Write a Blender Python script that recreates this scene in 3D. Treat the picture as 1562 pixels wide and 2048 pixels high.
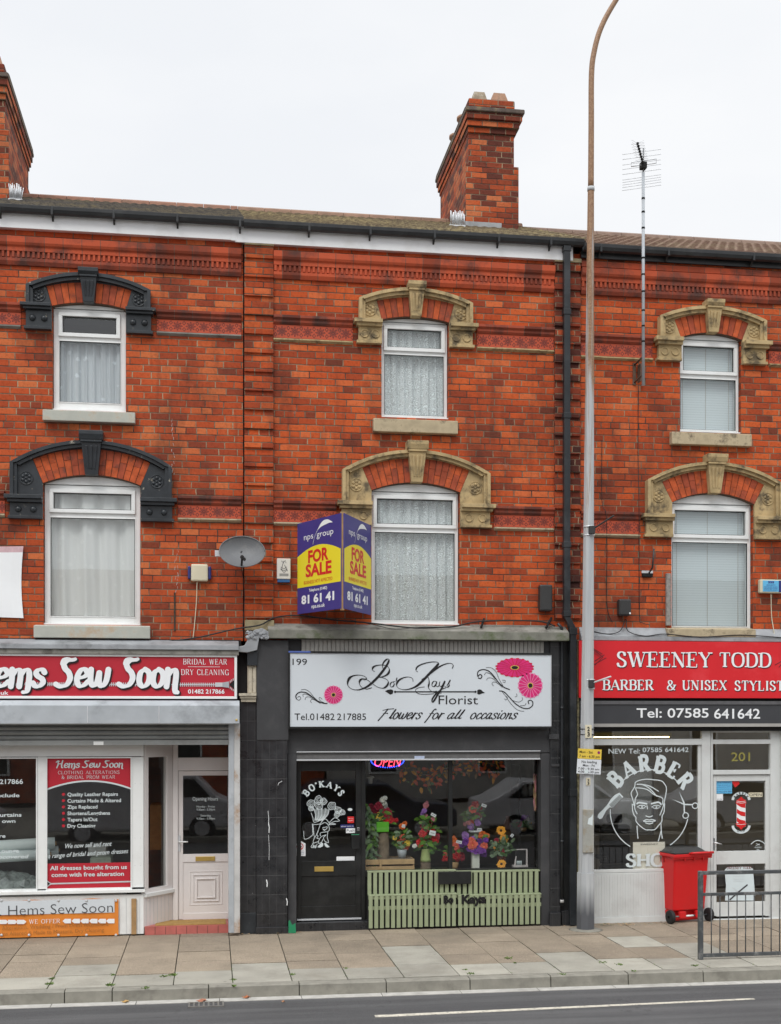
import bpy, math, random
from mathutils import Vector, Matrix
R = math.radians
rnd = random.Random(7)
for o in list(bpy.data.objects): bpy.data.objects.remove(o)
scene = bpy.context.scene
COL = scene.collection
# ------------------------------------------------------------------ camera
F, CX, HY = 2450.0, 781.0, 1430.0          # focal length and horizon in photo pixels
TH = math.atan(0.147); CAMY, CAMZ = -17.0, 3.0
cd = bpy.data.cameras.new('camera'); cam = bpy.data.objects.new('camera', cd); COL.objects.link(cam)
cam.location = (0, CAMY, CAMZ); cam.rotation_euler = (R(90), 0, -TH)
cd.sensor_fit = 'VERTICAL'; cd.sensor_height = 24.0; cd.lens = 24.0*F/2048
cd.shift_y = (HY-1024)/2048; cd.clip_end = 2000; cd.clip_start = 0.1
scene.camera = cam
scene.render.resolution_x = 781; scene.render.resolution_y = 1024
# ------------------------------------------------------------------ sky, sun, exposure
SUN_EL, SUN_AZ = 48.0, -28.0               # soft sun behind the clouds, behind and left of the camera
w = bpy.data.worlds.new('World'); scene.world = w; w.use_nodes = True
nt = w.node_tree; nt.nodes.clear()
def wn(t): return nt.nodes.new(t)
out = wn('ShaderNodeOutputWorld'); bg = wn('ShaderNodeBackground'); sky = wn('ShaderNodeTexSky')
sky.sky_type = 'NISHITA'; sky.sun_disc = False; sky.sun_elevation = R(SUN_EL); sky.sun_rotation = R(180+SUN_AZ)
tc = wn('ShaderNodeTexCoord'); sx = wn('ShaderNodeSeparateXYZ'); nt.links.new(tc.outputs['Generated'], sx.inputs[0])
mp = wn('ShaderNodeMapping'); mp.inputs['Scale'].default_value = (1.2, 1.2, 3.0); nt.links.new(tc.outputs['Generated'], mp.inputs[0])
no = wn('ShaderNodeTexNoise'); no.inputs['Scale'].default_value = 2.4; no.inputs['Detail'].default_value = 5; no.inputs['Roughness'].default_value = .5
nt.links.new(mp.outputs[0], no.inputs['Vector'])
cr = wn('ShaderNodeValToRGB'); cr.color_ramp.elements[0].position = .36; cr.color_ramp.elements[0].color = (.85, .87, .90, 1)
cr.color_ramp.elements[1].position = .62; cr.color_ramp.elements[1].color = (.915, .925, .94, 1); nt.links.new(no.outputs[0], cr.inputs[0])
mr = wn('ShaderNodeMapRange'); mr.inputs['From Min'].default_value = .52; mr.inputs['From Max'].default_value = 1.0
mr.inputs['To Min'].default_value = 1.0; mr.inputs['To Max'].default_value = 3.3; nt.links.new(sx.outputs[2], mr.inputs['Value'])
vm = wn('ShaderNodeVectorMath'); vm.operation = 'SCALE'; nt.links.new(cr.outputs[0], vm.inputs[0]); nt.links.new(mr.outputs[0], vm.inputs['Scale'])
vs = wn('ShaderNodeVectorMath'); vs.operation = 'SCALE'; vs.inputs['Scale'].default_value = .08; nt.links.new(sky.outputs[0], vs.inputs[0])
mx = wn('ShaderNodeMix'); mx.data_type = 'RGBA'; mx.inputs['Factor'].default_value = .93
nt.links.new(vs.outputs[0], mx.inputs['A']); nt.links.new(vm.outputs[0], mx.inputs['B'])
nt.links.new(mx.outputs['Result'], bg.inputs['Color']); bg.inputs['Strength'].default_value = 1.0
nt.links.new(bg.outputs[0], out.inputs[0])
sd = bpy.data.lights.new('sun', 'SUN'); sd.energy = 1.15; sd.angle = R(25); sd.color = (1, .965, .92)
so = bpy.data.objects.new('sun', sd); COL.objects.link(so)
so.rotation_euler = (R(90-SUN_EL), 0, R(SUN_AZ))
scene.view_settings.view_transform = 'Standard'; scene.view_settings.look = 'None'
scene.view_settings.exposure = 0.14; scene.view_settings.gamma = 1.0
try:
    scene.cycles.max_bounces = 8; scene.cycles.transparent_max_bounces = 12
except Exception: pass
# ------------------------------------------------------------------ photo pixel -> real place
_s, _c = math.sin(TH), math.cos(TH)
def P(px, py, Y=0.0):
    dx = _s*F + _c*(px-CX); dy = _c*F - _s*(px-CX); t = (Y-CAMY)/dy
    return (t*dx, CAMZ + t*(HY-py))
def X(px, Y=0.0): return P(px, HY, Y)[0]
def Z(px, py, Y=0.0): return P(px, py, Y)[1]
def G(px, py, zz=0.0):
    t = (CAMZ-zz)/(py-HY)
    return (t*(_s*F + _c*(px-CX)), CAMY + t*(_c*F - _s*(px-CX)))
# ------------------------------------------------------------------ materials
class NT:
    def __init__(s, name):
        s.m = bpy.data.materials.new(name); s.m.use_nodes = True; s.t = s.m.node_tree
        s.b = s.t.nodes.get('Principled BSDF'); s.o = s.t.nodes.get('Material Output')
    def n(s, typ, **kw):
        x = s.t.nodes.new(typ)
        for k, v in kw.items(): setattr(x, k, v)
        return x
    def l(s, a, b): s.t.links.new(a, b)
    def inp(s, sock, v):
        if hasattr(v, 'links') or isinstance(v, bpy.types.NodeSocket): s.l(v, sock)
        elif isinstance(v, (tuple, list)) and len(v) == 3 and sock.type == 'RGBA': sock.default_value = (*v, 1)
        else: sock.default_value = v
    def math(s, op, a, b=0.0, c=None, clamp=False):
        x = s.n('ShaderNodeMath', operation=op); x.use_clamp = clamp
        s.inp(x.inputs[0], a); s.inp(x.inputs[1], b)
        if c is not None: s.inp(x.inputs[2], c)
        return x.outputs[0]
    def noise(s, vec, scale, detail=4, rough=.55, dim='3D'):
        x = s.n('ShaderNodeTexNoise'); x.inputs['Scale'].default_value = scale; x.inputs['Detail'].default_value = detail; x.inputs['Roughness'].default_value = rough
        if vec is not None: s.l(vec, x.inputs['Vector'])
        return x.outputs[0]
    def ramp(s, fac, stops, interp='LINEAR'):
        x = s.n('ShaderNodeValToRGB'); x.color_ramp.interpolation = interp; e = x.color_ramp.elements
        while len(e) < len(stops): e.new(.5)
        for i, (p, c) in enumerate(stops):
            e[i].position = p; e[i].color = (*c, 1) if not isinstance(c, float) else (c, c, c, 1)
        s.inp(x.inputs[0], fac); return x.outputs[0]
    def mix(s, fac, a, b, mode='MIX'):
        x = s.n('ShaderNodeMix', data_type='RGBA', blend_type=mode); x.clamp_factor = True
        s.inp(x.inputs['Factor'], fac); s.inp(x.inputs['A'], a); s.inp(x.inputs['B'], b); return x.outputs['Result']
    def bump(s, h, strength=.4, dist=.01):
        x = s.n('ShaderNodeBump'); x.inputs['Strength'].default_value = strength; x.inputs['Distance'].default_value = dist
        s.l(h, x.inputs['Height']); s.l(x.outputs[0], s.b.inputs['Normal'])
    def pos(s): return s.n('ShaderNodeNewGeometry').outputs['Position']
    def comb(s, x, y, z):
        c = s.n('ShaderNodeCombineXYZ')
        for i, v in enumerate((x, y, z)): s.inp(c.inputs[i], v)
        return c.outputs[0]
    def sep(s, v):
        c = s.n('ShaderNodeSeparateXYZ'); s.l(v, c.inputs[0]); return c.outputs
MC = {}
def M(name, col=None, rough=.6, var=.18, scale=6.0, bump=.15, metal=0.0, dirt=None, dirt_amt=.35, dirt_scale=2.2, spec=.4, fine=60.0, dth=(.52, .66)):
    """painted / stone / plastic surface: base colour, mottling, a patchy second colour, fine bump"""
    if name in MC: return MC[name]
    t = NT(name); p = t.pos(); b = t.b
    n1 = t.noise(p, scale, 5); lo = tuple(c*(1-var) for c in col); hi = tuple(min(1, c*(1+var)) for c in col)
    c = t.ramp(n1, [(.3, lo), (.7, hi)])
    if dirt:
        n2 = t.noise(p, dirt_scale, 8, .68)
        f = t.ramp(n2, [(dth[0], 0.0), (dth[1], 1.0)])
        c = t.mix(t.math('MULTIPLY', f, dirt_amt), c, dirt)
    t.l(c, b.inputs['Base Color']); b.inputs['Roughness'].default_value = rough; b.inputs['Metallic'].default_value = metal
    b.inputs['Specular IOR Level'].default_value = spec
    if bump: t.bump(t.noise(p, fine, 3), bump, .004)
    MC[name] = t.m; return t.m
def EM(name, col, s):
    if name in MC: return MC[name]
    t = NT(name); t.b.inputs['Base Color'].default_value = (*col, 1); t.b.inputs['Emission Color'].default_value = (*col, 1); t.b.inputs['Emission Strength'].default_value = s
    MC[name] = t.m; return t.m
def brick_mat(name, stops, cream=(.38, .28, .18), soot=.5, course=.0925, seed=0.0):
    t = NT(name); g = t.n('ShaderNodeNewGeometry'); x, y, z = t.sep(g.outputs['Position']); nx, ny, nz = t.sep(g.outputs['True Normal'])
    side = t.math('GREATER_THAN', t.math('ABSOLUTE', nx), .7)
    u = t.math('ADD', t.math('MULTIPLY', x, t.math('SUBTRACT', 1.0, side)), t.math('MULTIPLY', y, side))
    base = t.comb(u, seed, z)
    wob = t.noise(base, 5.0, 3); wob2 = t.noise(t.comb(z, seed+3, u), 6.0, 3)
    z2 = t.math('ADD', z, t.math('MULTIPLY', t.math('SUBTRACT', wob, .5), .018))
    u2 = t.math('ADD', u, t.math('MULTIPLY', t.math('SUBTRACT', wob2, .5), .03))
    v = t.math('DIVIDE', z2, course); row = t.math('FLOOR', v); fv = t.math('FRACT', v)
    wr = t.n('ShaderNodeTexWhiteNoise', noise_dimensions='1D'); t.l(row, wr.inputs['W'])
    hdr = t.math('GREATER_THAN', wr.outputs[0], .87)
    wid = t.math('SUBTRACT', .252, t.math('MULTIPLY', hdr, .11))
    par = t.math('MULTIPLY', t.math('MODULO', t.math('ABSOLUTE', row), 2.0), .5)
    uu = t.math('ADD', t.math('DIVIDE', u2, wid), t.math('ADD', par, t.math('MULTIPLY', wr.outputs[0], .35)))
    colm = t.math('FLOOR', uu); fu = t.math('FRACT', uu)
    wnz = t.n('ShaderNodeTexWhiteNoise', noise_dimensions='3D'); t.l(t.comb(colm, row, seed+1.0), wnz.inputs['Vector'])
    # clusters of darker bricks
    clus = t.noise(t.comb(u, seed, z), .9, 3)
    r = t.math('ADD', wnz.outputs[0], t.math('MULTIPLY', t.math('SUBTRACT', clus, .44), .65), clamp=True)
    bc = t.ramp(r, stops)
    grain = t.noise(g.outputs['Position'], 26.0, 5, .65)
    bc = t.mix(.55, bc, t.ramp(grain, [(.3, .45), (.5, .98), (.75, 1.12)]), 'MULTIPLY')
    ez = t.math('MINIMUM', fv, t.math('SUBTRACT', 1.0, fv))                     # 0 at bed joint
    ez = t.math('MULTIPLY', ez, course)
    eu = t.math('MULTIPLY', t.math('MINIMUM', fu, t.math('SUBTRACT', 1.0, fu)), wid)
    jw = t.math('ADD', .004, t.math('MULTIPLY', t.noise(base, 9.0, 3), .0055))
    mz = t.math('LESS_THAN', ez, jw); mu = t.math('LESS_THAN', eu, jw)
    mort = t.math('MAXIMUM', mz, mu)
    mn = t.noise(base, 2.3, 5, .6)
    mcol = t.mix(t.ramp(mn, [(.38, 0.0), (.62, 1.0)]), (.075, .045, .035), cream)
    bed = t.mix(.55, mcol, (.06, .032, .026))  # bed joints darker: shade and dirt both put into the mortar colour
    mcol = t.mix(mz, mcol, bed)
    c = t.mix(mort, bc, mcol)
    st = t.noise(t.comb(t.math('MULTIPLY', u, 1.0), seed+5, t.math('MULTIPLY', z, .55)), 1.3, 7, .66)
    c = t.mix(t.math('MULTIPLY', t.ramp(st, [(.5, 0.0), (.68, 1.0)]), soot), c, (.05, .028, .022))
    stk = t.noise(t.comb(t.math('MULTIPLY', u, 3.2), seed+9, t.math('MULTIPLY', z, .28)), 1.6, 6, .6)      # rain streaks running down the wall
    c = t.mix(t.math('MULTIPLY', t.ramp(stk, [(.55, 0.0), (.72, 1.0)]), soot*.75), c, (.07, .032, .024))
    pale = t.noise(t.comb(u, seed+14, z), 2.7, 6, .7); c = t.mix(t.ramp(pale, [(.66, 0.0), (.74, .35)]), c, (.46, .34, .27))
    t.l(c, t.b.inputs['Base Color']); t.b.inputs['Roughness'].default_value = .88; t.b.inputs['Specular IOR Level'].default_value = .2
    h = t.math('ADD', t.math('MULTIPLY', t.math('MINIMUM', t.math('MINIMUM', ez, eu), .012), 60.0), t.math('MULTIPLY', grain, .35))
    t.bump(h, .55, .012); MC[name] = t.m; return t.m
RED = [(0.0, (.17, .042, .023)), (.12, (.29, .052, .021)), (.3, (.39, .066, .021)), (.6, (.48, .080, .022)), (.88, (.54, .106, .029)), (1.0, (.58, .135, .045))]
m_brick = brick_mat('red brick', RED, seed=0.0, soot=.56)
m_brick_l = brick_mat('worn red brick', [(0.0, (.17, .044, .025)), (.14, (.30, .056, .024)), (.36, (.395, .068, .022)), (.75, (.475, .084, .026)), (1.0, (.55, .145, .05))], seed=11.0, soot=.6)
m_brick_r = brick_mat('dark red brick', RED, seed=23.0, soot=.6, cream=(.34, .25, .16))
m_brick_c = brick_mat('chimney brick', [(0.0, (.08, .03, .024)), (.3, (.16, .04, .024)), (.6, (.32, .062, .024)), (.85, (.48, .095, .03)), (1.0, (.5, .15, .06))], seed=31.0, soot=.35, course=.088)
def plain_brick(name, col, soot=.55):
    t = NT(name); p = t.pos(); x, y, z = t.sep(p)
    wnz = t.n('ShaderNodeTexWhiteNoise', noise_dimensions='1D'); uu = t.math('DIVIDE', x, .245); t.l(t.math('FLOOR', uu), wnz.inputs['W'])
    fr = t.math('FRACT', uu); j = t.math('LESS_THAN', fr, .035)
    c = t.ramp(wnz.outputs[0], [(0, tuple(.42*q for q in col)), (.4, col), (1, tuple(min(1, 1.15*q) for q in col))])
    c = t.mix(j, c, (.12, .07, .05))
    n = t.noise(p, 3.0, 7, .65); c = t.mix(t.math('MULTIPLY', t.ramp(n, [(.46, 0.0), (.64, 1.0)]), soot), c, (.05, .03, .025))
    t.l(c, t.b.inputs['Base Color']); t.b.inputs['Roughness'].default_value = .85; t.bump(t.noise(p, 40, 4), .3, .006); MC[name] = t.m; return t.m
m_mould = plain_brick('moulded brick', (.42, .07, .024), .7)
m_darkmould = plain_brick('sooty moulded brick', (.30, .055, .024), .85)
m_vous = M('arch brick', (.45, .085, .025), .85, .3, 9, .3, dirt=(.14, .05, .035), dirt_amt=.7, dirt_scale=7)
m_vous2 = M('arch brick dull', (.33, .065, .028), .85, .3, 9, .3, dirt=(.10, .045, .035), dirt_amt=.7, dirt_scale=6)
def tile_mat():
    t = NT('terracotta flower tile'); x, y, z = t.sep(t.pos()); s = .178
    a = t.n('ShaderNodeAttribute', attribute_name='tz'); zz = t.math('SUBTRACT', a.outputs['Fac'], .5)
    u = t.math('SUBTRACT', t.math('FRACT', t.math('DIVIDE', x, s)), .5)
    rr = t.math('SQRT', t.math('ADD', t.math('MULTIPLY', u, u), t.math('MULTIPLY', zz, zz)))
    an = t.math('ARCTAN2', zz, u)
    pet = t.math('ADD', .27, t.math('MULTIPLY', t.math('COSINE', t.math('MULTIPLY', an, 8.0)), .09))
    d1 = t.math('ABSOLUTE', t.math('SUBTRACT', rr, pet)); l1 = t.math('LESS_THAN', d1, .035)
    d2 = t.math('ABSOLUTE', t.math('SUBTRACT', rr, .1)); l2 = t.math('LESS_THAN', d2, .03)
    # interlaced lozenges between the flowers
    q = t.math('ADD', t.math('ABSOLUTE', t.math('SUBTRACT', t.math('ABSOLUTE', u), .5)), t.math('MULTIPLY', t.math('ABSOLUTE', t.math('SUBTRACT', t.math('ABSOLUTE', zz), .26)), .8))
    l3 = t.math('LESS_THAN', t.math('ABSOLUTE', t.math('SUBTRACT', q, .12)), .03)
    inside = t.math('LESS_THAN', rr, pet)
    line = t.math('MAXIMUM', t.math('MAXIMUM', l1, l2), t.math('MULTIPLY', l3, t.math('SUBTRACT', 1.0, inside)))
    c = t.mix(inside, (.46, .07, .026), (.28, .04, .02)); c = t.mix(line, c, (.12, .022, .014))
    n = t.noise(t.pos(), 3.5, 6); c = t.mix(t.math('MULTIPLY', t.ramp(n, [(.5, 0.0), (.7, 1.0)]), .5), c, (.08, .03, .025))
    t.l(c, t.b.inputs['Base Color']); t.b.inputs['Roughness'].default_value = .7; t.bump(t.math('SUBTRACT', 1.0, line), .6, .01); MC['tile'] = t.m; return t.m
m_tile = tile_mat()
m_sand = M('buff sandstone', (.44, .33, .17), .85, .22, 5, .3, dirt=(.085, .068, .045), dirt_amt=.9, dirt_scale=4.6, dth=(.49, .64))
m_sandsill = M('worn stone sill', (.46, .38, .25), .85, .2, 6, .3, dirt=(.10, .08, .055), dirt_amt=.85, dirt_scale=6, dth=(.5, .64))
m_sill_paint = M('flaking painted sill', (.42, .43, .38), .75, .12, 5, .3, dirt=(.42, .27, .15), dirt_amt=.6, dirt_scale=5)
m_black = M('black gloss masonry paint', (.026, .031, .036), .34, .3, 6, .3, dirt=(.38, .35, .28), dirt_amt=.8, dirt_scale=9, dth=(.635, .665))
m_upvc = M('white upvc', (.78, .80, .79), .3, .03, 3, .02, dirt=(.62, .62, .60), dirt_amt=.4)
m_upvc_pink = M('pinkish white upvc', (.74, .705, .69), .32, .04, 3, .02)
m_fascia = M('white fascia board', (.78, .79, .80), .4, .03, 2, .03, dirt=(.55, .54, .5), dirt_amt=.3)
m_gutter = M('black plastic gutter', (.024, .026, .028), .4, .2, 4, .05, dirt=(.08, .08, .08), dirt_amt=.3)
m_pipe = M('black plastic pipe', (.022, .025, .028), .35, .2, 4, .03, dirt=(.07, .075, .08), dirt_amt=.4)
m_lead = M('lead flashing', (.30, .315, .33), .55, .2, 4, .2, dirt=(.10, .10, .10), dirt_amt=.6)
m_ledge = M('weathered stone ledge', (.23, .225, .20), .85, .25, 5, .35, dirt=(.055, .05, .04), dirt_amt=.7, dirt_scale=4)
m_mossy = M('mossy ledge front', (.20, .20, .17), .9, .25, 5, .35, dirt=(.07, .10, .03), dirt_amt=.8, dirt_scale=3)
m_char = M('charcoal painted render', (.046, .047, .05), .6, .15, 3, .2, dirt=(.075, .075, .075), dirt_amt=.4, dirt_scale=3)
m_blackwood = M('black painted wood', (.014, .015, .015), .35, .25, 5, .08, dirt=(.04, .04, .04), dirt_amt=.4)
m_vent = M('grey ribbed vent', (.42, .41, .38), .6, .08, 5, .1, dirt=(.2, .2, .18), dirt_amt=.3)
m_signgrey = M('pale grey sign face', (.60, .645, .68), .45, .015, 2, .0)
m_ink = M('black vinyl', (.008, .008, .009), .5, .0, 2, 0)
m_white = M('white vinyl', (.80, .82, .83), .5, .02, 2, 0)
m_cutglass = M('pale etched vinyl', (.62, .69, .70), .6, .03, 3, 0)
m_redsign = M('crimson sign face', (.46, .022, .038), .4, .04, 1.5, 0)
m_redsign2 = M('scarlet sign face', (.64, .018, .026), .32, .05, 1.2, 0, dirt=(.72, .06, .07), dirt_amt=.5, dirt_scale=1.2)
m_darksign = M('dark grey sign face', (.045, .047, .052), .5, .08, 3, .02)
m_alu = M('aluminium trim', (.62, .64, .66), .4, .06, 4, .02, metal=.3)
m_galv = M('galvanised canopy', (.40, .43, .455), .5, .12, 3, .06, dirt=(.22, .235, .25), dirt_amt=.7, dirt_scale=1.6)
m_shut = M('grey shutter slats', (.25, .26, .255), .5, .1, 3, .05, dirt=(.14, .14, .135), dirt_amt=.5)
m_rail = M('rusty painted rail', (.50, .50, .49), .55, .12, 5, .1, dirt=(.33, .17, .06), dirt_amt=.75, dirt_scale=3.5)
m_gold = M('brass letter plate', (.60, .42, .12), .35, .08, 8, 0, metal=.6)
m_chrome = M('chrome', (.7, .7, .7), .2, .02, 4, 0, metal=1)
m_inter = M('dim shop interior', (.20, .18, .15), .9, .3, 1.5, .1)
m_interg = M('dim grey interior', (.16, .155, .15), .9, .3, 1.5, .1)
m_floor = M('shop floor boards', (.12, .085, .06), .6, .3, 3, .1)
m_dark = M('dark void', (.012, .012, .012), .9, .1, 2, 0)
m_orange = M('orange banner', (.72, .24, .035), .5, .06, 3, .02, dirt=(.60, .19, .03), dirt_amt=.4)
m_wood = M('bare wood', (.36, .22, .10), .7, .2, 9, .2)
m_crate = M('crate wood', (.52, .34, .17), .7, .15, 12, .2)
m_bark = M('log bark', (.22, .165, .115), .9, .35, 18, .8, dirt=(.09, .07, .05), dirt_amt=.6, dirt_scale=9)
m_sage = M('sage green paint', (.29, .335, .205), .55, .08, 6, .12, dirt=(.22, .25, .15), dirt_amt=.35, dirt_scale=5)
m_binred = M('red bin plastic', (.60, .012, .014), .33, .05, 2, .02, dirt=(.5, .03, .03), dirt_amt=.4)
m_bindark = M('dark grey lid plastic', (.035, .035, .035), .45, .1, 4, .05)
m_tyre = M('black rubber', (.016, .016, .017), .7, .1, 6, .1)
m_steel = M('weathered steel rail', (.07, .076, .08), .5, .2, 7, .2, dirt=(.26, .26, .25), dirt_amt=.6, dirt_scale=9)
m_yellow = M('yellow sign', (.72, .52, .07), .4, .03, 3, 0)
m_blue = M('dark blue sign print', (.05, .042, .22), .4, .05, 3, 0)
m_fsyel = M('bright yellow sign print', (.80, .68, .03), .4, .02, 3, 0)
m_fsred = M('red sign print', (.62, .02, .02), .4, .02, 3, 0)
m_cream = M('cream plastic', (.62, .57, .42), .45, .05, 4, .02)
m_navy = M('navy lens', (.03, .035, .16), .25, .05, 4, 0)
m_skyblue = M('sky blue label', (.12, .45, .72), .4, .03, 4, 0)
m_dish = M('satellite dish grey', (.13, .135, .14), .5, .12, 4, .05, dirt=(.22, .21, .2), dirt_amt=.4, dirt_scale=5)
m_plaster = M('cream plaster', (.50, .45, .35), .8, .15, 8, .2, dirt=(.12, .11, .09), dirt_amt=.6, dirt_scale=8)
m_pinktile = M('pink step tile', (.46, .13, .11), .5, .15, 6, .1, dirt=(.3, .16, .1), dirt_amt=.5)
m_mat = M('ochre mat', (.36, .22, .07), .9, .2, 20, .4)
m_green = M('bright green', (.12, .46, .03), .4, .06, 3, 0)
m_teal = M('green paint drip', (.02, .22, .10), .4, .1, 6, 0)
m_cable = M('black cable', (.014, .014, .015), .5, .1, 6, 0)
def blacktile():
    t = NT('black glazed tile'); x, y, z = t.sep(t.pos())
    fz = t.math('FRACT', t.math('DIVIDE', z, .265)); fx = t.math('FRACT', t.math('DIVIDE', x, .1))
    j = t.math('MAXIMUM', t.math('LESS_THAN', fz, .022), t.math('LESS_THAN', fx, .03))
    n = t.noise(t.pos(), 5, 6, .65); sp = t.noise(t.pos(), 26, 4, .7)
    c = t.ramp(n, [(.3, (.013, .014, .016)), (.7, (.034, .035, .038))])
    c = t.mix(t.math('MULTIPLY', j, .5), c, (.11, .11, .11)); c = t.mix(t.math('GREATER_THAN', sp, .735), c, (.34, .34, .34))
    t.l(c, t.b.inputs['Base Color']); t.l(t.ramp(n, [(.3, .22), (.7, .45)]), t.b.inputs['Roughness']); t.bump(t.math('SUBTRACT', 1.0, j), .4, .004); return t.m
m_btile = blacktile()
def glass(name, amt, tint=(1, 1, 1), rough=0.0):
    t = NT(name); t.t.nodes.remove(t.b)
    lw = t.n('ShaderNodeLayerWeight'); lw.inputs[0].default_value = .5
    fr = t.math('ADD', .042, t.math('MULTIPLY', .95, t.math('POWER', lw.outputs['Facing'], 5.0)))      # same from both sides
    tr = t.n('ShaderNodeBsdfTransparent'); tr.inputs[0].default_value = (*tint, 1); gl = t.n('ShaderNodeBsdfGlossy'); gl.inputs['Roughness'].default_value = rough
    wv = t.n('ShaderNodeBump'); wv.inputs['Strength'].default_value = .022; wv.inputs['Distance'].default_value = .02
    t.l(t.noise(t.pos(), 1.6, 2), wv.inputs['Height']); t.l(wv.outputs[0], gl.inputs['Normal'])
    mx = t.n('ShaderNodeMixShader'); t.l(t.math('MULTIPLY', fr, amt, clamp=True), mx.inputs[0]); t.l(tr.outputs[0], mx.inputs[1]); t.l(gl.outputs[0], mx.inputs[2])
    t.l(mx.outputs[0], t.o.inputs[0]); return t.m
m_glass = glass('window glass', 2.8, (.93, .95, .95))
m_glass_bar = glass('barber window glass', 3.6, (.9, .92, .9))
m_glass_shop = glass('shop window glass', 1.9, (.88, .91, .9))
def lace_mat(name, fold, dens, col=(.86, .92, .92), kind='lace'):
    t = NT(name); x, y, z = t.sep(t.pos()); p = t.comb(x, 0.0, z)
    dif = t.b; dif.inputs['Base Color'].default_value = (*col, 1); dif.inputs['Roughness'].default_value = .9
    v = t.n('ShaderNodeTexVoronoi', feature='F1'); v.inputs['Scale'].default_value = 15.0 if kind == 'lace' else 6.0
    nz = t.noise(p, 6.0, 3); dp = t.n('ShaderNodeVectorMath', operation='ADD'); t.l(p, dp.inputs[0])
    sc = t.n('ShaderNodeVectorMath', operation='SCALE'); sc.inputs['Scale'].default_value = .1; t.l(t.comb(nz, 0.0, nz), sc.inputs[0]); t.l(sc.outputs[0], dp.inputs[1])
    t.l(dp.outputs[0], v.inputs['Vector'])
    n2 = t.noise(p, 45.0, 3, .6)
    if kind == 'lace':
        a = t.math('ADD', t.math('MULTIPLY', t.math('SINE', t.math('MULTIPLY', v.outputs['Distance'], 34.0)), .55), t.math('MULTIPLY', t.math('SUBTRACT', n2, .5), 2.2))
        al = t.ramp(a, [(.0, dens), (.35, .96)])
    else:
        al = t.ramp(t.math('ADD', v.outputs['Distance'], t.math('MULTIPLY', n2, .25)), [(.26, .96), (.36, dens)])
    t.l(al, dif.inputs['Alpha']); return t.m
m_lace = lace_mat('white lace', 8, .55)
m_voile = lace_mat('pale voile', 5, .90, (.80, .81, .79), 'motif')
m_spot = lace_mat('spotted net', 5, .72, (.76, .81, .84), 'motif')
def blind_mat():
    t = NT('pale venetian blind'); x, y, z = t.sep(t.pos()); f = t.math('FRACT', t.math('DIVIDE', z, .036))
    c = t.ramp(f, [(.0, (.36, .43, .45)), (.18, (.60, .68, .70)), (1.0, (.64, .72, .74))]); t.l(c, t.b.inputs['Base Color']); t.b.inputs['Roughness'].default_value = .6
    t.bump(f, .3, .01); return t.m
m_blind = blind_mat()
def col(name, c, rough=.6): return M(name, c, rough, .15, 14, .05)
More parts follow.
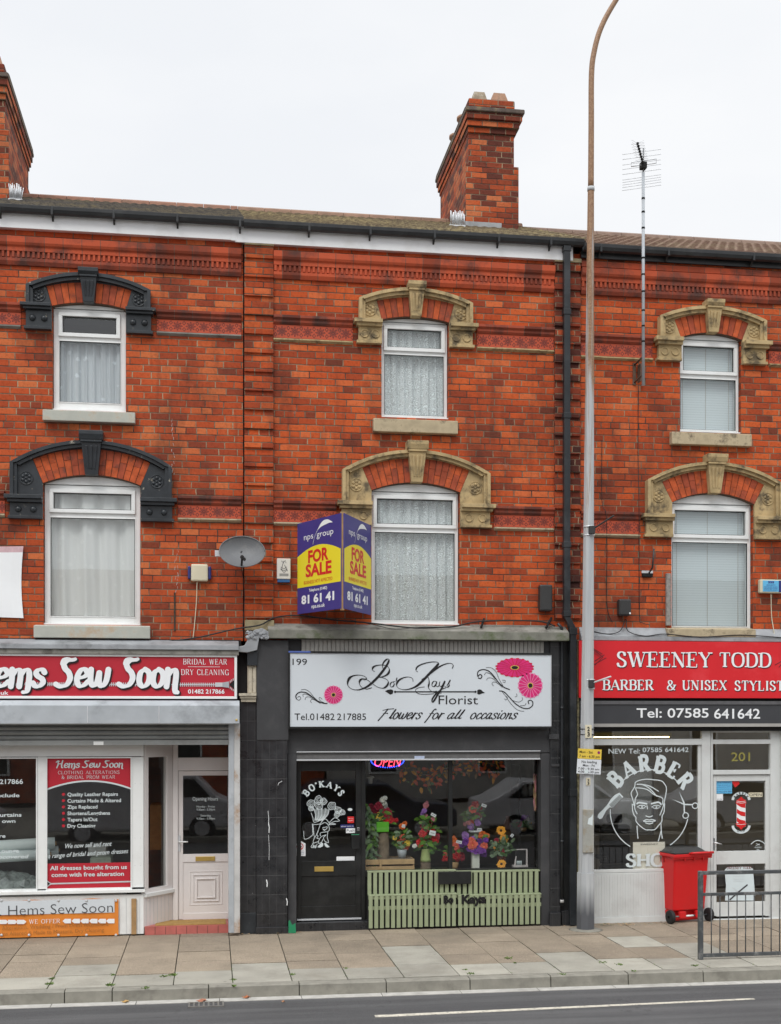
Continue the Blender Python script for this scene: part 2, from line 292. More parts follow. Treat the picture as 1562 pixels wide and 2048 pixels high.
# ------------------------------------------------------------------ mesh builder
class MB:
    def __init__(s): s.v = []; s.f = []; s.m = []; s.sm = []
    def face(s, pts, m, smooth=False):
        i = len(s.v); s.v += [tuple(p) for p in pts]; s.f.append(list(range(i, i+len(pts)))); s.m.append(m); s.sm.append(smooth)
    def box(s, x0, x1, y0, y1, z0, z1, m):
        if x0 > x1: x0, x1 = x1, x0
        if y0 > y1: y0, y1 = y1, y0
        if z0 > z1: z0, z1 = z1, z0
        i = len(s.v); s.v += [(x0, y0, z0), (x1, y0, z0), (x1, y1, z0), (x0, y1, z0), (x0, y0, z1), (x1, y0, z1), (x1, y1, z1), (x0, y1, z1)]
        for q in ((0, 3, 2, 1), (4, 5, 6, 7), (0, 1, 5, 4), (1, 2, 6, 5), (2, 3, 7, 6), (3, 0, 4, 7)):
            s.f.append([i+k for k in q]); s.m.append(m); s.sm.append(False)
        return s
    def hexa(s, p, m):       # 8 corners: bottom 4 ccw seen from below.. like box order
        i = len(s.v); s.v += [tuple(q) for q in p]
        for q in ((0, 3, 2, 1), (4, 5, 6, 7), (0, 1, 5, 4), (1, 2, 6, 5), (2, 3, 7, 6), (3, 0, 4, 7)):
            s.f.append([i+k for k in q]); s.m.append(m); s.sm.append(False)
        return s
    def prism(s, xz, y0, y1, m):           # outline in x,z (ccw seen from the front, -y), extruded in y
        n = len(xz); i = len(s.v)
        s.v += [(x, y0, z) for x, z in xz] + [(x, y1, z) for x, z in xz]
        s.f.append([i+k for k in range(n)]); s.f.append([i+n+k for k in range(n-1, -1, -1)]); s.m += [m, m]; s.sm += [False, False]
        for k in range(n):
            j = (k+1) % n; s.f.append([i+j, i+k, i+n+k, i+n+j]); s.m.append(m); s.sm.append(False)
        return s
    def prismx(s, yz, x0, x1, m):          # outline in y,z extruded in x
        n = len(yz); i = len(s.v)
        s.v += [(x0, y, z) for y, z in yz] + [(x1, y, z) for y, z in yz]
        s.f.append([i+k for k in range(n-1, -1, -1)]); s.f.append([i+n+k for k in range(n)]); s.m += [m, m]; s.sm += [False, False]
        for k in range(n):
            j = (k+1) % n; s.f.append([i+k, i+j, i+n+j, i+n+k]); s.m.append(m); s.sm.append(False)
        return s
    def tube(s, pts, r, m, n=8, caps=True, smooth=True):
        pts = [Vector(p) for p in pts]; rr = r if isinstance(r, (list, tuple)) else [r]*len(pts); base = len(s.v); up = None
        for k, p in enumerate(pts):
            d = (pts[min(k+1, len(pts)-1)]-pts[max(k-1, 0)]).normalized()
            if up is None: up = Vector((0, 0, 1)) if abs(d.z) < .9 else Vector((0, 1, 0))
            a = d.cross(up).normalized(); b = a.cross(d).normalized(); up = b
            for q in range(n):
                t = 2*math.pi*q/n; s.v.append(tuple(p + (a*math.cos(t)+b*math.sin(t))*rr[k]))
        for k in range(len(pts)-1):
            for q in range(n):
                q2 = (q+1) % n; s.f.append([base+k*n+q, base+k*n+q2, base+(k+1)*n+q2, base+(k+1)*n+q]); s.m.append(m); s.sm.append(smooth)
        if caps:
            s.f.append([base+q for q in range(n-1, -1, -1)]); s.f.append([base+(len(pts)-1)*n+q for q in range(n)]); s.m += [m, m]; s.sm += [False, False]
        return s
    def lathe(s, prof, c, m, n=16, axis='z', smooth=True):   # prof: (radius, height)
        base = len(s.v)
        for r, h in prof:
            for q in range(n):
                t = 2*math.pi*q/n; a, b = r*math.cos(t), r*math.sin(t)
                s.v.append((c[0]+a, c[1]+b, c[2]+h) if axis == 'z' else ((c[0]+a, c[1]+h, c[2]+b) if axis == 'y' else (c[0]+h, c[1]+a, c[2]+b)))
        for k in range(len(prof)-1):
            for q in range(n):
                q2 = (q+1) % n; s.f.append([base+k*n+q, base+k*n+q2, base+(k+1)*n+q2, base+(k+1)*n+q]); s.m.append(m); s.sm.append(smooth)
        for k, rev in ((0, True), (len(prof)-1, False)):
            if prof[k][0] > 1e-5:
                L = [base+k*n+q for q in range(n)]; s.f.append(L[::-1] if rev else L); s.m.append(m); s.sm.append(False)
        return s
    def ball(s, c, r, m, n=10, k=6, sy=1.0):
        return s.lathe([(r*math.sin(math.pi*i/k)+1e-4, -r*math.cos(math.pi*i/k)*sy) for i in range(k+1)], c, m, n, 'y')
    def build(s, name, parent=None, bevel=0.0, attr=None, **tags):
        me = bpy.data.meshes.new(name); me.from_pydata(s.v, [], s.f)
        mats = []
        for m in s.m:
            if m not in mats: mats.append(m)
        for m in mats: me.materials.append(m)
        idx = {id(m): i for i, m in enumerate(mats)}
        me.polygons.foreach_set('material_index', [idx[id(m)] for m in s.m]); me.polygons.foreach_set('use_smooth', s.sm)
        if attr:
            for an, vals in attr.items():
                at = me.attributes.new(an, 'FLOAT', 'POINT'); at.data.foreach_set('value', vals)
        me.update(); o = bpy.data.objects.new(name, me); COL.objects.link(o)
        if parent is not None:
            o.parent = parent
            if parent.type == 'EMPTY': o.matrix_parent_inverse = Matrix.Translation(-parent.location)
        if bevel:
            b = o.modifiers.new('bevel', 'BEVEL'); b.width = bevel; b.segments = 2; b.limit_method = 'ANGLE'; b.angle_limit = R(40)
        tag(o, **tags); return o
def tag(o, label=None, cat=None, group=None, kind=None):
    if label: o['label'] = label
    if cat: o['category'] = cat
    if group: o['group'] = group
    if kind: o['kind'] = kind
    return o
def thing(name, label, cat, loc, group=None):
    o = bpy.data.objects.new(name, None); o.empty_display_size = .2; COL.objects.link(o); o.location = loc
    return tag(o, label, cat, group)
def B(name, parent, x0, x1, y0, y1, z0, z1, m, bevel=0.0, **t):
    return MB().box(x0, x1, y0, y1, z0, z1, m).build(name, parent, bevel, **t)
# ------------------------------------------------------------------ lettering
class Plane:                                  # a flat face: origin, right, up, outward normal
    def __init__(s, o=(0, 0, 0), u=(1, 0, 0), v=(0, 0, 1)):
        s.o = Vector(o); s.u = Vector(u); s.v = Vector(v); s.n = s.u.cross(s.v).normalized()
    def at(s, a, b, off=0.0): return tuple(s.o + s.u*a + s.v*b + s.n*off)
def FP(Y): return Plane((0, Y, 0))
_fm = {}
def _fontmesh(txt, bold, shear, spacing):
    k = (txt, bold, shear, spacing)
    if k in _fm: return _fm[k]
    c = bpy.data.curves.new('t', 'FONT'); c.body = txt; c.offset = bold; c.shear = shear; c.space_character = spacing; c.resolution_u = 3
    o = bpy.data.objects.new('t', c); COL.objects.link(o)
    bpy.context.view_layer.update(); dg = bpy.context.evaluated_depsgraph_get(); me = o.evaluated_get(dg).to_mesh()
    r = ([(v.co.x, v.co.y) for v in me.vertices], [list(p.vertices) for p in me.polygons])
    o.evaluated_get(dg).to_mesh_clear(); bpy.data.objects.remove(o); bpy.data.curves.remove(c); _fm[k] = r; return r
_caph = [None]
def text(mb, txt, u0, u1, vb, h, pl, m, off=.003, bold=0.0, shear=0.0, spacing=1.0, rot=0.0):
    """sans text from u0 to u1 (u1 None keeps natural width) on baseline vb with cap height h"""
    if _caph[0] is None: _caph[0] = max(y for x, y in _fontmesh('H', 0, 0, 1)[0])
    v, f = _fontmesh(txt, bold, shear, spacing)
    if not v: return
    x0 = min(p[0] for p in v); x1 = max(p[0] for p in v); k = h/_caph[0]; kx = k if u1 is None else (u1-u0)/max(1e-6, x1-x0)
    i = len(mb.v); cr, sr = math.cos(rot), math.sin(rot)
    for x, y in v:
        a = (x-x0)*kx; b = y*k; mb.v.append(pl.at(u0+a*cr-b*sr, vb+a*sr+b*cr, off))
    for q in f: mb.f.append([i+j for j in q]); mb.m.append(m); mb.sm.append(False)
def smooth(pts, n=5):
    if len(pts) < 3: return pts
    o = []; q = [pts[0]]+list(pts)+[pts[-1]]
    for i in range(1, len(q)-2):
        p0, p1, p2, p3 = q[i-1:i+3]
        for k in range(n):
            t = k/n; o.append(tuple(.5*((2*b)+(-a+c)*t+(2*a-5*b+4*c-d)*t*t+(-a+3*b-3*c+d)*t**3) for a, b, c, d in zip(p0, p1, p2, p3)))
    o.append(pts[-1]); return o
_oc = [0]
def ribbon(mb, pts, w, pl, m, off=.003, cap=True):
    """flat stroke along 2-D points; w a width or function(t, dx, dy)"""
    n = len(pts)
    if n < 2: return
    _oc[0] = (_oc[0]+1) % 9; off += _oc[0]*.00022; L = []
    for i, p in enumerate(pts):
        a = pts[max(i-1, 0)]; b = pts[min(i+1, n-1)]; dx, dy = b[0]-a[0], b[1]-a[1]; d = math.hypot(dx, dy) or 1e-9; dx /= d; dy /= d
        ww = (w(i/(n-1), dx, dy) if callable(w) else w)/2; L.append((p[0], p[1], dx, dy, ww))
    if cap:
        a = L[0]; b = L[-1]; pre = []; post = []
        for t in (1.0, .8, .45): pre.append((a[0]-a[2]*a[4]*t, a[1]-a[3]*a[4]*t, a[2], a[3], a[4]*math.sqrt(max(0, 1-t*t))+1e-5))
        for t in (.45, .8, 1.0): post.append((b[0]+b[2]*b[4]*t, b[1]+b[3]*b[4]*t, b[2], b[3], b[4]*math.sqrt(max(0, 1-t*t))+1e-5))
        L = pre+L+post
    i0 = len(mb.v); k = len(L)
    for j, (x, y, dx, dy, ww) in enumerate(L):
        o = off+.0002*j/k; mb.v.append(pl.at(x-dy*ww, y+dx*ww, o)); mb.v.append(pl.at(x+dy*ww, y-dx*ww, o))
    for j in range(k-1): mb.f.append([i0+2*j, i0+2*j+1, i0+2*j+3, i0+2*j+2]); mb.m.append(m); mb.sm.append(False)
def poly(mb, pts, pl, m, off=.003):
    mb.face([pl.at(a, b, off) for a, b in pts], m)
def disc(mb, c, r, pl, m, off=.003, n=16, ry=None):
    poly(mb, [(c[0]+r*math.cos(2*math.pi*i/n), c[1]+(ry or r)*math.sin(2*math.pi*i/n)) for i in range(n)], pl, m, off)
SER = {
'A': (.86, [('n', (.05, 0), (.42, 1)), ('l', (.42, 1), (.8, 0)), ('n', (.18, .33), (.66, .33))], [(.05, 0), (.8, 0)]),
'B': (.76, [('l', (.16, 0), (.16, 1)), ('c', (.16, 1), (.45, 1), (.62, .92), (.65, .76), (.58, .58), (.42, .53), (.16, .53)), ('c', (.16, .53), (.46, .53), (.66, .44), (.70, .27), (.62, .07), (.44, 0), (.16, 0))], [(.1, 0), (.1, 1)]),
'C': (.78, [('c', (.68, .76), (.6, .93), (.42, 1), (.22, .93), (.1, .72), (.07, .5), (.1, .28), (.22, .07), (.42, 0), (.6, .06), (.7, .22)), ('n', (.68, .70), (.68, .98))], []),
'D': (.84, [('l', (.16, 0), (.16, 1)), ('c', (.16, 1), (.42, 1), (.64, .9), (.75, .66), (.75, .34), (.64, .1), (.42, 0), (.16, 0))], [(.1, 0), (.1, 1)]),
'E': (.72, [('l', (.16, 0), (.16, 1)), ('n', (.16, 1), (.6, 1)), ('n', (.16, .52), (.46, .52)), ('n', (.16, 0), (.64, 0)), ('n', (.6, 1), (.6, .8)), ('n', (.64, 0), (.64, .22)), ('n', (.46, .64), (.46, .4))], [(.1, 0), (.1, 1)]),
'F': (.68, [('l', (.16, 0), (.16, 1)), ('n', (.16, 1), (.6, 1)), ('n', (.16, .52), (.46, .52)), ('n', (.6, 1), (.6, .8)), ('n', (.46, .64), (.46, .4))], [(.16, 0), (.1, 1)]),
'G': (.84, [('c', (.68, .78), (.6, .93), (.42, 1), (.22, .93), (.1, .72), (.07, .5), (.1, .28), (.22, .07), (.42, 0), (.58, .04), (.68, .12)), ('l', (.7, 0), (.7, .42)), ('n', (.54, .42), (.8, .42)), ('n', (.68, .72), (.68, .98))], []),
'H': (.9, [('l', (.17, 0), (.17, 1)), ('l', (.73, 0), (.73, 1)), ('n', (.17, .52), (.73, .52))], [(.17, 0), (.17, 1), (.73, 0), (.73, 1)]),
'I': (.40, [('l', (.2, 0), (.2, 1))], [(.2, 0), (.2, 1)]),
'K': (.86, [('l', (.17, 0), (.17, 1)), ('n', (.17, .4), (.68, 1)), ('l', (.34, .58), (.74, 0))], [(.17, 0), (.17, 1), (.68, 1), (.74, 0)]),
'L': (.7, [('l', (.16, 0), (.16, 1)), ('n', (.16, 0), (.62, 0)), ('n', (.62, 0), (.62, .26))], [(.1, 0), (.16, 1)]),
'M': (1.02, [('n', (.13, 0), (.17, 1)), ('l', (.17, 1), (.5, .05)), ('n', (.5, .05), (.82, 1)), ('l', (.85, 0), (.85, 1))], [(.13, 0), (.12, 1), (.85, 0), (.87, 1)]),
'N': (.88, [('n', (.14, 0), (.14, 1)), ('l', (.14, 1), (.72, 0)), ('n', (.72, 0), (.72, 1))], [(.14, 0), (.1, 1), (.72, 1)]),
'O': (.88, [('c', (.44, 1), (.22, .93), (.1, .72), (.08, .5), (.1, .28), (.22, .07), (.44, 0), (.66, .07), (.78, .28), (.8, .5), (.78, .72), (.66, .93), (.44, 1))], []),
'P': (.72, [('l', (.16, 0), (.16, 1)), ('c', (.16, 1), (.45, 1), (.63, .9), (.66, .72), (.6, .53), (.43, .45), (.16, .45))], [(.16, 0), (.1, 1)]),
'R': (.82, [('l', (.16, 0), (.16, 1)), ('c', (.16, 1), (.45, 1), (.62, .92), (.65, .75), (.58, .57), (.42, .5), (.16, .5)), ('l', (.42, .5), (.74, 0))], [(.16, 0), (.1, 1), (.74, 0)]),
'S': (.64, [('c', (.52, .76), (.46, .93), (.3, 1), (.14, .92), (.1, .74), (.2, .59), (.4, .46), (.53, .32), (.53, .14), (.42, .02), (.26, 0), (.12, .08), (.07, .24)), ('n', (.53, .72), (.53, .98)), ('n', (.07, .02), (.07, .28))], []),
'T': (.76, [('l', (.38, 0), (.38, 1)), ('n', (.06, 1), (.7, 1)), ('n', (.06, 1), (.06, .76)), ('n', (.7, 1), (.7, .76))], [(.38, 0)]),
'U': (.86, [('l', (.16, 1), (.16, .3)), ('c', (.16, .34), (.2, .12), (.34, .01), (.52, .01), (.66, .12), (.7, .34)), ('n', (.7, .3), (.7, 1))], [(.16, 1), (.7, 1)]),
'W': (1.16, [('l', (.1, 1), (.36, 0)), ('n', (.36, 0), (.58, .95)), ('l', (.56, 1), (.8, 0)), ('n', (.8, 0), (1.06, 1))], [(.1, 1), (.56, 1), (1.06, 1)]),
'X': (.84, [('l', (.14, 1), (.7, 0)), ('n', (.7, 1), (.12, 0))], [(.14, 1), (.7, 1), (.12, 0), (.7, 0)]),
'Y': (.82, [('l', (.1, 1), (.41, .48)), ('n', (.72, 1), (.41, .48)), ('l', (.41, .5), (.41, 0))], [(.1, 1), (.72, 1), (.41, 0)]),
'&': (.9, [('c', (.82, .5), (.7, .22), (.5, .02), (.26, .0), (.1, .14), (.14, .36), (.36, .54), (.52, .7), (.5, .92), (.34, 1), (.2, .9), (.22, .7), (.4, .42), (.62, .14), (.84, 0))], [(.78, .52)]),
"'": (.26, [('l', (.13, .72), (.13, 1))], []), ' ': (.5, [], []), '-': (.4, [('n', (.05, .4), (.35, .4))], []), ':': (.3, [('l', (.15, .05), (.15, .12)), ('l', (.15, .5), (.15, .57))], []),
}
def _closed(c): return c
BRU = {
'H': (.86, [('c', (.18, .95), (.24, .5), (.14, 0)), ('c', (.68, 1), (.62, .5), (.66, .05), (.78, 0)), ('c', (.0, .78), (.2, .96), (.3, .9)), ('c', (.2, .5), (.42, .56), (.64, .52))], []),
'e': (.48, [('c', (.1, .3), (.3, .34), (.41, .45), (.34, .58), (.2, .6), (.09, .42), (.07, .2), (.17, .03), (.32, .04), (.46, .18))], []),
'm': (.78, [('c', (.07, .6), (.09, .3), (.08, 0)), ('c', (.09, .38), (.2, .56), (.32, .57), (.37, .42), (.36, 0)), ('c', (.36, .38), (.48, .56), (.6, .57), (.66, .42), (.66, .0), (.62, -.17), (.5, -.2))], []),
'n': (.5, [('c', (.07, .6), (.09, .3), (.08, 0)), ('c', (.09, .38), (.22, .56), (.34, .57), (.39, .42), (.39, .0), (.42, -.17), (.5, -.2))], []),
's': (.44, [('c', (.38, .5), (.3, .59), (.16, .58), (.1, .47), (.18, .36), (.32, .27), (.36, .14), (.26, .02), (.12, .02), (.03, .12))], []),
'w': (.72, [('c', (.05, .6), (.07, .2), (.18, .03), (.3, .15), (.35, .48)), ('c', (.35, .48), (.38, .12), (.5, .02), (.62, .2), (.66, .6))], []),
'o': (.5, [('c', (.24, .6), (.1, .5), (.06, .3), (.1, .1), (.24, 0), (.38, .1), (.43, .3), (.38, .5), (.24, .6))], []),
'S': (.68, [('c', (.2, .8), (.26, .95), (.46, .93), (.62, .96)), ('c', (.58, .94), (.36, .9), (.24, .78), (.3, .62), (.44, .48), (.5, .28), (.4, .06), (.2, 0), (.02, .08))], []),
' ': (.28, [], []),
'F': (.95, [('c', (.42, .95), (.3, .5), (.1, -.15)), ('c', (.0, .82), (.4, .93), (.95, .98)), ('c', (.2, .5), (.45, .55), (.6, .53))], []),
'l': (.26, [('c', (.02, .1), (.14, .5), (.2, .95), (.1, .5), (.12, .05), (.26, .12))], []),
'r': (.4, [('c', (.02, .1), (.12, .5), (.1, .6), (.14, .5), (.1, 0)), ('c', (.12, .35), (.22, .55), (.36, .55))], []),
'f': (.4, [('c', (.4, .95), (.3, 1), (.22, .7), (.14, .1), (.04, -.35)), ('c', (.05, .52), (.2, .56), (.38, .56))], []),
'a': (.5, [('c', (.38, .52), (.22, .6), (.08, .4), (.06, .15), (.16, .02), (.3, .2), (.38, .5)), ('c', (.38, .56), (.34, .2), (.38, .03), (.5, .14))], []),
'c': (.4, [('c', (.34, .5), (.24, .6), (.1, .45), (.06, .2), (.16, .02), (.3, .06), (.4, .18))], []),
'i': (.24, [('c', (.1, .56), (.08, .2), (.12, .03), (.24, .14)), ('c', (.16, .78), (.19, .84))], []),
'n2': (.5, [('c', (.08, .58), (.1, .3), (.07, 0)), ('c', (.09, .3), (.22, .54), (.34, .55), (.34, .3), (.36, .03), (.5, .14))], []),
}
def strokes(mb, txt, u0, u1, vb, h, pl, m, font=SER, thick=.17, thin=.055, shear=0.0, off=.003, arc=None, serif=.12, track=0.0, shadow=None, **_):
    """stroke-built lettering; arc=(cu, cv, radius, start angle, end angle) bends it over a circle"""
    W = sum(font[c][0]+track for c in txt)
    if shadow: strokes(mb, txt, u0+shadow[0], (u1+shadow[0]) if u1 is not None else None, vb-shadow[1], h, pl, shadow[2], font, thick*1.12, thin*1.5, shear, off-.0028, arc, serif, track)
    kx = h if u1 is None else (u1-u0)/W
    def pw(p, cur):
        x = cur+p[0]; 
        if arc:
            a = arc[3]+(arc[4]-arc[3])*((cur+mid)/W); lx = (p[0]-mid)*h*arc[5] if len(arc) > 5 else (p[0]-mid)*h; r = arc[2]+p[1]*h
            return (arc[0]+r*math.cos(a)+lx*math.sin(a), arc[1]+r*math.sin(a)-lx*math.cos(a))
        return (u0+(x+shear*p[1]*h/kx)*kx, vb+p[1]*h)
    cur = 0.0
    for ch in txt:
        wd, st, sf = font[ch]; mid = wd/2
        for s in st:
            pts = [pw(p, cur) for p in s[1:]]
            if s[0] == 'c':
                pts = smooth(pts)
                if font is SER: wf = lambda t, dx, dy: h*(thin+(thick-thin)*(abs(dy) if not arc else .8))
                else: wf = lambda t, dx, dy: h*(thin+(thick-thin)*min(1, abs(dy*.95-dx*.25)+.1))
            else: wf = h*(thick if s[0] == 'l' else thin)
            ribbon(mb, pts, wf, pl, m, off, cap=(font is not SER))
        for x, y in sf:
            yy = thin/2 if y < .5 else (1-thin/2 if y > .9 else y)
            ribbon(mb, [pw((x-serif-thick*.3, yy), cur), pw((x+serif+thick*.3, yy), cur)], h*thin*1.3, pl, m, off, cap=False)
        cur += wd+track
# ================================================================== GROUND
def ground_mats():
    t = NT('asphalt'); p = t.pos(); n = t.noise(p, 95, 4, .75); n2 = t.noise(p, .8, 5)
    c = t.ramp(n, [(.35, (.04, .04, .042)), (.6, (.083, .083, .085)), (.8, (.20, .20, .20))])
    c = t.mix(.6, c, t.ramp(n2, [(.3, .72), (.7, 1.15)]), 'MULTIPLY'); x, y, z = t.sep(p); trk = t.noise(t.comb(t.math('MULTIPLY', x, .12), t.math('MULTIPLY', y, 2.6), 0.0), 1.5, 4); c = t.mix(t.ramp(trk, [(.45, 0.0), (.62, .45)]), c, (.13, .13, .13))
    oil = t.noise(p, 1.7, 6, .75); c = t.mix(t.ramp(oil, [(.60, 0.0), (.68, .55)]), c, (.022, .022, .024))
    fine = t.noise(p, 210, 2, .8); c = t.mix(t.ramp(fine, [(.62, 0.0), (.7, .5)]), c, (.24, .24, .235))
    t.l(c, t.b.inputs['Base Color']); t.b.inputs['Roughness'].default_value = .8; t.bump(n, .9, .012)
    MC['asphalt'] = t.m
    t = NT('paving slab'); p = t.pos(); a = t.n('ShaderNodeAttribute', attribute_name='tone'); k = a.outputs['Fac']
    n = t.noise(p, 75, 3, .8); n2 = t.noise(p, 2.2, 6, .6)
    br = t.ramp(n, [(.32, (.16, .126, .092)), (.52, (.305, .250, .184)), (.72, (.475, .405, .315))])
    gr = t.ramp(t.noise(p, 120, 2), [(.3, (.315, .30, .25)), (.7, (.40, .385, .33))])
    isg = t.math('GREATER_THAN', k, 1.0); c = t.mix(isg, br, gr)
    v = t.math('FRACT', k); c = t.mix(1.0, c, t.ramp(v, [(0, .80), (1, 1.12)]), 'MULTIPLY')
    c = t.mix(.8, c, t.ramp(n2, [(.3, .78), (.6, 1.05)]), 'MULTIPLY')
    spt = t.noise(p, 9, 2, .9); c = t.mix(t.ramp(spt, [(.70, 0.0), (.74, .6)]), c, (.13, .11, .09)); gum = t.n('ShaderNodeTexVoronoi', feature='F1'); gum.inputs['Scale'].default_value = 3.1; t.l(p, gum.inputs['Vector']); c = t.mix(t.ramp(gum.outputs['Distance'], [(.05, .5), (.075, 0.0)]), c, (.12, .105, .09)); big = t.noise(p, .9, 5, .7); c = t.mix(t.ramp(big, [(.5, 0.0), (.7, .42)]), c, (.14, .12, .095))
    t.l(c, t.b.inputs['Base Color']); t.b.inputs['Roughness'].default_value = .9; t.bump(n, .35, .004); MC['slab'] = t.m
ground_mats()
m_joint = M('dark paving joint', (.045, .042, .032), .95, .3, 20, .2, dirt=(.05, .07, .02), dirt_amt=.8, dirt_scale=3)
m_kerb = M('concrete kerb', (.235, .225, .19), .85, .15, 7, .3, dirt=(.14, .13, .11), dirt_amt=.6, dirt_scale=4, fine=120)
m_channel = M('pale channel stone', (.40, .39, .36), .85, .15, 8, .3, dirt=(.2, .19, .17), dirt_amt=.5)
KY = G(781, 1962)[1]                              # front edge of the kerb top
KH = .135
mb = MB(); XL, XR = -26.0, 30.0
mb.face([(-300, -300, -KH-.012), (300, -300, -KH-.012), (300, 300, -KH-.012), (-300, 300, -KH-.012)], M('far ground', (.10, .10, .095), .9))
mb.build('ground', kind='structure')
mb = MB(); mb.box(XL*3, XR*3, -12.3, KY-.16, -KH-.01, -KH, MC['asphalt']); mb.build('road', kind='structure')
mb = MB(); x = XL
while x < XR: mb.box(x+.004, x+.9-.004, KY-.16, KY-.004, -KH-.008, -KH+.006, m_channel); x += .9
mb.build('gutter_channel', kind='structure')
mb = MB(); KX = [G(p, 1975)[0] for p in (133, 226, 417, 601, 781, 958, 1132, 1302, 1470)]
ks = [KX[0]-1.03*i for i in range(20, 0, -1)]+KX+[KX[-1]+1.03*i for i in range(1, 20)]
for a, b in zip(ks, ks[1:]):
    dz = rnd.uniform(-.004, .004)
    mb.prismx([(KY+.15, -.2), (KY+.15, dz), (KY+.018, dz), (KY+.004, dz-.012), (KY-.008, -KH-.012)], a+.006, b-.006, m_kerb)
mb.box(XL, XR, KY+.01, KY+.13, -.2, -.02, m_joint); mb.build('kerb', kind='structure')
# pavement slabs, laid one by one
mb = MB(); tone = []
jx = [G(p, 1980)[0] for p in (-160, -28, 92, 220, 345, 467, 590, 707, 827, 947, 1062, 1172, 1290, 1400, 1508, 1618)]
while jx[0] > XL: jx.insert(0, jx[0]-.66)
while jx[-1] < XR: jx.append(jx[-1]+.66)
y1 = .4; yk = KY+.156
for i, (a, b) in enumerate(zip(jx, jx[1:])):
    y = yk; pxm = (a+b)/2; k = 0; d0 = [.62, .66, .60, .7][i % 4]
    while y < y1:
        d = d0 if k == 0 else rnd.choice([.45, .6, .75, .9])
        e = min(y1, y+d); grey = k == 0 or (k == 1 and (i % 3 == 1)) or (k == 2 and rnd.random() < .12 and pxm > 2)
        dz = rnd.uniform(-.004, .004); n0 = len(mb.v)
        mb.box(a+.006, b-.006, y+.006, e-.006, -.05, dz, MC['slab']); tone += [(1.0 if grey else 0.0)+rnd.uniform(.08, .92)]*8
        y = e; k += 1
mb.build('pavement', attr={'tone': tone}, kind='structure')
mb = MB(); mb.box(XL, XR, KY+.15, 9, -.2, -.016, m_joint); mb.build('paving_bed', kind='structure')
a = G(750, 2033, -KH); b = G(1508, 1998, -KH); mb = MB()
dy = .045
mb.hexa([(a[0], a[1]-dy, -KH), (b[0], b[1]-dy*.6, -KH), (b[0], b[1]+dy*.6, -KH), (a[0], a[1]+dy, -KH), (a[0], a[1]-dy, -KH+.004), (b[0], b[1]-dy*.6, -KH+.004), (b[0], b[1]+dy*.6, -KH+.004), (a[0], a[1]+dy, -KH+.004)],
        M('worn road paint', (.52, .49, .41), .8, .15, 9, .2, dirt=(.13, .125, .12), dirt_amt=.9, dirt_scale=22)); mb.build('road_marking', kind='structure')
# weeds in the joints
m_weed = M('weed green', (.09, .15, .025), .8, .4, 30, 0)
mb = MB(); wr = random.Random(3)
def tuft(x, y, n, r, h, mbx, m):
    for _ in range(n):
        a = wr.uniform(0, 6.28); q = wr.uniform(0, r); px_, py_ = x+q*math.cos(a), y+q*math.sin(a)*1.2; t = wr.uniform(0, 6.28); L = wr.uniform(.4, 1)*h; wdt = .004+.2*L*wr.random()*.5
        d = Vector((math.cos(t), math.sin(t), 0)); s_ = Vector((-d.y, d.x, 0))*wdt; p0 = Vector((px_, py_, -.004))
        mbx.face([p0-s_, p0+s_, p0+d*L*.6+Vector((0, 0, L*.6))+s_*.5, p0+d*L+Vector((0, 0, L*.55))], m)
for px, py, r, n in ((97, 1968, .05, 50), (102, 1958, .03, 25), (220, 1970, .05, 40), (226, 1950, .03, 22), (346, 1950, .05, 55), (330, 1953, .07, 30), (467, 1960, .03, 25), (468, 1972, .03, 22), (584, 1950, .03, 18), (692, 1937, .03, 20), (290, 1976, .05, 30), (942, 1948, .05, 35), (930, 1940, .03, 22), (1016, 1917, .05, 30), (1125, 1949, .05, 18), (1268, 1943, .05, 30), (1205, 1925, .06, 25), (1238, 1929, .05, 25), (1390, 1932, .04, 25), (1030, 1926, .03, 15)):
    x, y = G(px, py); tuft(x, y, n, r, .035, mb, m_weed)
for i in range(260):
    j = wr.choice(jx); 
    if -4 < j < 9: tuft(j, wr.uniform(yk, yk+1.5*wr.random()+.1), 3, .02, .018, mb, m_weed)
mb.build('weeds', kind='stuff', label='small green weeds and moss growing in the joints between the paving slabs')
for px, py, s_, c in ((500, 2006, .05, (.42, .26, .09)), (800, 0, 0, 0), (492, 1997, .055, (.35, .12, .05)), (403, 2004, .07, (.36, .15, .09)), (566, 2006, .025, (.4, .2, .1))):
    if not s_: continue
    px2, zz = (250, -KH) if px == 500 else (px, -KH); x, y = G(px2, py, zz); mb = MB(); k = 9
    for q in range(k):
        t = 6.28*q/k; t2 = 6.28*(q+1)/k; r1 = s_*(1 if q % 2 else .55); r2 = s_*(1 if (q+1) % 2 else .55)
        mb.face([(x, y, zz+.014), (x+r1*math.cos(t), y+r1*math.sin(t), zz+.010+.02*(q % 3)/2), (x+r2*math.cos(t2), y+r2*math.sin(t2), zz+.010+.02*((q+1) % 3)/2)], col('leaf %d' % px, c))
    where = {250: 'in the gutter well left of the drain grate', 492: 'against the kerb just right of the drain grate', 403: 'lying across the top of the drain grate', 566: 'on the asphalt right of the drain grate'}[px2]
    mb.build('fallen_leaf', label='small brown dead leaf '+where, cat='leaf', group='dead leaves along the kerb')
x0, y0 = G(376, 2016, -KH); x1_, y1_ = G(448, 2004, -KH)
mb = MB(); mg = M('rusty iron grate', (.15, .145, .135), .6, .2, 9, .3, dirt=(.12, .09, .06), dirt_amt=.4, dirt_scale=9)
zt = -KH+.012; mb.box(x0, x1_, y0, y0+.025, zt-.03, zt, mg); mb.box(x0, x1_, y1_-.025, y1_, zt-.03, zt, mg)
for i in range(8):
    xx = x0+(x1_-x0-.02)*i/7; mb.box(xx, xx+.02, y0+.025, y1_-.025, zt-.03, zt, mg)
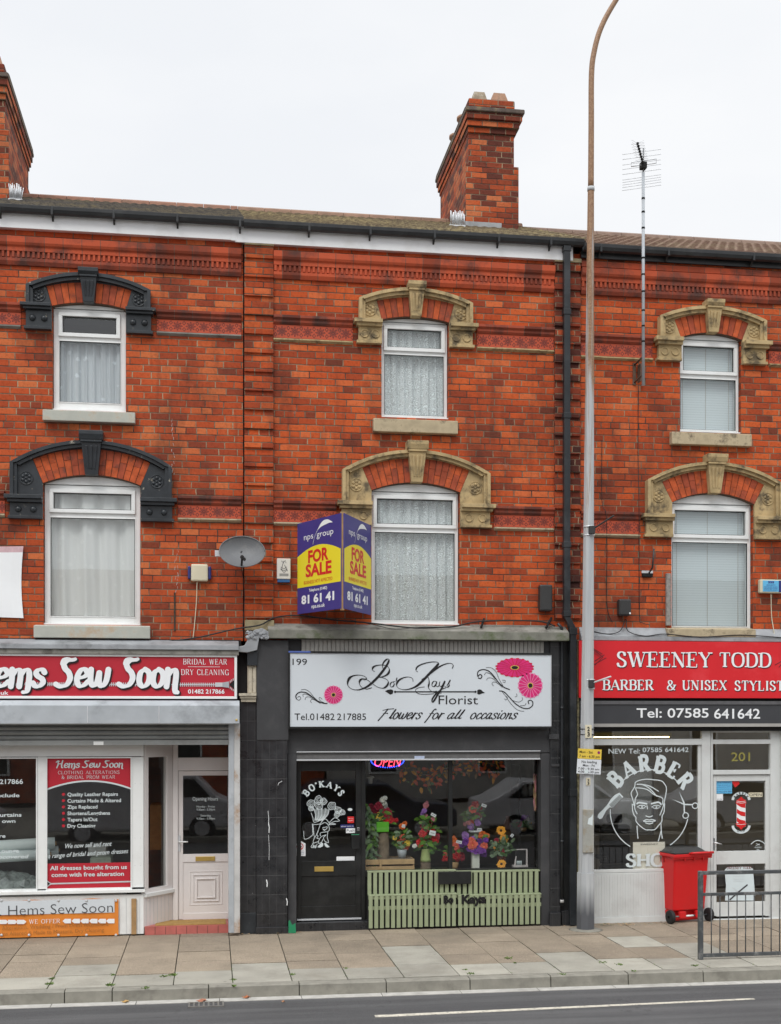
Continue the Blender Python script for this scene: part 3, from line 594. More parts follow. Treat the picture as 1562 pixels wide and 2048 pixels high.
mb.box(x0+.01, x1_-.01, y0+.01, y1_-.01, zt-.029, zt-.026, M('drain void', (.004, .004, .004), .9, 0, 2, 0))
mb.build('drain_grate', label='rectangular rusty iron drain grate in the road beside the kerb', cat='drain')
# ================================================================== TERRACE HOUSES
YB = 7.4                                        # back of the houses
ZE = Z(500, 470, -.08)                          # underside of the fascia board, about
XG1 = X(487); XP1 = X(546); XP2 = X(1108); XP3 = X(1160); XHL = X(0)-4.6; XHR = X(1562)+3.2
LA = dict(x0=X(105), x1=X(252), zt=Z(178, 617), zb=Z(178, 822), za=Z(178, 607))
LB = dict(x0=X(87), x1=X(281), zt=Z(184, 970), zb=Z(184, 1250), za=Z(184, 951))
MA = dict(x0=X(763), x1=X(897), zt=Z(830, 644), zb=Z(830, 836), za=Z(830, 635))
MBW = dict(x0=X(743), x1=X(919), zt=Z(831, 984), zb=Z(831, 1249), za=Z(831, 966))
RA = dict(x0=X(1360), x1=X(1482), zt=Z(1421, 679), zb=Z(1421, 865), za=Z(1421, 667))
RB = dict(x0=X(1343), x1=X(1506), zt=Z(1424, 1008), zb=Z(1424, 1262), za=Z(1424, 987))
ZSH = Z(781, 1276)                              # bottom of the upper brickwork
def wall_mb(x0, x1, z0, z1, holes, m, mside):
    mb = MB(); xs = sorted({x0, x1, *[h['x0'] for h in holes], *[h['x1'] for h in holes]}); zs = sorted({z0, z1, *[h['zb'] for h in holes], *[h['za'] for h in holes]})
    for xa, xb in zip(xs, xs[1:]):
        for za, zb in zip(zs, zs[1:]):
            cx, cz = (xa+xb)/2, (za+zb)/2
            if any(h['x0'] < cx < h['x1'] and h['zb'] < cz < h['za'] for h in holes): continue
            mb.face([(xa, 0, za), (xb, 0, za), (xb, 0, zb), (xa, 0, zb)], m)
    for h in holes:
        a, b, c, d = h['x0'], h['x1'], h['zb'], h['za']; e = .22
        mb.face([(a, 0, c), (a, e, c), (a, e, d), (a, 0, d)][::-1], m); mb.face([(b, 0, c), (b, e, c), (b, e, d), (b, 0, d)], m)
        mb.face([(a, 0, d), (b, 0, d), (b, e, d), (a, e, d)], m); mb.face([(a, 0, c), (a, e, c), (b, e, c), (b, 0, c)], m)
        # dark room behind the window
        q = m_inter; D = 2.2
        mb.face([(a-.3, D, c-.2), (b+.3, D, c-.2), (b+.3, D, d+.1), (a-.3, D, d+.1)], q); mb.face([(a-.3, e, c-.2), (b+.3, e, c-.2), (b+.3, D, c-.2), (a-.3, D, c-.2)], q)
        mb.face([(a-.3, e, d+.1), (b+.3, e, d+.1), (b+.3, D, d+.1), (a-.3, D, d+.1)], q)
        mb.face([(a-.3, e, c-.2), (a-.3, D, c-.2), (a-.3, D, d+.1), (a-.3, e, d+.1)], q); mb.face([(b+.3, e, c-.2), (b+.3, D, c-.2), (b+.3, D, d+.1), (b+.3, e, d+.1)], q)
    mb.face([(x0, YB, 0), (x1, YB, 0), (x1, YB, z1), (x0, YB, z1)][::-1], m)
    mb.face([(x0, .2, z0), (x1, .2, z0), (x1, YB, z0), (x0, YB, z0)], mside)                    # first floor
    for xx in (x0+.012, x1-.012): mb.face([(xx, 0.002, 0), (xx, YB, 0), (xx, YB, z1), (xx, 0.002, z1)], m)
    return mb
HL = thing('terrace_house', 'red brick terrace house with black painted window arches, on the left over the tailor shop', 'house', (X(240), 0, 0), 'terrace houses with shops below')
HM = thing('terrace_house', 'red brick terrace house between two pilasters with lace curtained windows over the florist', 'house', (X(830), 0, 0), 'terrace houses with shops below')
HR = thing('terrace_house', 'red brick terrace house with pale blinds in its windows over the barber shop', 'house', (X(1420), 0, 0), 'terrace houses with shops below')
ZW = ZE+.03
wall_mb(XHL, XG1-.006, ZSH-.06, ZW, [LA, LB], m_brick_l, m_dark).build('wall', HL)
wall_mb(XG1+.012, XP3, ZSH-.06, ZW, [MA, MBW], m_brick, m_dark).build('wall', HM)
wall_mb(XP3, XHR, ZSH-.06, Z(1360, 512, 0), [RA, RB], m_brick_r, m_dark).build('wall', HR)
# gap between the left house and the first pilaster
B('movement_joint', HL, XG1-.008, XG1+.012, .03, .06, ZSH, ZW, m_dark)
# pilasters: alternate courses stand proud
def pilaster(x0, x1, z0, z1, par, m):
    mb = MB(); mb.box(x0, x1, -.03, -.001, z0, z1, m); z = z0+.02; k = 0
    while z < z1-.1:
        h = .185 if k % 2 == 0 else .06
        if k % 2 == 0: mb.box(x0-.003, x1+.003, -.060, -.03, z, min(z+h, z1), m)
        z += h+.008; k += 1
    return mb.build('pilaster', par, .004)
m_brick_p = brick_mat('dark pilaster brick', [(0, (.06, .024, .02)), (.35, (.15, .034, .02)), (.7, (.27, .05, .022)), (1, (.44, .085, .03))], seed=0.0, soot=.6)
pilaster(XG1+.014, XP1, Z(516, 1240), ZW-.161, HM, m_brick); pilaster(XP2, XP3-.01, Z(1130, 1240), ZW-.161, HM, m_brick_p)
mcap = M('pilaster cap stone', (.30, .25, .15), .9, .25, 8, .4, dirt=(.08, .07, .05), dirt_amt=.7, dirt_scale=6)
B('pilaster_cap', HM, XG1+.016, XP1+.012, -.084, -.001, ZW-.16, ZW-.115, mcap, .008); B('pilaster_cap', HM, XP2-.012, XP3+.0, -.084, -.001, ZW-.16, ZW-.10, mcap, .008)
B('pilaster_base', HM, XG1+.016, XP1+.012, -.09, -.001, Z(516, 1262), Z(516, 1241), mcap, .01)
# mouldings: cornice with dentils, string courses with flower tiles
def cornice(par, x0, x1, zt, m, md):
    mb = MB()
    mb.prismx([(0, zt-.02), (-.10, zt-.02), (-.10, zt-.10), (-.085, zt-.13), (-.06, zt-.15), (-.06, zt-.205), (0, zt-.205)][::-1], x0, x1, m)
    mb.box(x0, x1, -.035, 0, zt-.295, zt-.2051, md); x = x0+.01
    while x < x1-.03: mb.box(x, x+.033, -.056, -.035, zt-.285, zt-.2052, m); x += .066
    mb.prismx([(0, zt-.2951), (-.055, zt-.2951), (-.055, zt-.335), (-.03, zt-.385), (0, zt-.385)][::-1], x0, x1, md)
    return mb.build('cornice', par, .003)
ZC = Z(800, 518, -.1)+.05
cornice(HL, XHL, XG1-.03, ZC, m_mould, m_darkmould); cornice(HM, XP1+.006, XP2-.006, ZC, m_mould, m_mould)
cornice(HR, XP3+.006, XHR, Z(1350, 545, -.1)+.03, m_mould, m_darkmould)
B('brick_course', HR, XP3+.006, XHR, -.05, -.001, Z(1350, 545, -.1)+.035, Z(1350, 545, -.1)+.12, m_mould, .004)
def band(par, segs, zt, zb, ml):
    """moulded string above, flower tiles, stone ledge below"""
    for x0, x1 in segs:
        mb = MB(); mb.box(x0, x1, -.012, -.001, zb, zt, m_tile); mb.build('flower_tile_band', par, attr={'tz': [0, 0, 0, 0, 1, 1, 1, 1]})
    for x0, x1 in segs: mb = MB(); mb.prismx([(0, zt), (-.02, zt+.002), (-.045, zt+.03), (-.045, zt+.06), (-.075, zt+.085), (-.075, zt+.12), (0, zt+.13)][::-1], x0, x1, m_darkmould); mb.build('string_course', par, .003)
    for x0, x1 in segs:
        x = x0; mb = MB()
        while x < x1-.02:
            e = min(x1, x+rnd.uniform(.3, .7)); p = rnd.uniform(.035, .055); mb.prismx([(0, zb-.001), (-p, zb-.012), (-p, zb-.03), (0, zb-.055)][::-1], x, e, ml); x = e+.002
        mb.build('ledge', par, .004)
# arched stone surrounds
def arc_pts(hw, z0, z1, n, a=-1.0, b=1.0):
    s = z1-z0; r = (hw*hw+s*s)/(2*s); zc = z1-r; t = math.asin(min(1, hw/r)); return r, zc, t, [(r*math.sin(t*(a+(b-a)*i/n)), zc+r*math.cos(t*(a+(b-a)*i/n))) for i in range(n+1)]
def surround(par, W, cx, hout, zk, zapex, zc0, zc1, zb0, ks, m, label=None, holes=False, ring=.27, rows=1, rosz=.0):
    """W window rect, hout half width over the hood, zk top of its vertical legs, ks keystone (z0, z1, half top, half bottom)"""
    root = MB(); hin = (W['x1']-W['x0'])/2; cx = (W['x0']+W['x1'])/2
    ri, zci, ti, ip = arc_pts(hin+.004, W['zt']+.0, W['za'], 20)
    # hood mould
    ro, zco, to, op = arc_pts(hout, zk, zapex, 28)
    path_o = [(-hout, zc1)]+op+[(hout, zc1)]
    def off(path, d):
        o = []
        for i, p in enumerate(path):
            a = path[max(0, i-1)]; b = path[min(len(path)-1, i+1)]; dx, dz = b[0]-a[0], b[1]-a[1]; q = math.hypot(dx, dz); o.append((p[0]+dz/q*d, p[1]-dx/q*d))
        return o
    for d0, d1, y in ((0, .045, -.13), (.0451, .09, -.095)):
        po, pi = off(path_o, d0), off(path_o, d1)
        for k in range(len(po)-1):
            a, b, c, d = po[k], po[k+1], pi[k+1], pi[k]
            f = [(cx+q[0], y, q[1]) for q in (a, b, c, d)]; g = [(cx+q[0], .0, q[1]) for q in (a, b, c, d)]
            root.face(f[::-1], m); root.face([f[0], f[1], g[1], g[0]], m); root.face([f[3], f[2], g[2], g[3]][::-1], m)
            if k == 0: root.face([f[0], f[3], g[3], g[0]], m)
            if k == len(po)-2: root.face([f[1], f[2], g[2], g[1]][::-1], m)
    # spandrels: between hood and brick ring, down to the cornice
    rr = ri+ring; pi = off(path_o, .085); tr = ti*1.0
    ringl = [(rr*math.sin(-tr+2*tr*i/24), zci+rr*math.cos(-tr+2*tr*i/24)) for i in range(25)]
    half = [p for p in pi if p[0] <= 0]; L = half+[(0, ringl[12][1])]+[ringl[i] for i in range(11, -1, -1)]+[(-hin-.004, W['zt']), (-hin-.004, zc1)]
    root.prism([(cx+a, b) for a, b in L][::-1], -.042, 0, m)
    root.prism([(cx-a, b) for a, b in L], -.042, 0, m)
    for sgn in (-1, 1):
        a, b = cx+sgn*(hin+.004), cx+sgn*(hout+.005)
        root.box(a, cx+sgn*(hout+.07), -.17, 0, zc0+(zc1-zc0)*.45, zc1, m); root.box(a, cx+sgn*(hout+.035), -.13, 0, zc0, zc0+(zc1-zc0)*.449, m)
        root.box(a, b, -.075, 0, zb0, zc0-.001, m); root.box(a, cx+sgn*(hout+.03), -.09, 0, zb0-.04, zb0-.001, m)
        for q in (.28, .74):
            bx = a+(b-a)*q; bz = (zb0+zc0)/2
            if holes: root.lathe([(.062, 0), (.058, -.014), (.045, -.014), (.042, -.002)], (bx, -.075, bz), m, 16, 'y')
            else: root.ball((bx, -.078, bz), .045, m, 12, 6, .8)
        # carved rosette
        rx = cx+sgn*(hin+(hout-hin)*.52); rz = zc1+(zk-zc1)*.55+rosz; s_ = min(.075, (hout-hin)*.24)
        root.lathe([(s_*1.25, 0), (s_*1.25, -.01), (s_*1.1, -.01), (s_*1.08, -.003)], (rx, -.042, rz), m, 18, 'y')
        for k in range(6):
            t = 6.283*k/6+.5; root.ball((rx+s_*.66*math.cos(t), -.044, rz+s_*.66*math.sin(t)), s_*.34, m, 8, 4, .7)
        root.ball((rx, -.046, rz), s_*.25, m, 8, 4, .8)
    o = root.build('window_surround', par, .004, label=label)
    # brick voussoirs
    mb = MB(); arc = 2*ti*ri; n = max(8, int(arc/.085)); n += n % 2; vr = random.Random(int(abs(cx)*100+W['zt']*10)); gap = .004/ri
    for i in range(n):
        t0, t1 = -ti+2*ti*i/n+gap, -ti+2*ti*(i+1)/n-gap; cuts = [0, ring] if (rows == 1 or vr.random() < .0) else [0, ring*(.38 if i % 2 else .62), ring]
        for c0, c1 in zip(cuts, cuts[1:]):
            c0 += .004; q = [(cx+(ri+c)*math.sin(t), zci+(ri+c)*math.cos(t)) for t, c in ((t0, c0), (t1, c0), (t1, c1), (t0, c1))]
            mb.prism(q, -.03-vr.uniform(0, .008), .10, m_vous if vr.random() < .68 else m_vous2)
    bk = [(cx+(ri+.0)*math.sin(-ti+2*ti*i/20), zci+(ri+.0)*math.cos(-ti+2*ti*i/20)) for i in range(21)]+[(cx+(ri+ring)*math.sin(ti-2*ti*i/20), zci+(ri+ring)*math.cos(ti-2*ti*i/20)) for i in range(21)]
    for k in range(20):
        q = [bk[k], bk[k+1], bk[40-k], bk[41-k]]
        if k < 20: mb.prism([bk[k], bk[k+1], bk[40-k], bk[41-k]], -.018, .095, M('arch mortar', (.13, .085, .06), .9))
    mb.build('brick_arch', o)
    z0, z1, ht, hb = ks; mb = MB(); zm = z1-(z1-z0)*.26
    mb.hexa([(cx-hb, -.12, z0), (cx+hb, -.12, z0), (cx+hb, .02, z0), (cx-hb, .02, z0), (cx-ht*.82, -.16, zm), (cx+ht*.82, -.16, zm), (cx+ht*.82, .0, zm), (cx-ht*.82, .0, zm)], m)
    for k in range(3):
        f = (k-1)*.5; mb.hexa([(cx+f*hb-.012, -.135, z0+.07), (cx+f*hb+.012, -.135, z0+.07), (cx+f*hb+.012, -.12, z0+.07), (cx+f*hb-.012, -.12, z0+.07), (cx+f*ht*.82-.016, -.178, zm-.05), (cx+f*ht*.82+.016, -.178, zm-.05), (cx+f*ht*.82+.016, -.15, zm-.05), (cx+f*ht*.82-.016, -.15, zm-.05)], m)
    mb.box(cx-ht*.88, cx+ht*.88, -.185, 0, zm, zm+.03, m)
    mb.prismx([(0, zm+.0301), (-.19, zm+.0301), (-.215, z1-.05), (-.215, z1), (0, z1)][::-1], cx-ht, cx+ht, m)
    mb.build('keystone', o, .005)
def zz(px, py): return Z(px, py)
xw = lambda a, b: (X(b)-X(a))/2
surround(HL, LA, 0, xw(53, 301), zz(178, 580), zz(178, 551), zz(178, 628), zz(178, 617), zz(178, 660), (zz(178, 609), zz(178, 545), xw(156, 196), xw(166, 188)), m_black, 'black painted window surround with peeling hood mould', ring=.27)
surround(HL, LB, 0, xw(20, 342), zz(184, 932), zz(184, 884), zz(184, 1010), zz(184, 996), zz(184, 1036), (zz(181, 952), zz(181, 867), xw(155, 203), xw(168, 194)), m_black, 'black painted window surround with square carved rosettes', ring=.35, rows=2)
surround(HM, MA, 0, xw(717, 943), zz(830, 606), zz(830, 581), zz(830, 661), zz(830, 648), zz(830, 688), (zz(830, 637), zz(830, 571), xw(813, 849), xw(821, 841)), m_sand, None, True, ring=.27)
surround(HM, MBW, 0, xw(684, 978), zz(831, 946), zz(831, 903), zz(831, 1022), zz(831, 1008), zz(831, 1048), (zz(832, 967), zz(832, 887), xw(811, 853), xw(821, 843)), m_sand, None, True, ring=.34, rows=2)
surround(HR, RA, 0, xw(1317, 1529), zz(1421, 641), zz(1421, 617), zz(1421, 697), zz(1421, 683), zz(1421, 722), (zz(1424, 669), zz(1424, 607), xw(1407, 1442), xw(1414, 1433)), m_sand, None, True, ring=.27)
surround(HR, RB, 0, xw(1290, 1558), zz(1424, 966), zz(1424, 927), zz(1424, 1046), zz(1424, 1033), zz(1424, 1072), (zz(1426, 989), zz(1426, 913), xw(1407, 1447), xw(1416, 1437)), m_sand, None, True, ring=.33, rows=2)
def segs(lo, hi, cx, h): return [(lo, cx-h-.008), (cx+h+.008, hi)]
cxL, cxM, cxR = (LA['x0']+LA['x1'])/2, (MA['x0']+MA['x1'])/2, (RA['x0']+RA['x1'])/2
band(HL, segs(XHL, XG1-.03, cxL, xw(53, 301)+.07), zz(300, 638), zz(300, 662), m_ledge)
band(HL, segs(XHL, XG1-.03, (LB['x0']+LB['x1'])/2, xw(20, 342)+.07), zz(400, 1011), zz(400, 1036), m_sandsill)
band(HM, segs(XP1+.006, XP2-.006, cxM, xw(717, 943)+.07), zz(830, 662), zz(830, 688), m_sand)
band(HM, segs(XP1+.006, XP2-.006, (MBW['x0']+MBW['x1'])/2, xw(684, 977)+.07), zz(830, 1026), zz(830, 1050), m_sandsill)
band(HR, segs(XP3+.006, XHR, cxR, xw(1317, 1529)+.07), zz(1421, 697), zz(1421, 722), m_sand)
band(HR, segs(XP3+.006, XHR, (RB['x0']+RB['x1'])/2, xw(1290, 1558)+.07), zz(1424, 1046), zz(1424, 1072), m_sandsill)
# upper windows
def upvc(par, W, tr, up, lo, label=None):
    """tr transom z (top, bottom); up / lo panes (x0,x1,z0,z1)"""
    root = MB(); a, b, c, d, e = W['x0']+.006, W['x1']-.006, W['zb'], W['zt'], W['za']; y0, y1 = .075, .15
    w_ = lo[0]-a
    root.box(a, lo[0], y0, y1, c, d, m_upvc); root.box(lo[1], b, y0, y1, c, d, m_upvc); root.box(lo[0], lo[1], y0, y1, c, lo[2], m_upvc)
    root.box(lo[0], lo[1], y0, y1, lo[3], up[2], m_upvc); root.box(lo[0], lo[1], y0, y1, up[3], d, m_upvc)
    root.box(lo[0], up[0], y0, y1, up[2], up[3], m_upvc); root.box(up[1], lo[1], y0, y1, up[2], up[3], m_upvc)
    # raised opening sash and lower bead
    def fr(x0, x1, z0, z1, t, p):
        root.box(x0, x1, p, y0-.0005, z1-t, z1, m_upvc); root.box(x0, x1, p, y0-.0005, z0, z0+t, m_upvc); root.box(x0, x0+t, p, y0-.0005, z0+t, z1-t, m_upvc); root.box(x1-t, x1, p, y0-.0005, z0+t, z1-t, m_upvc)
    fr(up[0]-.06, up[1]+.06, up[2]-.055, up[3]+.055, .05, .045); fr(lo[0]-.014, lo[1]+.014, lo[2]-.012, lo[3]+.012, .013, .066)
    hw = (b-a)/2; cx = (a+b)/2; r, zc, t, pts = arc_pts(hw, d+.008, e-.006, 16)
    root.prism([(a, d+.002)]+[(cx+p[0], p[1]) for p in pts]+[(b, d+.002)][:1] if False else [(cx+p[0], p[1]) for p in pts][::-1], .055, .14, m_upvc)
    root.box(a-.01, b+.01, .02, .075, c-.002, c+.022, m_upvc)
    o = root.build('window', par, .004, label=label)
    mb = MB()
    for q in (up, lo): mb.box(q[0]-.001, q[0]+.006, .068, .09, q[2], q[3], m_ink); mb.box(q[1]-.006, q[1]+.001, .068, .09, q[2], q[3], m_ink); mb.box(q[0], q[1], .069, .09, q[3]-.006, q[3]+.001, m_ink); mb.box(q[0], q[1], .069, .09, q[2]-.001, q[2]+.005, m_ink)
    mb.build('gasket', o)
    for q in (up, lo):
        MB().face([(q[0], .1, q[2]), (q[1], .1, q[2]), (q[1], .1, q[3]), (q[0], .1, q[3])], m_glass) or None
        g = MB(); g.face([(q[0], .1, q[2]), (q[1], .1, q[2]), (q[1], .1, q[3]), (q[0], .1, q[3])], m_glass); g.build('pane', o)
    return o
def rc(x0, x1, y0, y1, cx=None):
    c = (x0+x1)/2; return (X(x0), X(x1), Z(c, y1), Z(c, y0))
upvc(HL, LA, 0, rc(125, 231, 632, 664), rc(118, 240, 681, 803))
upvc(HL, LB, 0, rc(107, 261, 986, 1017), rc(100, 269, 1035, 1232))
upvc(HM, MA, 0, rc(777, 883, 658, 693), rc(770, 889, 708, 829))
upvc(HM, MBW, 0, rc(756, 906, 998, 1047), rc(751, 911, 1064, 1240))
upvc(HR, RA, 0, rc(1370, 1470, 692, 740), rc(1364, 1475, 756, 858))
upvc(HR, RB, 0, rc(1353, 1493, 1021, 1068), rc(1348, 1498, 1084, 1252))
def sill(par, x0, x1, y0, y1, m, label=None):
    c = (x0+x1)/2; mb = MB(); a, b = X(x0, -.1), X(x1, -.1); zt, zb = Z(c, y0, -.1), Z(c, y1, -.1)
    mb.prismx([(.08, zb), (.08, zt+.03), (-.02, zt+.012), (-.10, zt), (-.10, zb)], a, b, m); mb.build('window_sill', par, .008, label=label)
sill(HL, 85, 270, 822, 843, m_sill_paint); sill(HL, 67, 300, 1252, 1276, m_sill_paint, 'grey window sill with flaking paint')
sill(HM, 747, 916, 839, 865, m_sandsill); sill(HR, 1344, 1504, 866, 890, m_sandsill, 'cream stone window sill with a crack')
sill(HR, 1335, 1512, 1258, 1274, m_sandsill)
# curtains and blinds: things that hang inside
def curtain(name, W, up, lo, m, label, cat, amp=.022, per=.11, parts=1, gather=0.0, group=None, y=.19):
    mb = MB(); x0, x1 = W['x0']+.03, W['x1']-.03; z0, z1 = W['zb']+.04, (W['zt']-.03 if W is not LA else Z(178, 672)); n = 90; cr_ = random.Random(len(label)); ph = [cr_.uniform(0, 6) for _ in range(4)]
    def q(i, z):
        u = i/n; xx = x0+(x1-x0)*u
        d = amp*(math.sin(6.283*(xx/per)+ph[0])+.5*math.sin(6.283*xx/(per*1.9)+ph[1])+.35*math.sin(6.283*xx/(per*.47)+ph[2]+z))
        return (xx, y+d, z)
    for k in range(6):
        za, zb = z0+(z1-z0)*k/6, z0+(z1-z0)*(k+1)/6
        for i in range(n):
            mb.face([q(i, za), q(i+1, za), q(i+1, zb), q(i, zb)], m, True)
    mb.build(name, label=label, cat=cat, group=group)
curtain('net_curtain', LA, 0, 0, m_spot, 'spotted net curtain in the top window with black surround', 'curtain', group='net curtains upstairs')
curtain('net_curtain', LB, 0, 0, m_voile, 'plain pale voile curtain in the large window above the tailor shop sign', 'curtain', .03, .3, group='net curtains upstairs')
curtain('net_curtain', MA, 0, 0, m_lace, 'white lace curtain in the top floor window above the florist', 'curtain', .02, .12, group='net curtains upstairs')
curtain('net_curtain', MBW, 0, 0, m_lace, 'white lace curtain in the large window beside the for sale boards', 'curtain', .02, .13, group='net curtains upstairs')
for W, lb in ((RA, 'pale venetian blind closed in the top floor window above the barber'), (RB, 'pale venetian blind closed in the large lower window above the barber')):
    mb = MB(); mb.box(W['x0']+.03, W['x1']-.03, .19, .20, W['zb']+.03, W['zt']-.02, m_blind); w3 = (W['x1']-W['x0'])/3
    for f in (.12, .5, .88): xx = W['x0']+(W['x1']-W['x0'])*f; mb.box(xx-.003, xx+.003, .184, .1895, W['zb']+.03, W['zt']-.02, m_vent)
    mb.build('venetian_blind', label=lb, cat='blind', group='blinds in the barber house windows')
# roofline ----------------------------------------------------------
def fasc(par, x0, x1, zb, zt, m):
    B('fascia_board', par, x0, x1, -.09, -.06, zb, zt, m, .004)
FZ0, FZ1 = Z(470, 480, -.09), Z(470, 451, -.09)
fasc(HL, XHL, X(470, -.09), FZ0, FZ1+.02, m_fascia); fasc(HM, X(470, -.09)+.002, X(1146, -.09), FZ0-.025, FZ1+.01, m_fascia)
B('soffit', HL, XHL, XG1, -.06, .0, FZ0+.004, FZ0+.02, m_fascia); B('soffit', HM, XG1+.002, XP3, -.06, .0, FZ0-.02, FZ0-.004, m_fascia)
B('fascia_joint', HM, X(467, -.1)-.03, X(470, -.1)+.02, -.095, -.0905, FZ0-.01, FZ1, m_fascia, .003)
def gutter(par, x0, x1, z, y, br, h=.10):
    mb = MB(); prof = [(y+.055, z), (y+.055, z-h*.55), (y+.03, z-h*.9), (y-.0, z-h), (y-.04, z-h*.85), (y-.062, z-h*.45), (y-.065, z)]
    inn = [(a+(.004 if a > y else -.004)*-1, b+.004) for a, b in prof]
    mb.prismx(prof+[(y-.058, z), (y-.052, z-h*.4), (y+.0, z-h*.88), (y+.045, z-h*.5), (y+.048, z)], x0, x1, m_gutter)
    x = x0+.4
    for x in br: mb.box(x-.015, x+.015, y-.069, y+.06, z-h-.012, z-.01, m_gutter); mb.prismx([(y+.06, z-h-.06), (y-.01, z-h-.004), (y+.06, z-h-.004)], x-.012, x+.012, m_gutter)
    return mb.build('gutter', par, .003)
GZ = Z(500, 437, -.19)
gutter(HL, XHL, XG1-.002, GZ, -.155, [X(p, -.15) for p in (-260, -130, 0, 105, 228, 355)])
gutter(HM, XG1, XP3, GZ-.02, -.155, [X(p, -.15) for p in (480, 618, 740, 868, 996, 1100)])
RZ = Z(1360, 497, -.19)
mb = MB(); mb.box(XP3, XHR, -.07, -.04, RZ-.16, RZ-.02, m_gutter); mb.build('fascia_board', HR, label='black fascia board')
gutter(HR, XP3+.002, XHR, RZ, -.145, [X(p, -.15) for p in (1200, 1335, 1505, 1620)], .105)
m_roof = None
def roof_mat(name, a, b, lich):
    t = NT(name); p = t.pos(); n = t.noise(p, 14, 6, .7); n2 = t.noise(p, .7, 4)
    c = t.ramp(n, [(.3, a), (.7, b)]); c = t.mix(t.math('MULTIPLY', t.ramp(n2, [(.35, 0.0), (.6, 1.0)]), t.ramp(n, [(.42, 0.0), (.6, .9)])), c, lich)
    t.l(c, t.b.inputs['Base Color']); t.b.inputs['Roughness'].default_value = .95; t.bump(n, .5, .01); return t.m
m_roof_l = roof_mat('dark grey roof tiles', (.05, .045, .04), (.13, .115, .10), (.17, .14, .08)); m_roof_m = roof_mat('lichened roof tiles', (.10, .075, .05), (.20, .16, .10), (.33, .27, .14)); m_roof_r = roof_mat('brown roof tiles', (.13, .075, .055), (.21, .135, .10), (.22, .17, .11))
YR = 3.55
def roof(par, x0, x1, z, m, mr, slope=.438):
    mb = MB(); per = .15; sub = 6; n = int((x1-x0)/per*sub); rows = 11; ys = -.13; L = YR-ys; base_v = []
    for r in range(rows):
        ya, yb = ys+L*r/rows, ys+L*(r+1)/rows+.03; i0 = len(mb.v)
        for i in range(n+1):
            x = x0+(x1-x0)*i/n; h = .022*abs(math.sin(math.pi*(x-x0)/per))**.8
            mb.v.append((x, ya, z+(ya-ys)*slope+h+.028-.03)); mb.v.append((x, ya, z+(ya-ys)*slope+h+.028)); mb.v.append((x, yb, z+(yb-ys)*slope+h+.004))
        for i in range(n):
            a = i0+3*i; mb.f.append([a, a+3, a+4, a+1]); mb.f.append([a+1, a+4, a+5, a+2]); mb.m += [m, m]; mb.sm += [False, True]
    zr = z+L*slope
    mb.face([(x0, YR, zr), (x1, YR, zr), (x1, YB+.2, zr-(YB+.2-YR)*slope), (x0, YB+.2, zr-(YB+.2-YR)*slope)], m)
    mb.face([(x0, ys+.03, z-.012), (x1, ys+.03, z-.012), (x1, YR, zr-.03), (x0, YR, zr-.03)][::-1], m_dark)
    mb.box(x0, x1, ys+.02, ys+.05, z-.05, z+.003, m_dark)
    o = mb.build('roof', par)
    mb = MB(); x = x0
    while x < x1:
        e = min(x1, x+.44); mb.prismx([(YR-.13, zr-.03), (YR-.10, zr+.035), (YR-.04, zr+.075), (YR+.04, zr+.075), (YR+.10, zr+.035), (YR+.13, zr-.03)][::-1], x, e-.006, mr); x = e
    mb.build('ridge_tiles', o, .004); return o
def roof_z(y, z): return z+(y+.13)*.438
rl = roof(HL, XHL-.2, XG1, GZ+.0, m_roof_l, M('red ridge tile', (.235, .12, .08), .9, .2, 6, .3, dirt=(.10, .08, .06), dirt_amt=.6)); rm = roof(HM, XG1, XP3+.05, GZ-.003, m_roof_m, M('brown ridge tile', (.23, .14, .095), .9, .2, 6, .3, dirt=(.10, .08, .06), dirt_amt=.5)); rr_ = roof(HR, XP3+.05, XHR+.2, RZ+.01, m_roof_r, M('dull ridge tile', (.19, .13, .10), .9, .2, 6, .3))
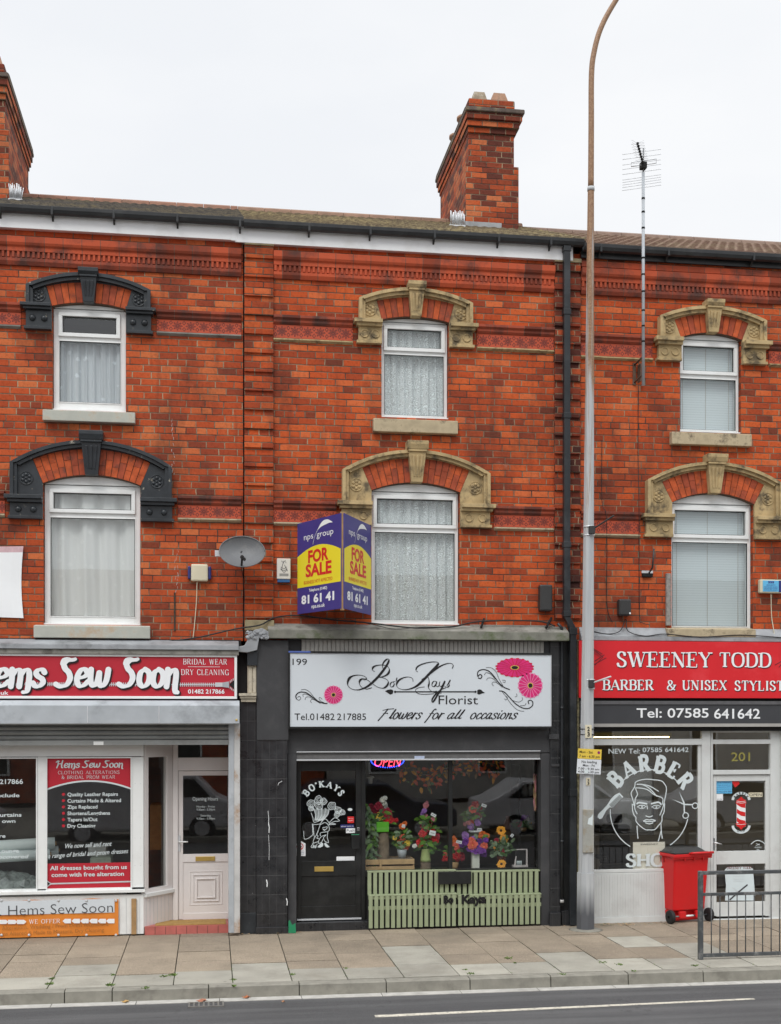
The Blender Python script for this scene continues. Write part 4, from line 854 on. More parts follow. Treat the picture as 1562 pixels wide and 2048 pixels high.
# chimneys
m_pot = M('clay chimney pot', (.34, .20, .13), .85, .2, 6, .3, dirt=(.16, .13, .10), dirt_amt=.7, dirt_scale=6); m_pot2 = M('lichened buff pot', (.30, .25, .18), .9, .3, 9, .3, dirt=(.5, .48, .4), dirt_amt=.7, dirt_scale=14)
m_coping = M('sooty coping', (.12, .095, .08), .9, .3, 8, .4, dirt=(.25, .20, .08), dirt_amt=.6, dirt_scale=8)
YC0, YC1 = 2.05, 4.45
def chimney(par, x0, x1, zsh, ztop, zbase, pots, stepx, ov=(.07, .14)):
    """shaft x0..x1, shoulder height zsh below which it is wider by stepx (left, right)"""
    mb = MB(); zc = ztop; mb.box(x0, x1, YC0, YC1, zsh, zc-.36, m_brick_c); mb.box(x0-stepx[0], x1+stepx[1], YC0-.006, YC1+.1, zbase, zsh-.002, m_brick_c)
    mb.prismx([(YC0-.006, zsh-.001), (YC0, zsh+.04), (YC0+.01, zsh+.04), (YC0+.01, zsh-.001)][::-1], x0-stepx[0], x1+stepx[1], m_brick_c)
    for k, (dz0, dz1, p) in enumerate(((-.359, -.275, .03), (-.274, -.175, .075), (-.174, -.07, .115))): mb.box(x0-p*ov[0]/.15, x1+p*ov[1]/.15, YC0-p, YC1+p, zc+dz0, zc+dz1, m_brick_c)
    o = mb.build('chimney', par, .004)
    mb = MB(); mb.box(x0-ov[0], x1+ov[1], YC0-.15, YC1+.15, zc-.069, zc-.005, m_coping); mb.prismx([(YC0-.15, zc-.004), (YC0-.02, zc+.03), (YC1+.02, zc+.03), (YC1+.15, zc-.004)][::-1], x0-ov[0], x1+ov[1], m_coping); mb.build('coping', o, .012)
    mb = MB(); mb.box(x0-.01, x1-.0, YC0-.06, YC1-.1, zc+.031, zc+.17, m_brick_c); mb.build('pot_plinth', o, .02, label='lichened brick course under the pots')
    zp = zc+.171
    for k, (px0, px1, y, kind) in enumerate(pots):
        mb = MB(); cx = (px0+px1)/2; h = .165; w0 = (px1-px0)/2; w1 = w0*.66
        if kind == 'sq':
            m = m_pot2 if k == 0 else m_pot
            mb.hexa([(cx-w0, y-w0, zp), (cx+w0, y-w0, zp), (cx+w0, y+w0, zp), (cx-w0, y+w0, zp), (cx-w1, y-w1, zp+h), (cx+w1, y-w1, zp+h), (cx+w1, y+w1, zp+h), (cx-w1, y+w1, zp+h)], m); mb.box(cx-w1*.8, cx+w1*.8, y-w1*.8, y+w1*.8, zp+h-.02, zp+h+.002, m_dark)
        else: mb.lathe([(w0*.8, -.1), (w0*.85, .05), (w0*1.05, .06), (w0*1.05, .1), (w0*.8, .1), (w0*.75, -.02)], (cx, y, zp), m_pot, 18)
        mb.build('chimney_pot', o)
    mb = MB(); zr = roof_z(YC0, GZ)
    mb.box(x0-stepx[0]-.01, x0+(x1-x0)*.72, YC0-.02, YC0-.0065, zr-.25, zr+.10, m_lead)
    for i in range(7):          # stepped flashing seen side on
        y = YC0+.02+.16*i; z = roof_z(y, GZ)
        for xx in (x0-stepx[0]-.008, x1+stepx[1]+.008): mb.face([(xx, y, z-.1), (xx, y+.17, z-.03), (xx, y+.10, z+.2), (xx, y+.02, z+.19)], m_lead)
    mb.build('flashing', o); return o
xc0, xc1 = X(937, YC0), X(1028, YC0)
def spikes(x0, x1, y, z, lab):
    mb = MB(); sr = random.Random(5); n = 9
    for i in range(n):
        x = x0+(x1-x0)*i/(n-1)
        for s_ in (-1, 0, 1): mb.tube([(x, y, z), (x+sr.uniform(-.02, .02)+.01*s_, y+.05*s_, z+.17+sr.uniform(0, .05))], .006, m_alu, 5)
    mb.box(x0-.02, x1+.02, y-.02, y+.02, z-.02, z, m_alu); return mb
ch = chimney(HM, xc0, xc1, Z(985, 336, YC0), Z(985, 214, YC0-.15), roof_z(YC0, GZ)-.5, [(X(941, 2.2), X(972, 2.2), 2.2, 'sq'), (X(979, 2.2), X(1013, 2.2), 2.2, 'sq'), (xc0-.02, xc0+.26, 2.85, 'r'), (xc0+.42, xc0+.70, 2.85, 'r'), (xc0-.02, xc0+.26, 3.5, 'r'), (xc0+.42, xc0+.70, 3.5, 'r')], (.045, .075))
ch.parent = rm; 
spikes(X(903, 1.7), X(930, 1.7), 1.78, roof_z(1.78, GZ)+.04, '').build('bird_spikes', label='row of white bird spikes on the roof at the foot of the middle chimney', cat='bird spikes', group='bird spikes by the chimneys')
xl1 = X(10, YC0); ch2 = chimney(HL, xl1-(xc1-xc0), xl1, Z(5, 263, YC0), Z(5, 143, YC0-.15), roof_z(YC0, GZ)-.5, [(xl1-.62, xl1-.37, 2.2, 'sq'), (xl1-.30, xl1-.035, 2.2, 'sq')], (.045, .055), (.14, .07)); ch2.parent = rl
spikes(X(18, 1.7), X(41, 1.7), 1.78, roof_z(1.78, GZ)+.04, '').build('bird_spikes', label='row of white bird spikes beside the chimney at the left edge', cat='bird spikes', group='bird spikes by the chimneys')
for c_ in (ch, ch2): c_.matrix_parent_inverse = Matrix.Identity(4)
# downpipe
mb = MB(); xd = X(1133, -.13); xd2 = X(1145, -.13); zb_ = Z(1140, 1235, -.13); zt_ = GZ-.1
mb.box(xd-.045, xd+.045, -.175, -.085, zb_, zt_, m_pipe)
mb.hexa([(xd2-.045, -.18, zb_-.16), (xd2+.045, -.18, zb_-.16), (xd2+.045, -.09, zb_-.16), (xd2-.045, -.09, zb_-.16), (xd-.045, -.175, zb_), (xd+.045, -.175, zb_), (xd+.045, -.085, zb_), (xd-.045, -.085, zb_)], m_pipe)
mb.box(xd2-.045, xd2+.045, -.18, -.09, .01, zb_-.16, m_pipe)
for zq in (Z(1133, 625, -.13), Z(1133, 832, -.13), Z(1137, 1090, -.13), zt_-.05, zb_+.05): mb.box(xd-.055, xd+.055, -.185, -.075, zq-.04, zq+.04, m_pipe)
for zq in (zb_-.2, 1.9): mb.box(xd2-.056, xd2+.056, -.19, -.08, zq-.05, zq+.05, m_pipe)
mb.build('downpipe', HM, .006)
# ================================================================== SHOPFRONTS
def RX(x0, x1, y0, y1, Y): c = (x0+x1)/2; return (X(x0, Y), X(x1, Y), Z(c, y1, Y), Z(c, y0, Y))
def pbox(mb, x0, x1, y0, y1, Ya, Yb, m):          # photo rectangle at depth Ya, going back to Yb
    a, b, c, d = RX(x0, x1, y0, y1, Ya); mb.box(a, b, Ya, Yb, c, d, m); return mb
def pane(par, x0, x1, y0, y1, Y, m=None, name='pane'):
    a, b, c, d = RX(x0, x1, y0, y1, Y); g = MB(); g.face([(a, Y, c), (b, Y, c), (b, Y, d), (a, Y, d)], m or m_glass_shop); return g.build(name, par)
def room(par, x0, x1, y0, y1, z0, z1, m, mf):
    mb = MB(); mb.face([(x0, y1, z0), (x1, y1, z0), (x1, y1, z1), (x0, y1, z1)], m); mb.face([(x0, y0, z0), (x1, y0, z0), (x1, y1, z0), (x0, y1, z0)], mf); mb.face([(x0, y0, z1), (x1, y0, z1), (x1, y1, z1), (x0, y1, z1)], m)
    mb.face([(x0, y0, z0), (x0, y1, z0), (x0, y1, z1), (x0, y0, z1)], m); mb.face([(x1, y0, z0), (x1, y1, z0), (x1, y1, z1), (x1, y0, z1)], m); return mb.build('shop_interior', par)
def T(s, Y, *a): return FP(Y)
def ptext(mb, txt, x0, x1, yb, yt, Y, m, **k):     # sans text: photo left, right, baseline, cap line
    c = (x0+(x1 if x1 else x0))/2; zb, zt = Z(c, yb, Y), Z(c, yt, Y); text(mb, txt, X(x0, Y), X(x1, Y) if x1 else None, zb, zt-zb, FP(Y), m, **k)
def pstroke(mb, txt, x0, x1, yb, yt, Y, m, **k):
    c = (x0+x1)/2; zb, zt = Z(c, yb, Y), Z(c, yt, Y); strokes(mb, txt, X(x0, Y), X(x1, Y), zb, zt-zb, FP(Y), m, **k)
def TR(pts, ox, oy, s, Y): return [P(ox+a/s, oy+b/s, Y) for a, b in pts]
PX = 1/142.0
# ------------------------------------------------------------------ tailor shop (left)
room(HL, XHL+.02, XG1-.05, .6, 3.8, .1, ZSH-.1, m_interg, m_floor)
mb = MB(); xe = X(473, -.18)
mb.box(XHL, xe+.03, -.26, -.0, Z(240, 1299, -.2), Z(240, 1290, -.2), m_lead); mb.prismx([(0, Z(240, 1290, -.2)+.001), (-.26, Z(240, 1290, -.2)+.001), (0, Z(240, 1278))][::-1], XHL, xe+.03, m_lead); mb.box(XHL, xe+.03, -.235, .0, Z(240, 1309, -.2), Z(240, 1299, -.2)-.001, m_ledge); mb.build('shop_cornice', HL, .006)
# fascia backing, canopy housing, roller shutter, guide rail
mb = MB(); mb.box(XHL, X(482), -.04, .10, Z(240, 1490), ZSH-.05, m_dark); mb.build('shop_fascia_backing', HL)
mb = MB(); za, zb, zc_ = Z(240, 1402, -.38), Z(240, 1411, -.44), Z(240, 1447, -.44); xe2 = X(479, -.44)
mb.prismx([(-.041, za+.02), (-.36, za), (-.44, zb), (-.44, zc_), (-.40, zc_-.012), (-.041, zc_-.012)][::-1], XHL, xe2, m_galv)
for xx in (X(175, -.44), X(318, -.44)): mb.box(xx-.006, xx+.006, -.443, -.4402, zc_+.01, zb-.01, m_alu)
mb.lathe([(.016, 0), (.016, -.006), (.001, -.008)], (X(473, -.44), -.44, Z(473, 1440, -.44)), m_gold, 10, 'y'); mb.build('shutter_housing', HL, .006, label='long grey galvanised shutter housing with dull patches')
mb = MB(); z = Z(240, 1490, -.2); k = 0; xs_ = X(458, -.2)
mb.box(XHL, xs_, -.235, -.19, z, z+.065, m_shut); z += .0655
while z < zc_-.02: mb.prismx([(-.19, z), (-.215, z+.008), (-.232, z+.032), (-.215, z+.056), (-.19, z+.0635)][::-1], XHL, xs_, m_shut); z += .064
mb.build('roller_shutter', HL, label='grey roller shutter, rolled most of the way up')
pbox(MB(), 187, 207, 1483, 1490, -.239, -.236, m_upvc).build('sticker', HL)
mb = MB(); pbox(mb, 457, 468, 1447, 1866, -.235, -.12, m_galv); pbox(mb, 468.2, 480, 1447, 1866, -.235, -.12, m_rail); mb.build('shutter_guide_rail', HL, .005, label='grey and white shutter guide rail streaked with rust')
# bay: two panes, splayed side, stall riser
SW = MB(); Yw = .0; W1 = [(-420, 75), (92, 264)]
ytop, ybot = 1514, 1781
for a, b, c, d in ((-420, 287, 1488, ytop), (-420, 287, ybot, 1790)): pbox(SW, a, b, c, d, Yw, Yw+.09, m_upvc)
for a, b in ((75, 92), (264, 287), (-438, -420)): pbox(SW, a, b, ytop, ybot, Yw, Yw+.09, m_upvc)
pbox(SW, -438, 290, 1786, 1792, -.05, -.001, m_upvc)
a_, b_, c_, d_ = RX(92, 264, ytop, ybot, Yw)
for (x0, x1) in ((X(-420), X(75)), (X(92), X(264))):
    for q in ((x0, x0+.018, c_, d_), (x1-.018, x1, c_, d_), (x0+.018, x1-.018, c_, c_+.018), (x0+.018, x1-.018, d_-.018, d_)): SW.box(q[0], q[1], -.014, Yw-.001, q[2], q[3], m_upvc)
for yy in (1567, 1622, 1676, 1731):
    for xx in (270, 281): SW.lathe([(.006, 0), (.006, -.004), (.001, -.005)], (X(xx), 0, Z(xx, yy)), m_alu, 8, 'y')
sw = SW.build('shop_window', HL, .003)
for a, b in W1: pane(sw, a, b, ytop, ybot, .03)
# splayed side and door in the recess
YD = .46; xs0, xs1 = X(287), X(346, YD); zt_, zb_ = Z(300, 1488), Z(300, 1790)
pl = Plane((xs0, 0, 0), Vector((xs1-xs0, YD, 0)).normalized(), (0, 0, 1)); Ls = math.hypot(xs1-xs0, YD)
mb = MB()
def pbx(mb, u0, u1, v0, v1, d0, d1, m):
    c = [(u0, v0, d0), (u1, v0, d0), (u1, v0, d1), (u0, v0, d1), (u0, v1, d0), (u1, v1, d0), (u1, v1, d1), (u0, v1, d1)]
    mb.hexa([pl.at(a, b, d) for a, b, d in c], m)
zp0, zp1 = Z(310, 1775, .2), Z(310, 1514, .2)
for q in ((0.03, .1, zp0, zp1), (Ls-.12, Ls, zp0, zp1), (.03, Ls, zp1, zt_), (.03, Ls, zb_, zp0)): pbx(mb, *q, 0, -.07, m_upvc_pink)
pbx(mb, .01, Ls, zb_-.03, zb_+.02, .04, -.06, m_upvc); s2 = mb.build('side_window', HL, .003)
g = MB(); g.face([pl.at(.1, zp0, -.03), pl.at(Ls-.12, zp0, -.03), pl.at(Ls-.12, zp1, -.03), pl.at(.1, zp1, -.03)], m_glass_shop); g.build('pane', s2)
mb = MB(); mb.box(XHL, X(287), .0, .06, .02, Z(200, 1790.5), m_upvc)
for i in range(60): xx = X(287)-.09*i-.05; mb.box(xx-.003, xx+.003, -.003, -.0005, .03, Z(200, 1792)-.03, m_alu)
pbx(mb, .0, Ls, .02, zb_-.031, 0, -.05, m_upvc_pink)
for i in range(7): pbx(mb, .05+i*.075, .055+i*.075, .04, zb_-.05, .004, .0005, m_alu)
mb.build('stall_riser', HL, .003)
B('wood_batten', HL, X(263), X(273), -.035, -.004, Z(268, 1868), Z(268, 1797), m_wood, .004)
mb = MB(); xd1 = X(470, YD); pbox(mb, 346, 356, 1485, 1842, YD-.03, YD+.06, m_upvc_pink); pbox(mb, 356, 470, 1515, 1541, YD-.03, YD+.06, m_upvc_pink); pbox(mb, 356, 470, 1478, 1486, YD-.03, YD+.06, m_upvc_pink); fr = mb.build('door_frame', HL, .004)
pane(fr, 356, 470, 1486, 1515, YD+.02)
mb = MB()
for q in ((356.5, 366, 1542, 1839), (456, 468, 1542, 1839), (366, 456, 1542, 1551), (366, 456, 1708, 1724), (366, 456, 1826, 1839)): pbox(mb, *q, YD, YD+.055, m_upvc_pink)
pbox(mb, 366, 456, 1724, 1826, YD+.012, YD+.05, m_upvc_pink)
for k, (a, b, c, d) in enumerate(((379, 445, 1742, 1810), (386, 438, 1749, 1803), (393, 431, 1757, 1796))):
    x0, x1, z0, z1 = RX(a, b, c, d, YD); t = .012; y = YD+.0118-.006*(k+1)
    for q in ((x0, x0+t, z0, z1), (x1-t, x1, z0, z1), (x0+t, x1-t, z0, z0+t), (x0+t, x1-t, z1-t, z1)): mb.box(q[0], q[1], y, YD+.0119, q[2], q[3], m_upvc_pink)
dr = mb.build('door', HL, .003, label='pinkish white door with one glass pane and a moulded lower panel'); pane(dr, 366, 456, 1551, 1708, YD+.03)
pbox(MB(), 391, 430, 1713, 1722, YD-.012, YD-.0005, m_gold).build('letter_plate', dr, .003)
mb = MB(); pbox(mb, 354, 361, 1671, 1703, YD-.012, YD-.0005, m_alu); zq = Z(360, 1683, YD); mb.tube([(X(358, YD), YD-.01, zq), (X(358, YD), YD-.055, zq), (X(376, YD), YD-.06, zq)], .011, m_upvc, 8); mb.build('handle', dr)
Q = MB(); ptext(Q, 'Opening Hours', 385, 436, 1601, 1594, YD+.026, m_cutglass, bold=.01)
for s_, y in (('Monday - Friday', 1615), ('9.30am - 5.30pm', 1621), ('Saturday', 1633), ('9.30am - 5.00pm', 1639)): ptext(Q, s_, 393 if len(s_) > 9 else 401, 430 if len(s_) > 9 else 422, y, y-4, YD+.026, m_cutglass)
Q.build('lettering', dr)
mb = MB(); zs_ = .12; mb.box(X(289), X(457), .0, YD+.1, .0, zs_-.004, m_pinktile); mb.box(X(310), X(452), .03, YD-.03, zs_-.003, zs_+.008, m_mat)
for i in range(9): xx = X(289)+(X(457)-X(289))*i/8; mb.box(xx-.003, xx+.003, -.002, .001, .005, zs_-.01, m_joint)
mb.build('door_step', HL, .004, label='low pink tiled door step with an ochre mat')
# window lettering
L1 = MB(); Yg = .026; FPg = FP(Yg)
x0, x1, z0, z1 = RX(92, 264, ytop, ybot, Yg); 
zarc = Z(178, 1562, Yg); zed = Z(178, 1579, Yg); pts = [(x0+(x1-x0)*i/24, zed+(zarc-zed)*(1-((i-12)/12)**2)) for i in range(25)]
V = MB()
for a, b in zip(pts, pts[1:]): V.face([(a[0], Yg, a[1]), (b[0], Yg, b[1]), (b[0], Yg, z1), (a[0], Yg, z1)], m_redsign)
V.build('red_vinyl_panel', sw); V = MB(); zq = Z(178, 1726, Yg); V.face([(x0, Yg, z0), (x1, Yg, z0), (x1, Yg, zq), (x0, Yg, zq)], m_redsign); V.build('red_vinyl_panel', sw)
ribbon(L1, [(a, b) for a, b in pts], .022, FPg, m_cutglass, .004, cap=False)
pstroke(L1, 'Hems Sew Soon', 111, 246, 1535, 1521, Yg, m_cutglass, font=BRU, thick=.19, thin=.09, shear=.12, off=.004)
pstroke(L1, 'CLOTHING ALTERATIONS', 116, 240, 1548, 1541.5, Yg, m_cutglass, thick=.11, thin=.06, serif=.02, track=.12, off=.004); pstroke(L1, '& BRIDAL PROM WEAR', 123, 231, 1557.5, 1551, Yg, m_cutglass, thick=.11, thin=.06, serif=.02, track=.12, off=.004)
for i, (s_, e) in enumerate((('Quality Leather Repairs', 236), ('Curtains Made & Altered', 242), ('Zips Replaced', 195), ('Shortens/Lengthens', 220), ('Tapers In/Out', 195), ('Dry Cleaning', 191))):
    y = 1592+12.6*i; ptext(L1, s_, 135, e, y, y-7, Yg, m_cutglass, bold=.018, off=.004); disc(L1, P(127, y-3.4, Yg), .021, FPg, m_redsign, .004)
text(L1, 'We now sell and rent', X(131, Yg), X(224, Yg), Z(178, 1696, Yg), .062, FPg, m_cutglass, shear=.35, rot=.04, off=.004, bold=.006)
text(L1, 'a range of bridal and prom dresses', X(96, Yg), X(257, Yg), Z(178, 1715, Yg), .06, FPg, m_cutglass, shear=.35, rot=.05, off=.004, bold=.006)
ptext(L1, 'All dresses bought from us', 100, 254, 1739, 1731, Yg, m_cutglass, bold=.02, off=.004); ptext(L1, 'come with free alteration', 103, 248, 1752.5, 1744.5, Yg, m_cutglass, bold=.02, off=.004)
zz_ = Z(178, 1766, Yg); ribbon(L1, [(x0+.06, zz_), (x1-.003, zz_+.01)], .02, FPg, m_alu, .004, cap=False); poly(L1, [(x0, zz_+.045), (x0, zz_-.045), (x0+.07, zz_)][::1], FPg, m_ink, .0042)
ribbon(L1, [(x0, zz_+.05), (x0+.05, zz_+.012), (x0+.08, zz_)], .012, FPg, m_alu, .0045); ribbon(L1, [(x0, zz_-.05), (x0+.05, zz_-.012), (x0+.08, zz_)], .012, FPg, m_alu, .0045)
for s_, e, y, h in (('Tel: 01482 217866', 46, 1568, 9), ('Services Include', 39, 1594.5, 7), ('Roman Blinds/Curtains', 43, 1634, 7.5), ('using your own', 31, 1646, 7), ('Made to measure', 11, 1676, 7), ('Bedroom and Lounge', 38, 1706, 7.5), ('furniture made/recovered', 58, 1717.5, 7)):
    ptext(L1, s_, e-len(s_)*7.0, e, y, y-h, Yg, m_cutglass, bold=.018, off=.004, shear=.25 if 'recov' in s_ else 0)
L1.build('lettering', sw)
# sign board
SG = thing('shop_sign', 'long crimson tailor shop sign with white brush lettering and a zip', 'sign', (X(237, -.2), -.2, Z(237, 1395, -.2))); Ys = -.20
mb = MB(); a, b, c, d = RX(-520, 474, 1306, 1397, Ys)
mb.box(a, b, Ys+.01, -.05, c, d, m_redsign); mb.build('panel', SG)
mb = MB(); t = .035
for q in ((a, b, c, c+t), (a, b, d-t, d), (b-t, b, c+t, d-t), (a, a+t, c+t, d-t)): mb.box(q[0], q[1], Ys-.012, Ys+.009, q[2], q[3], m_upvc)
mb.build('frame', SG, .004); Lt = MB(); Yl = Ys+.009
# zip
zzp = Z(300, 1369, Yl); xz0, xz1 = X(-300, Yl), X(432, Yl); x = xz0
while x < xz1: Lt.box(x, x+.012, Yl-.006, Yl-.0005, zzp-.026, zzp+.026, m_alu); x += .026
Lt.box(xz0, xz1, Yl-.008, Yl-.0062, zzp-.006, zzp+.006, m_alu)
zx = X(430, Yl); Lt.box(zx, zx+.10, Yl-.016, Yl-.0005, zzp-.028, zzp+.03, m_alu); Lt.prism([(zx+.10, zzp-.03), (zx+.19, zzp-.042), (zx+.19, zzp+.045), (zx+.10, zzp+.03)], Yl-.02, Yl-.0005, m_galv)
Lt.prism([(zx+.19, zzp), (zx+.30, zzp-.1), (zx+.30, zzp+.11)], Yl-.004, Yl-.0005, m_ink)
for s_ in (-1, 1):
    for i in range(6): xx = zx+.18+.02*i; zz0 = zzp+s_*(.03+.014*i); Lt.box(xx, xx+.01, Yl-.01, Yl-.0005, zz0-.015, zz0+.015, m_alu)
for s_, a, b in (('Hems', -64, 90), ('Sew', 110, 217), ('Soon', 236, 356)): pstroke(Lt, s_, a, b, 1373, 1316, Yl, m_white, font=BRU, thick=.20, thin=.10, shear=.10, off=.014, shadow=(.014, .016, m_ink))
pstroke(Lt, 'BRIDAL WEAR', 366, 455, 1329, 1318, Yl, m_white, thick=.11, thin=.05, serif=.03, track=.12); pstroke(Lt, 'DRY CLEANING', 362, 459, 1350, 1339, Yl, m_white, thick=.11, thin=.05, serif=.03, track=.12)
ptext(Lt, '01482 217866', 376, 449, 1387, 1379, Yl, m_white, bold=.02); Lt.box(X(376, Yl), X(440, Yl), Yl-.002, Yl-.0003, Z(400, 1333.5, Yl)-.003, Z(400, 1333.5, Yl)+.002, m_white)
ptext(Lt, 'www.hemssewsoon.co.uk', -150, 17, 1389, 1382, Yl, m_white, bold=.015); Lt.build('lettering', SG)
# orange banner under the window
BN = thing('banner', 'orange and white vinyl banner with thin grey lettering fixed under the shop window', 'banner', (X(100, -.02), -.02, .0)); Yb = -.022
mb = MB(); nb = 30; xa, xb = X(-300, Yb), X(237, Yb); zb0, zb1 = Z(118, 1873, Yb), Z(118, 1798, Yb)
def by(u, v): return Yb+.006*math.sin(u*23)+.004*math.sin(u*9+v*5)
for i in range(nb*2):
    for j in range(4):
        q = []
        for (di, dj) in ((0, 0), (1, 0), (1, 1), (0, 1)):
            u = (i+di)/(nb*2); v = (j+dj)/4; q.append((xa+(xb-xa)*u, by(u, v), zb0+(zb1-zb0)*v-.02*abs(math.sin(u*14))*(v == 1)))
        mb.face(q, m_orange, True)
mb.build('sheet', BN); Yt = Yb-.012; mb = MB()
a, b, c, d = RX(-300, 229, 1803, 1831, Yt); mb.face([(a, Yt, c), (b, Yt, c), (b, Yt, d), (a, Yt, d)], m_signgrey); ink = col('dark grey print', (.05, .05, .055))
text(mb, '.... Hems Sew Soon', X(-22, Yt), X(226, Yt), Z(120, 1829.5, Yt), .135, FP(Yt), ink, off=.003, bold=-.012, rot=.012)
pstroke(mb, 'WE OFFER', 58, 121, 1846.5, 1838.5, Yt, m_white, thick=.13, thin=.06, serif=.04, track=.08)
for x in (128, 146, 163.5, 181, 198, 215): poly(mb, [P(x-3, 1842, Yt), P(x+2, 1846.5, Yt), P(x+14, 1846.5, Yt), P(x+14, 1837.5, Yt), P(x+2, 1837.5, Yt)], FP(Yt), m_white)
for x in (2, 20, 38): poly(mb, [P(x-4, 1848, Yt), P(x+10, 1848, Yt), P(x+15, 1843.5, Yt), P(x+10, 1839.5, Yt), P(x-4, 1839.5, Yt)], FP(Yt), m_white)
br = col('faded brown print', (.40, .16, .035)); text(mb, 'Alterations, Wedding / Prom Dress Alterations', X(4, Yt), X(217, Yt), Z(110, 1857, Yt), .05, FP(Yt), br, rot=.016); text(mb, 'Curtains Altered & Made to Measure, Dry Cleaning', X(-22, Yt), X(208, Yt), Z(110, 1869, Yt), .05, FP(Yt), br, rot=.016)
mb.build('lettering', BN); mb = MB()
for x in (3, 58, 117, 173, 232):
    for y in (1801, 1870): mb.lathe([(.016, 0), (.018, -.006), (.008, -.008)], (X(x, Yt), Yt, Z(x, y, Yt)), m_alu, 10, 'y')
mb.build('eyelets', BN)
# white banner on the wall
mb = MB(); Yq = -.03; n = 12; xq0, xq1 = X(-210, Yq), X(47, Yq); zq0, zq1 = Z(20, 1236, Yq), Z(20, 1092, Yq)
for i in range(n):
    for j in range(n):
        q = []
        for di, dj in ((0, 0), (1, 0), (1, 1), (0, 1)):
            u, v = (i+di)/n, (j+dj)/n; q.append((xq0+(xq1-xq0)*u-.03*math.sin(v*3.1)*u, Yq-.012*math.sin(u*9+v*4), zq0+(zq1-zq0)*v-.03*math.sin(u*3.14)*(v-.5)))
        mb.face(q, m_white if j < n-1 else col('faded pink hem', (.62, .42, .45)), True)
mb.build('banner', label='blank white cloth banner hung on the brickwork at the left edge', cat='banner')
# goods in the tailor's window
for (xa, xb, y, r, Y) in ((-60, 108, 1690, .085, .55), (-80, 98, 1712, .075, .45), (-40, 115, 1704, .06, .7)):
    mb = MB(); z = Z(50, y, Y); mb.tube([(X(xa, Y), Y-.05, z-.03), (X(xb, Y), Y+.1, z+.01)], r, M('white cloth', (.62, .68, .68), .8, .06, 5, .2), 20); mb.tube([(X(xb, Y)-.01, Y+.098, z+.008), (X(xb, Y)+.02, Y+.103, z+.011)], r*.35, m_wood, 12)
    mb.build('fabric_roll', label={1690: 'thick white fabric roll lying on top behind the left shop window', 1712: 'lower white fabric roll nearest the glass in the left window', 1704: 'thinner white fabric roll lying at the back in the left window'}[y], cat='fabric roll', group='white fabric rolls in the tailor shop window')
mb = MB(); cr2 = random.Random(9); mpoly = M('clear plastic wrap', (.20, .22, .21), .15, .6, 9, .6, spec=.8)
nx, ny = 26, 14
gx = [[None]*(ny+1) for _ in range(nx+1)]
for i in range(nx+1):
    for j in range(ny+1): gx[i][j] = (X(-150, .4)+(X(110, .4)-X(-150, .4))*i/nx, .2+.7*j/ny, .62+.28*math.sin(3.14*j/ny)*(1-(i/nx)**3)+cr2.uniform(-.04, .04)-.3*(j == 0))
for i in range(nx):
    for j in range(ny): mb.face([gx[i][j], gx[i+1][j], gx[i+1][j+1], gx[i][j+1]], mpoly)
mb.build('plastic_wrapped_bundle', label='crumpled bundle in clear plastic lying at the bottom of the left shop window', cat='bundle')
for (xa, xb, ya, yb, Y, cl, lb) in ((180, 222, 1716, 1735, .8, (.30, .33, .27), 'pale green folded cloth on the shelf behind the red vinyl window'), (300, 323, 1610, 1700, 1.2, (.34, .16, .06), 'tall brown cardboard box seen through the narrow side window'), (176, 212, 1693, 1712, 1.0, (.5, .5, .48), 'white box on the shelf behind the red vinyl window')):
    mb = MB(); pbox(mb, xa, xb, ya, yb, Y, Y+.4, col(lb[:14], cl)); pbox(mb, xa+2, xb-2, ya-2, ya-.2, Y+.02, Y+.38, col(lb[:14], cl)); mb.build('box' if 'box' in lb else 'folded_cloth', None, .01, label=lb, cat='box' if 'box' in lb else 'cloth')
mb = MB(); mb.box(XHL+.5, X(250, .5), .12, 1.3, .45, .6, m_upvc); mb.box(XHL+.5, X(250, .5), .15, 1.25, .12, .4499, m_interg); mb.build('display_shelf', HL)
# ------------------------------------------------------------------ party pier and florist shopfront
mb = MB(); pbox(mb, 480, 513, 1404, 1862, -.09, .2, m_btile); mb.build('black_pier', HM, .004, label='narrow black painted pier'); B('pier_base', HM, X(480, -.1), X(512.5, -.1), -.105, -.0901, .0, Z(495, 1826, -.1), m_black, .004)
mb = MB(); pbox(mb, 513, 575, 1280, 1862, -.12, .2, m_btile); pbox(mb, 513.5, 577, 1281, 1480, -.135, -.1202, m_char); mb.build('tiled_pilaster', HM, .004, label='black tiled pilaster with chipped white marks'); B('plinth', HM, X(512, -.14), X(576, -.14), -.15, -.1202, .0, .09, m_btile, .004)
mb = MB(); pbox(mb, 495, 514, 1331, 1387, -.11, .0, m_plaster); pbox(mb, 497.5, 504, 1334, 1386, -.125, -.1102, m_plaster); pbox(mb, 506, 512, 1334, 1386, -.125, -.1102, m_plaster)
for k, (a, b, c, d) in enumerate(((478, 513, 1386.5, 1392), (480, 512.5, 1392.4, 1397), (482, 512, 1397.4, 1404))): pbox(mb, a, b, c, d, -.20+.025*k, .0, m_plaster)
pbox(mb, 475, 494, 1306, 1386, -.05, .0, m_dark); mb.build('cream_corbel', HM, .004)
pbox(MB(), 494.5, 514.5, 1303, 1331, -.17, .0, m_black).build('corbel_head', HM, .006)
mb = MB(); lr = random.Random(2); pts0 = [(470, 1296), (490, 1290), (499, 1272), (507, 1260), (524, 1257), (537, 1263), (538, 1277), (526, 1280), (517, 1276), (514, 1300), (496, 1304), (472, 1303)]
o2 = [P(a, b, -.16) for a, b in pts0]; mb.prism([(a+lr.uniform(-.01, .01), b+lr.uniform(-.01, .01)) for a, b in o2][::-1], -.22, -.02, m_lead)
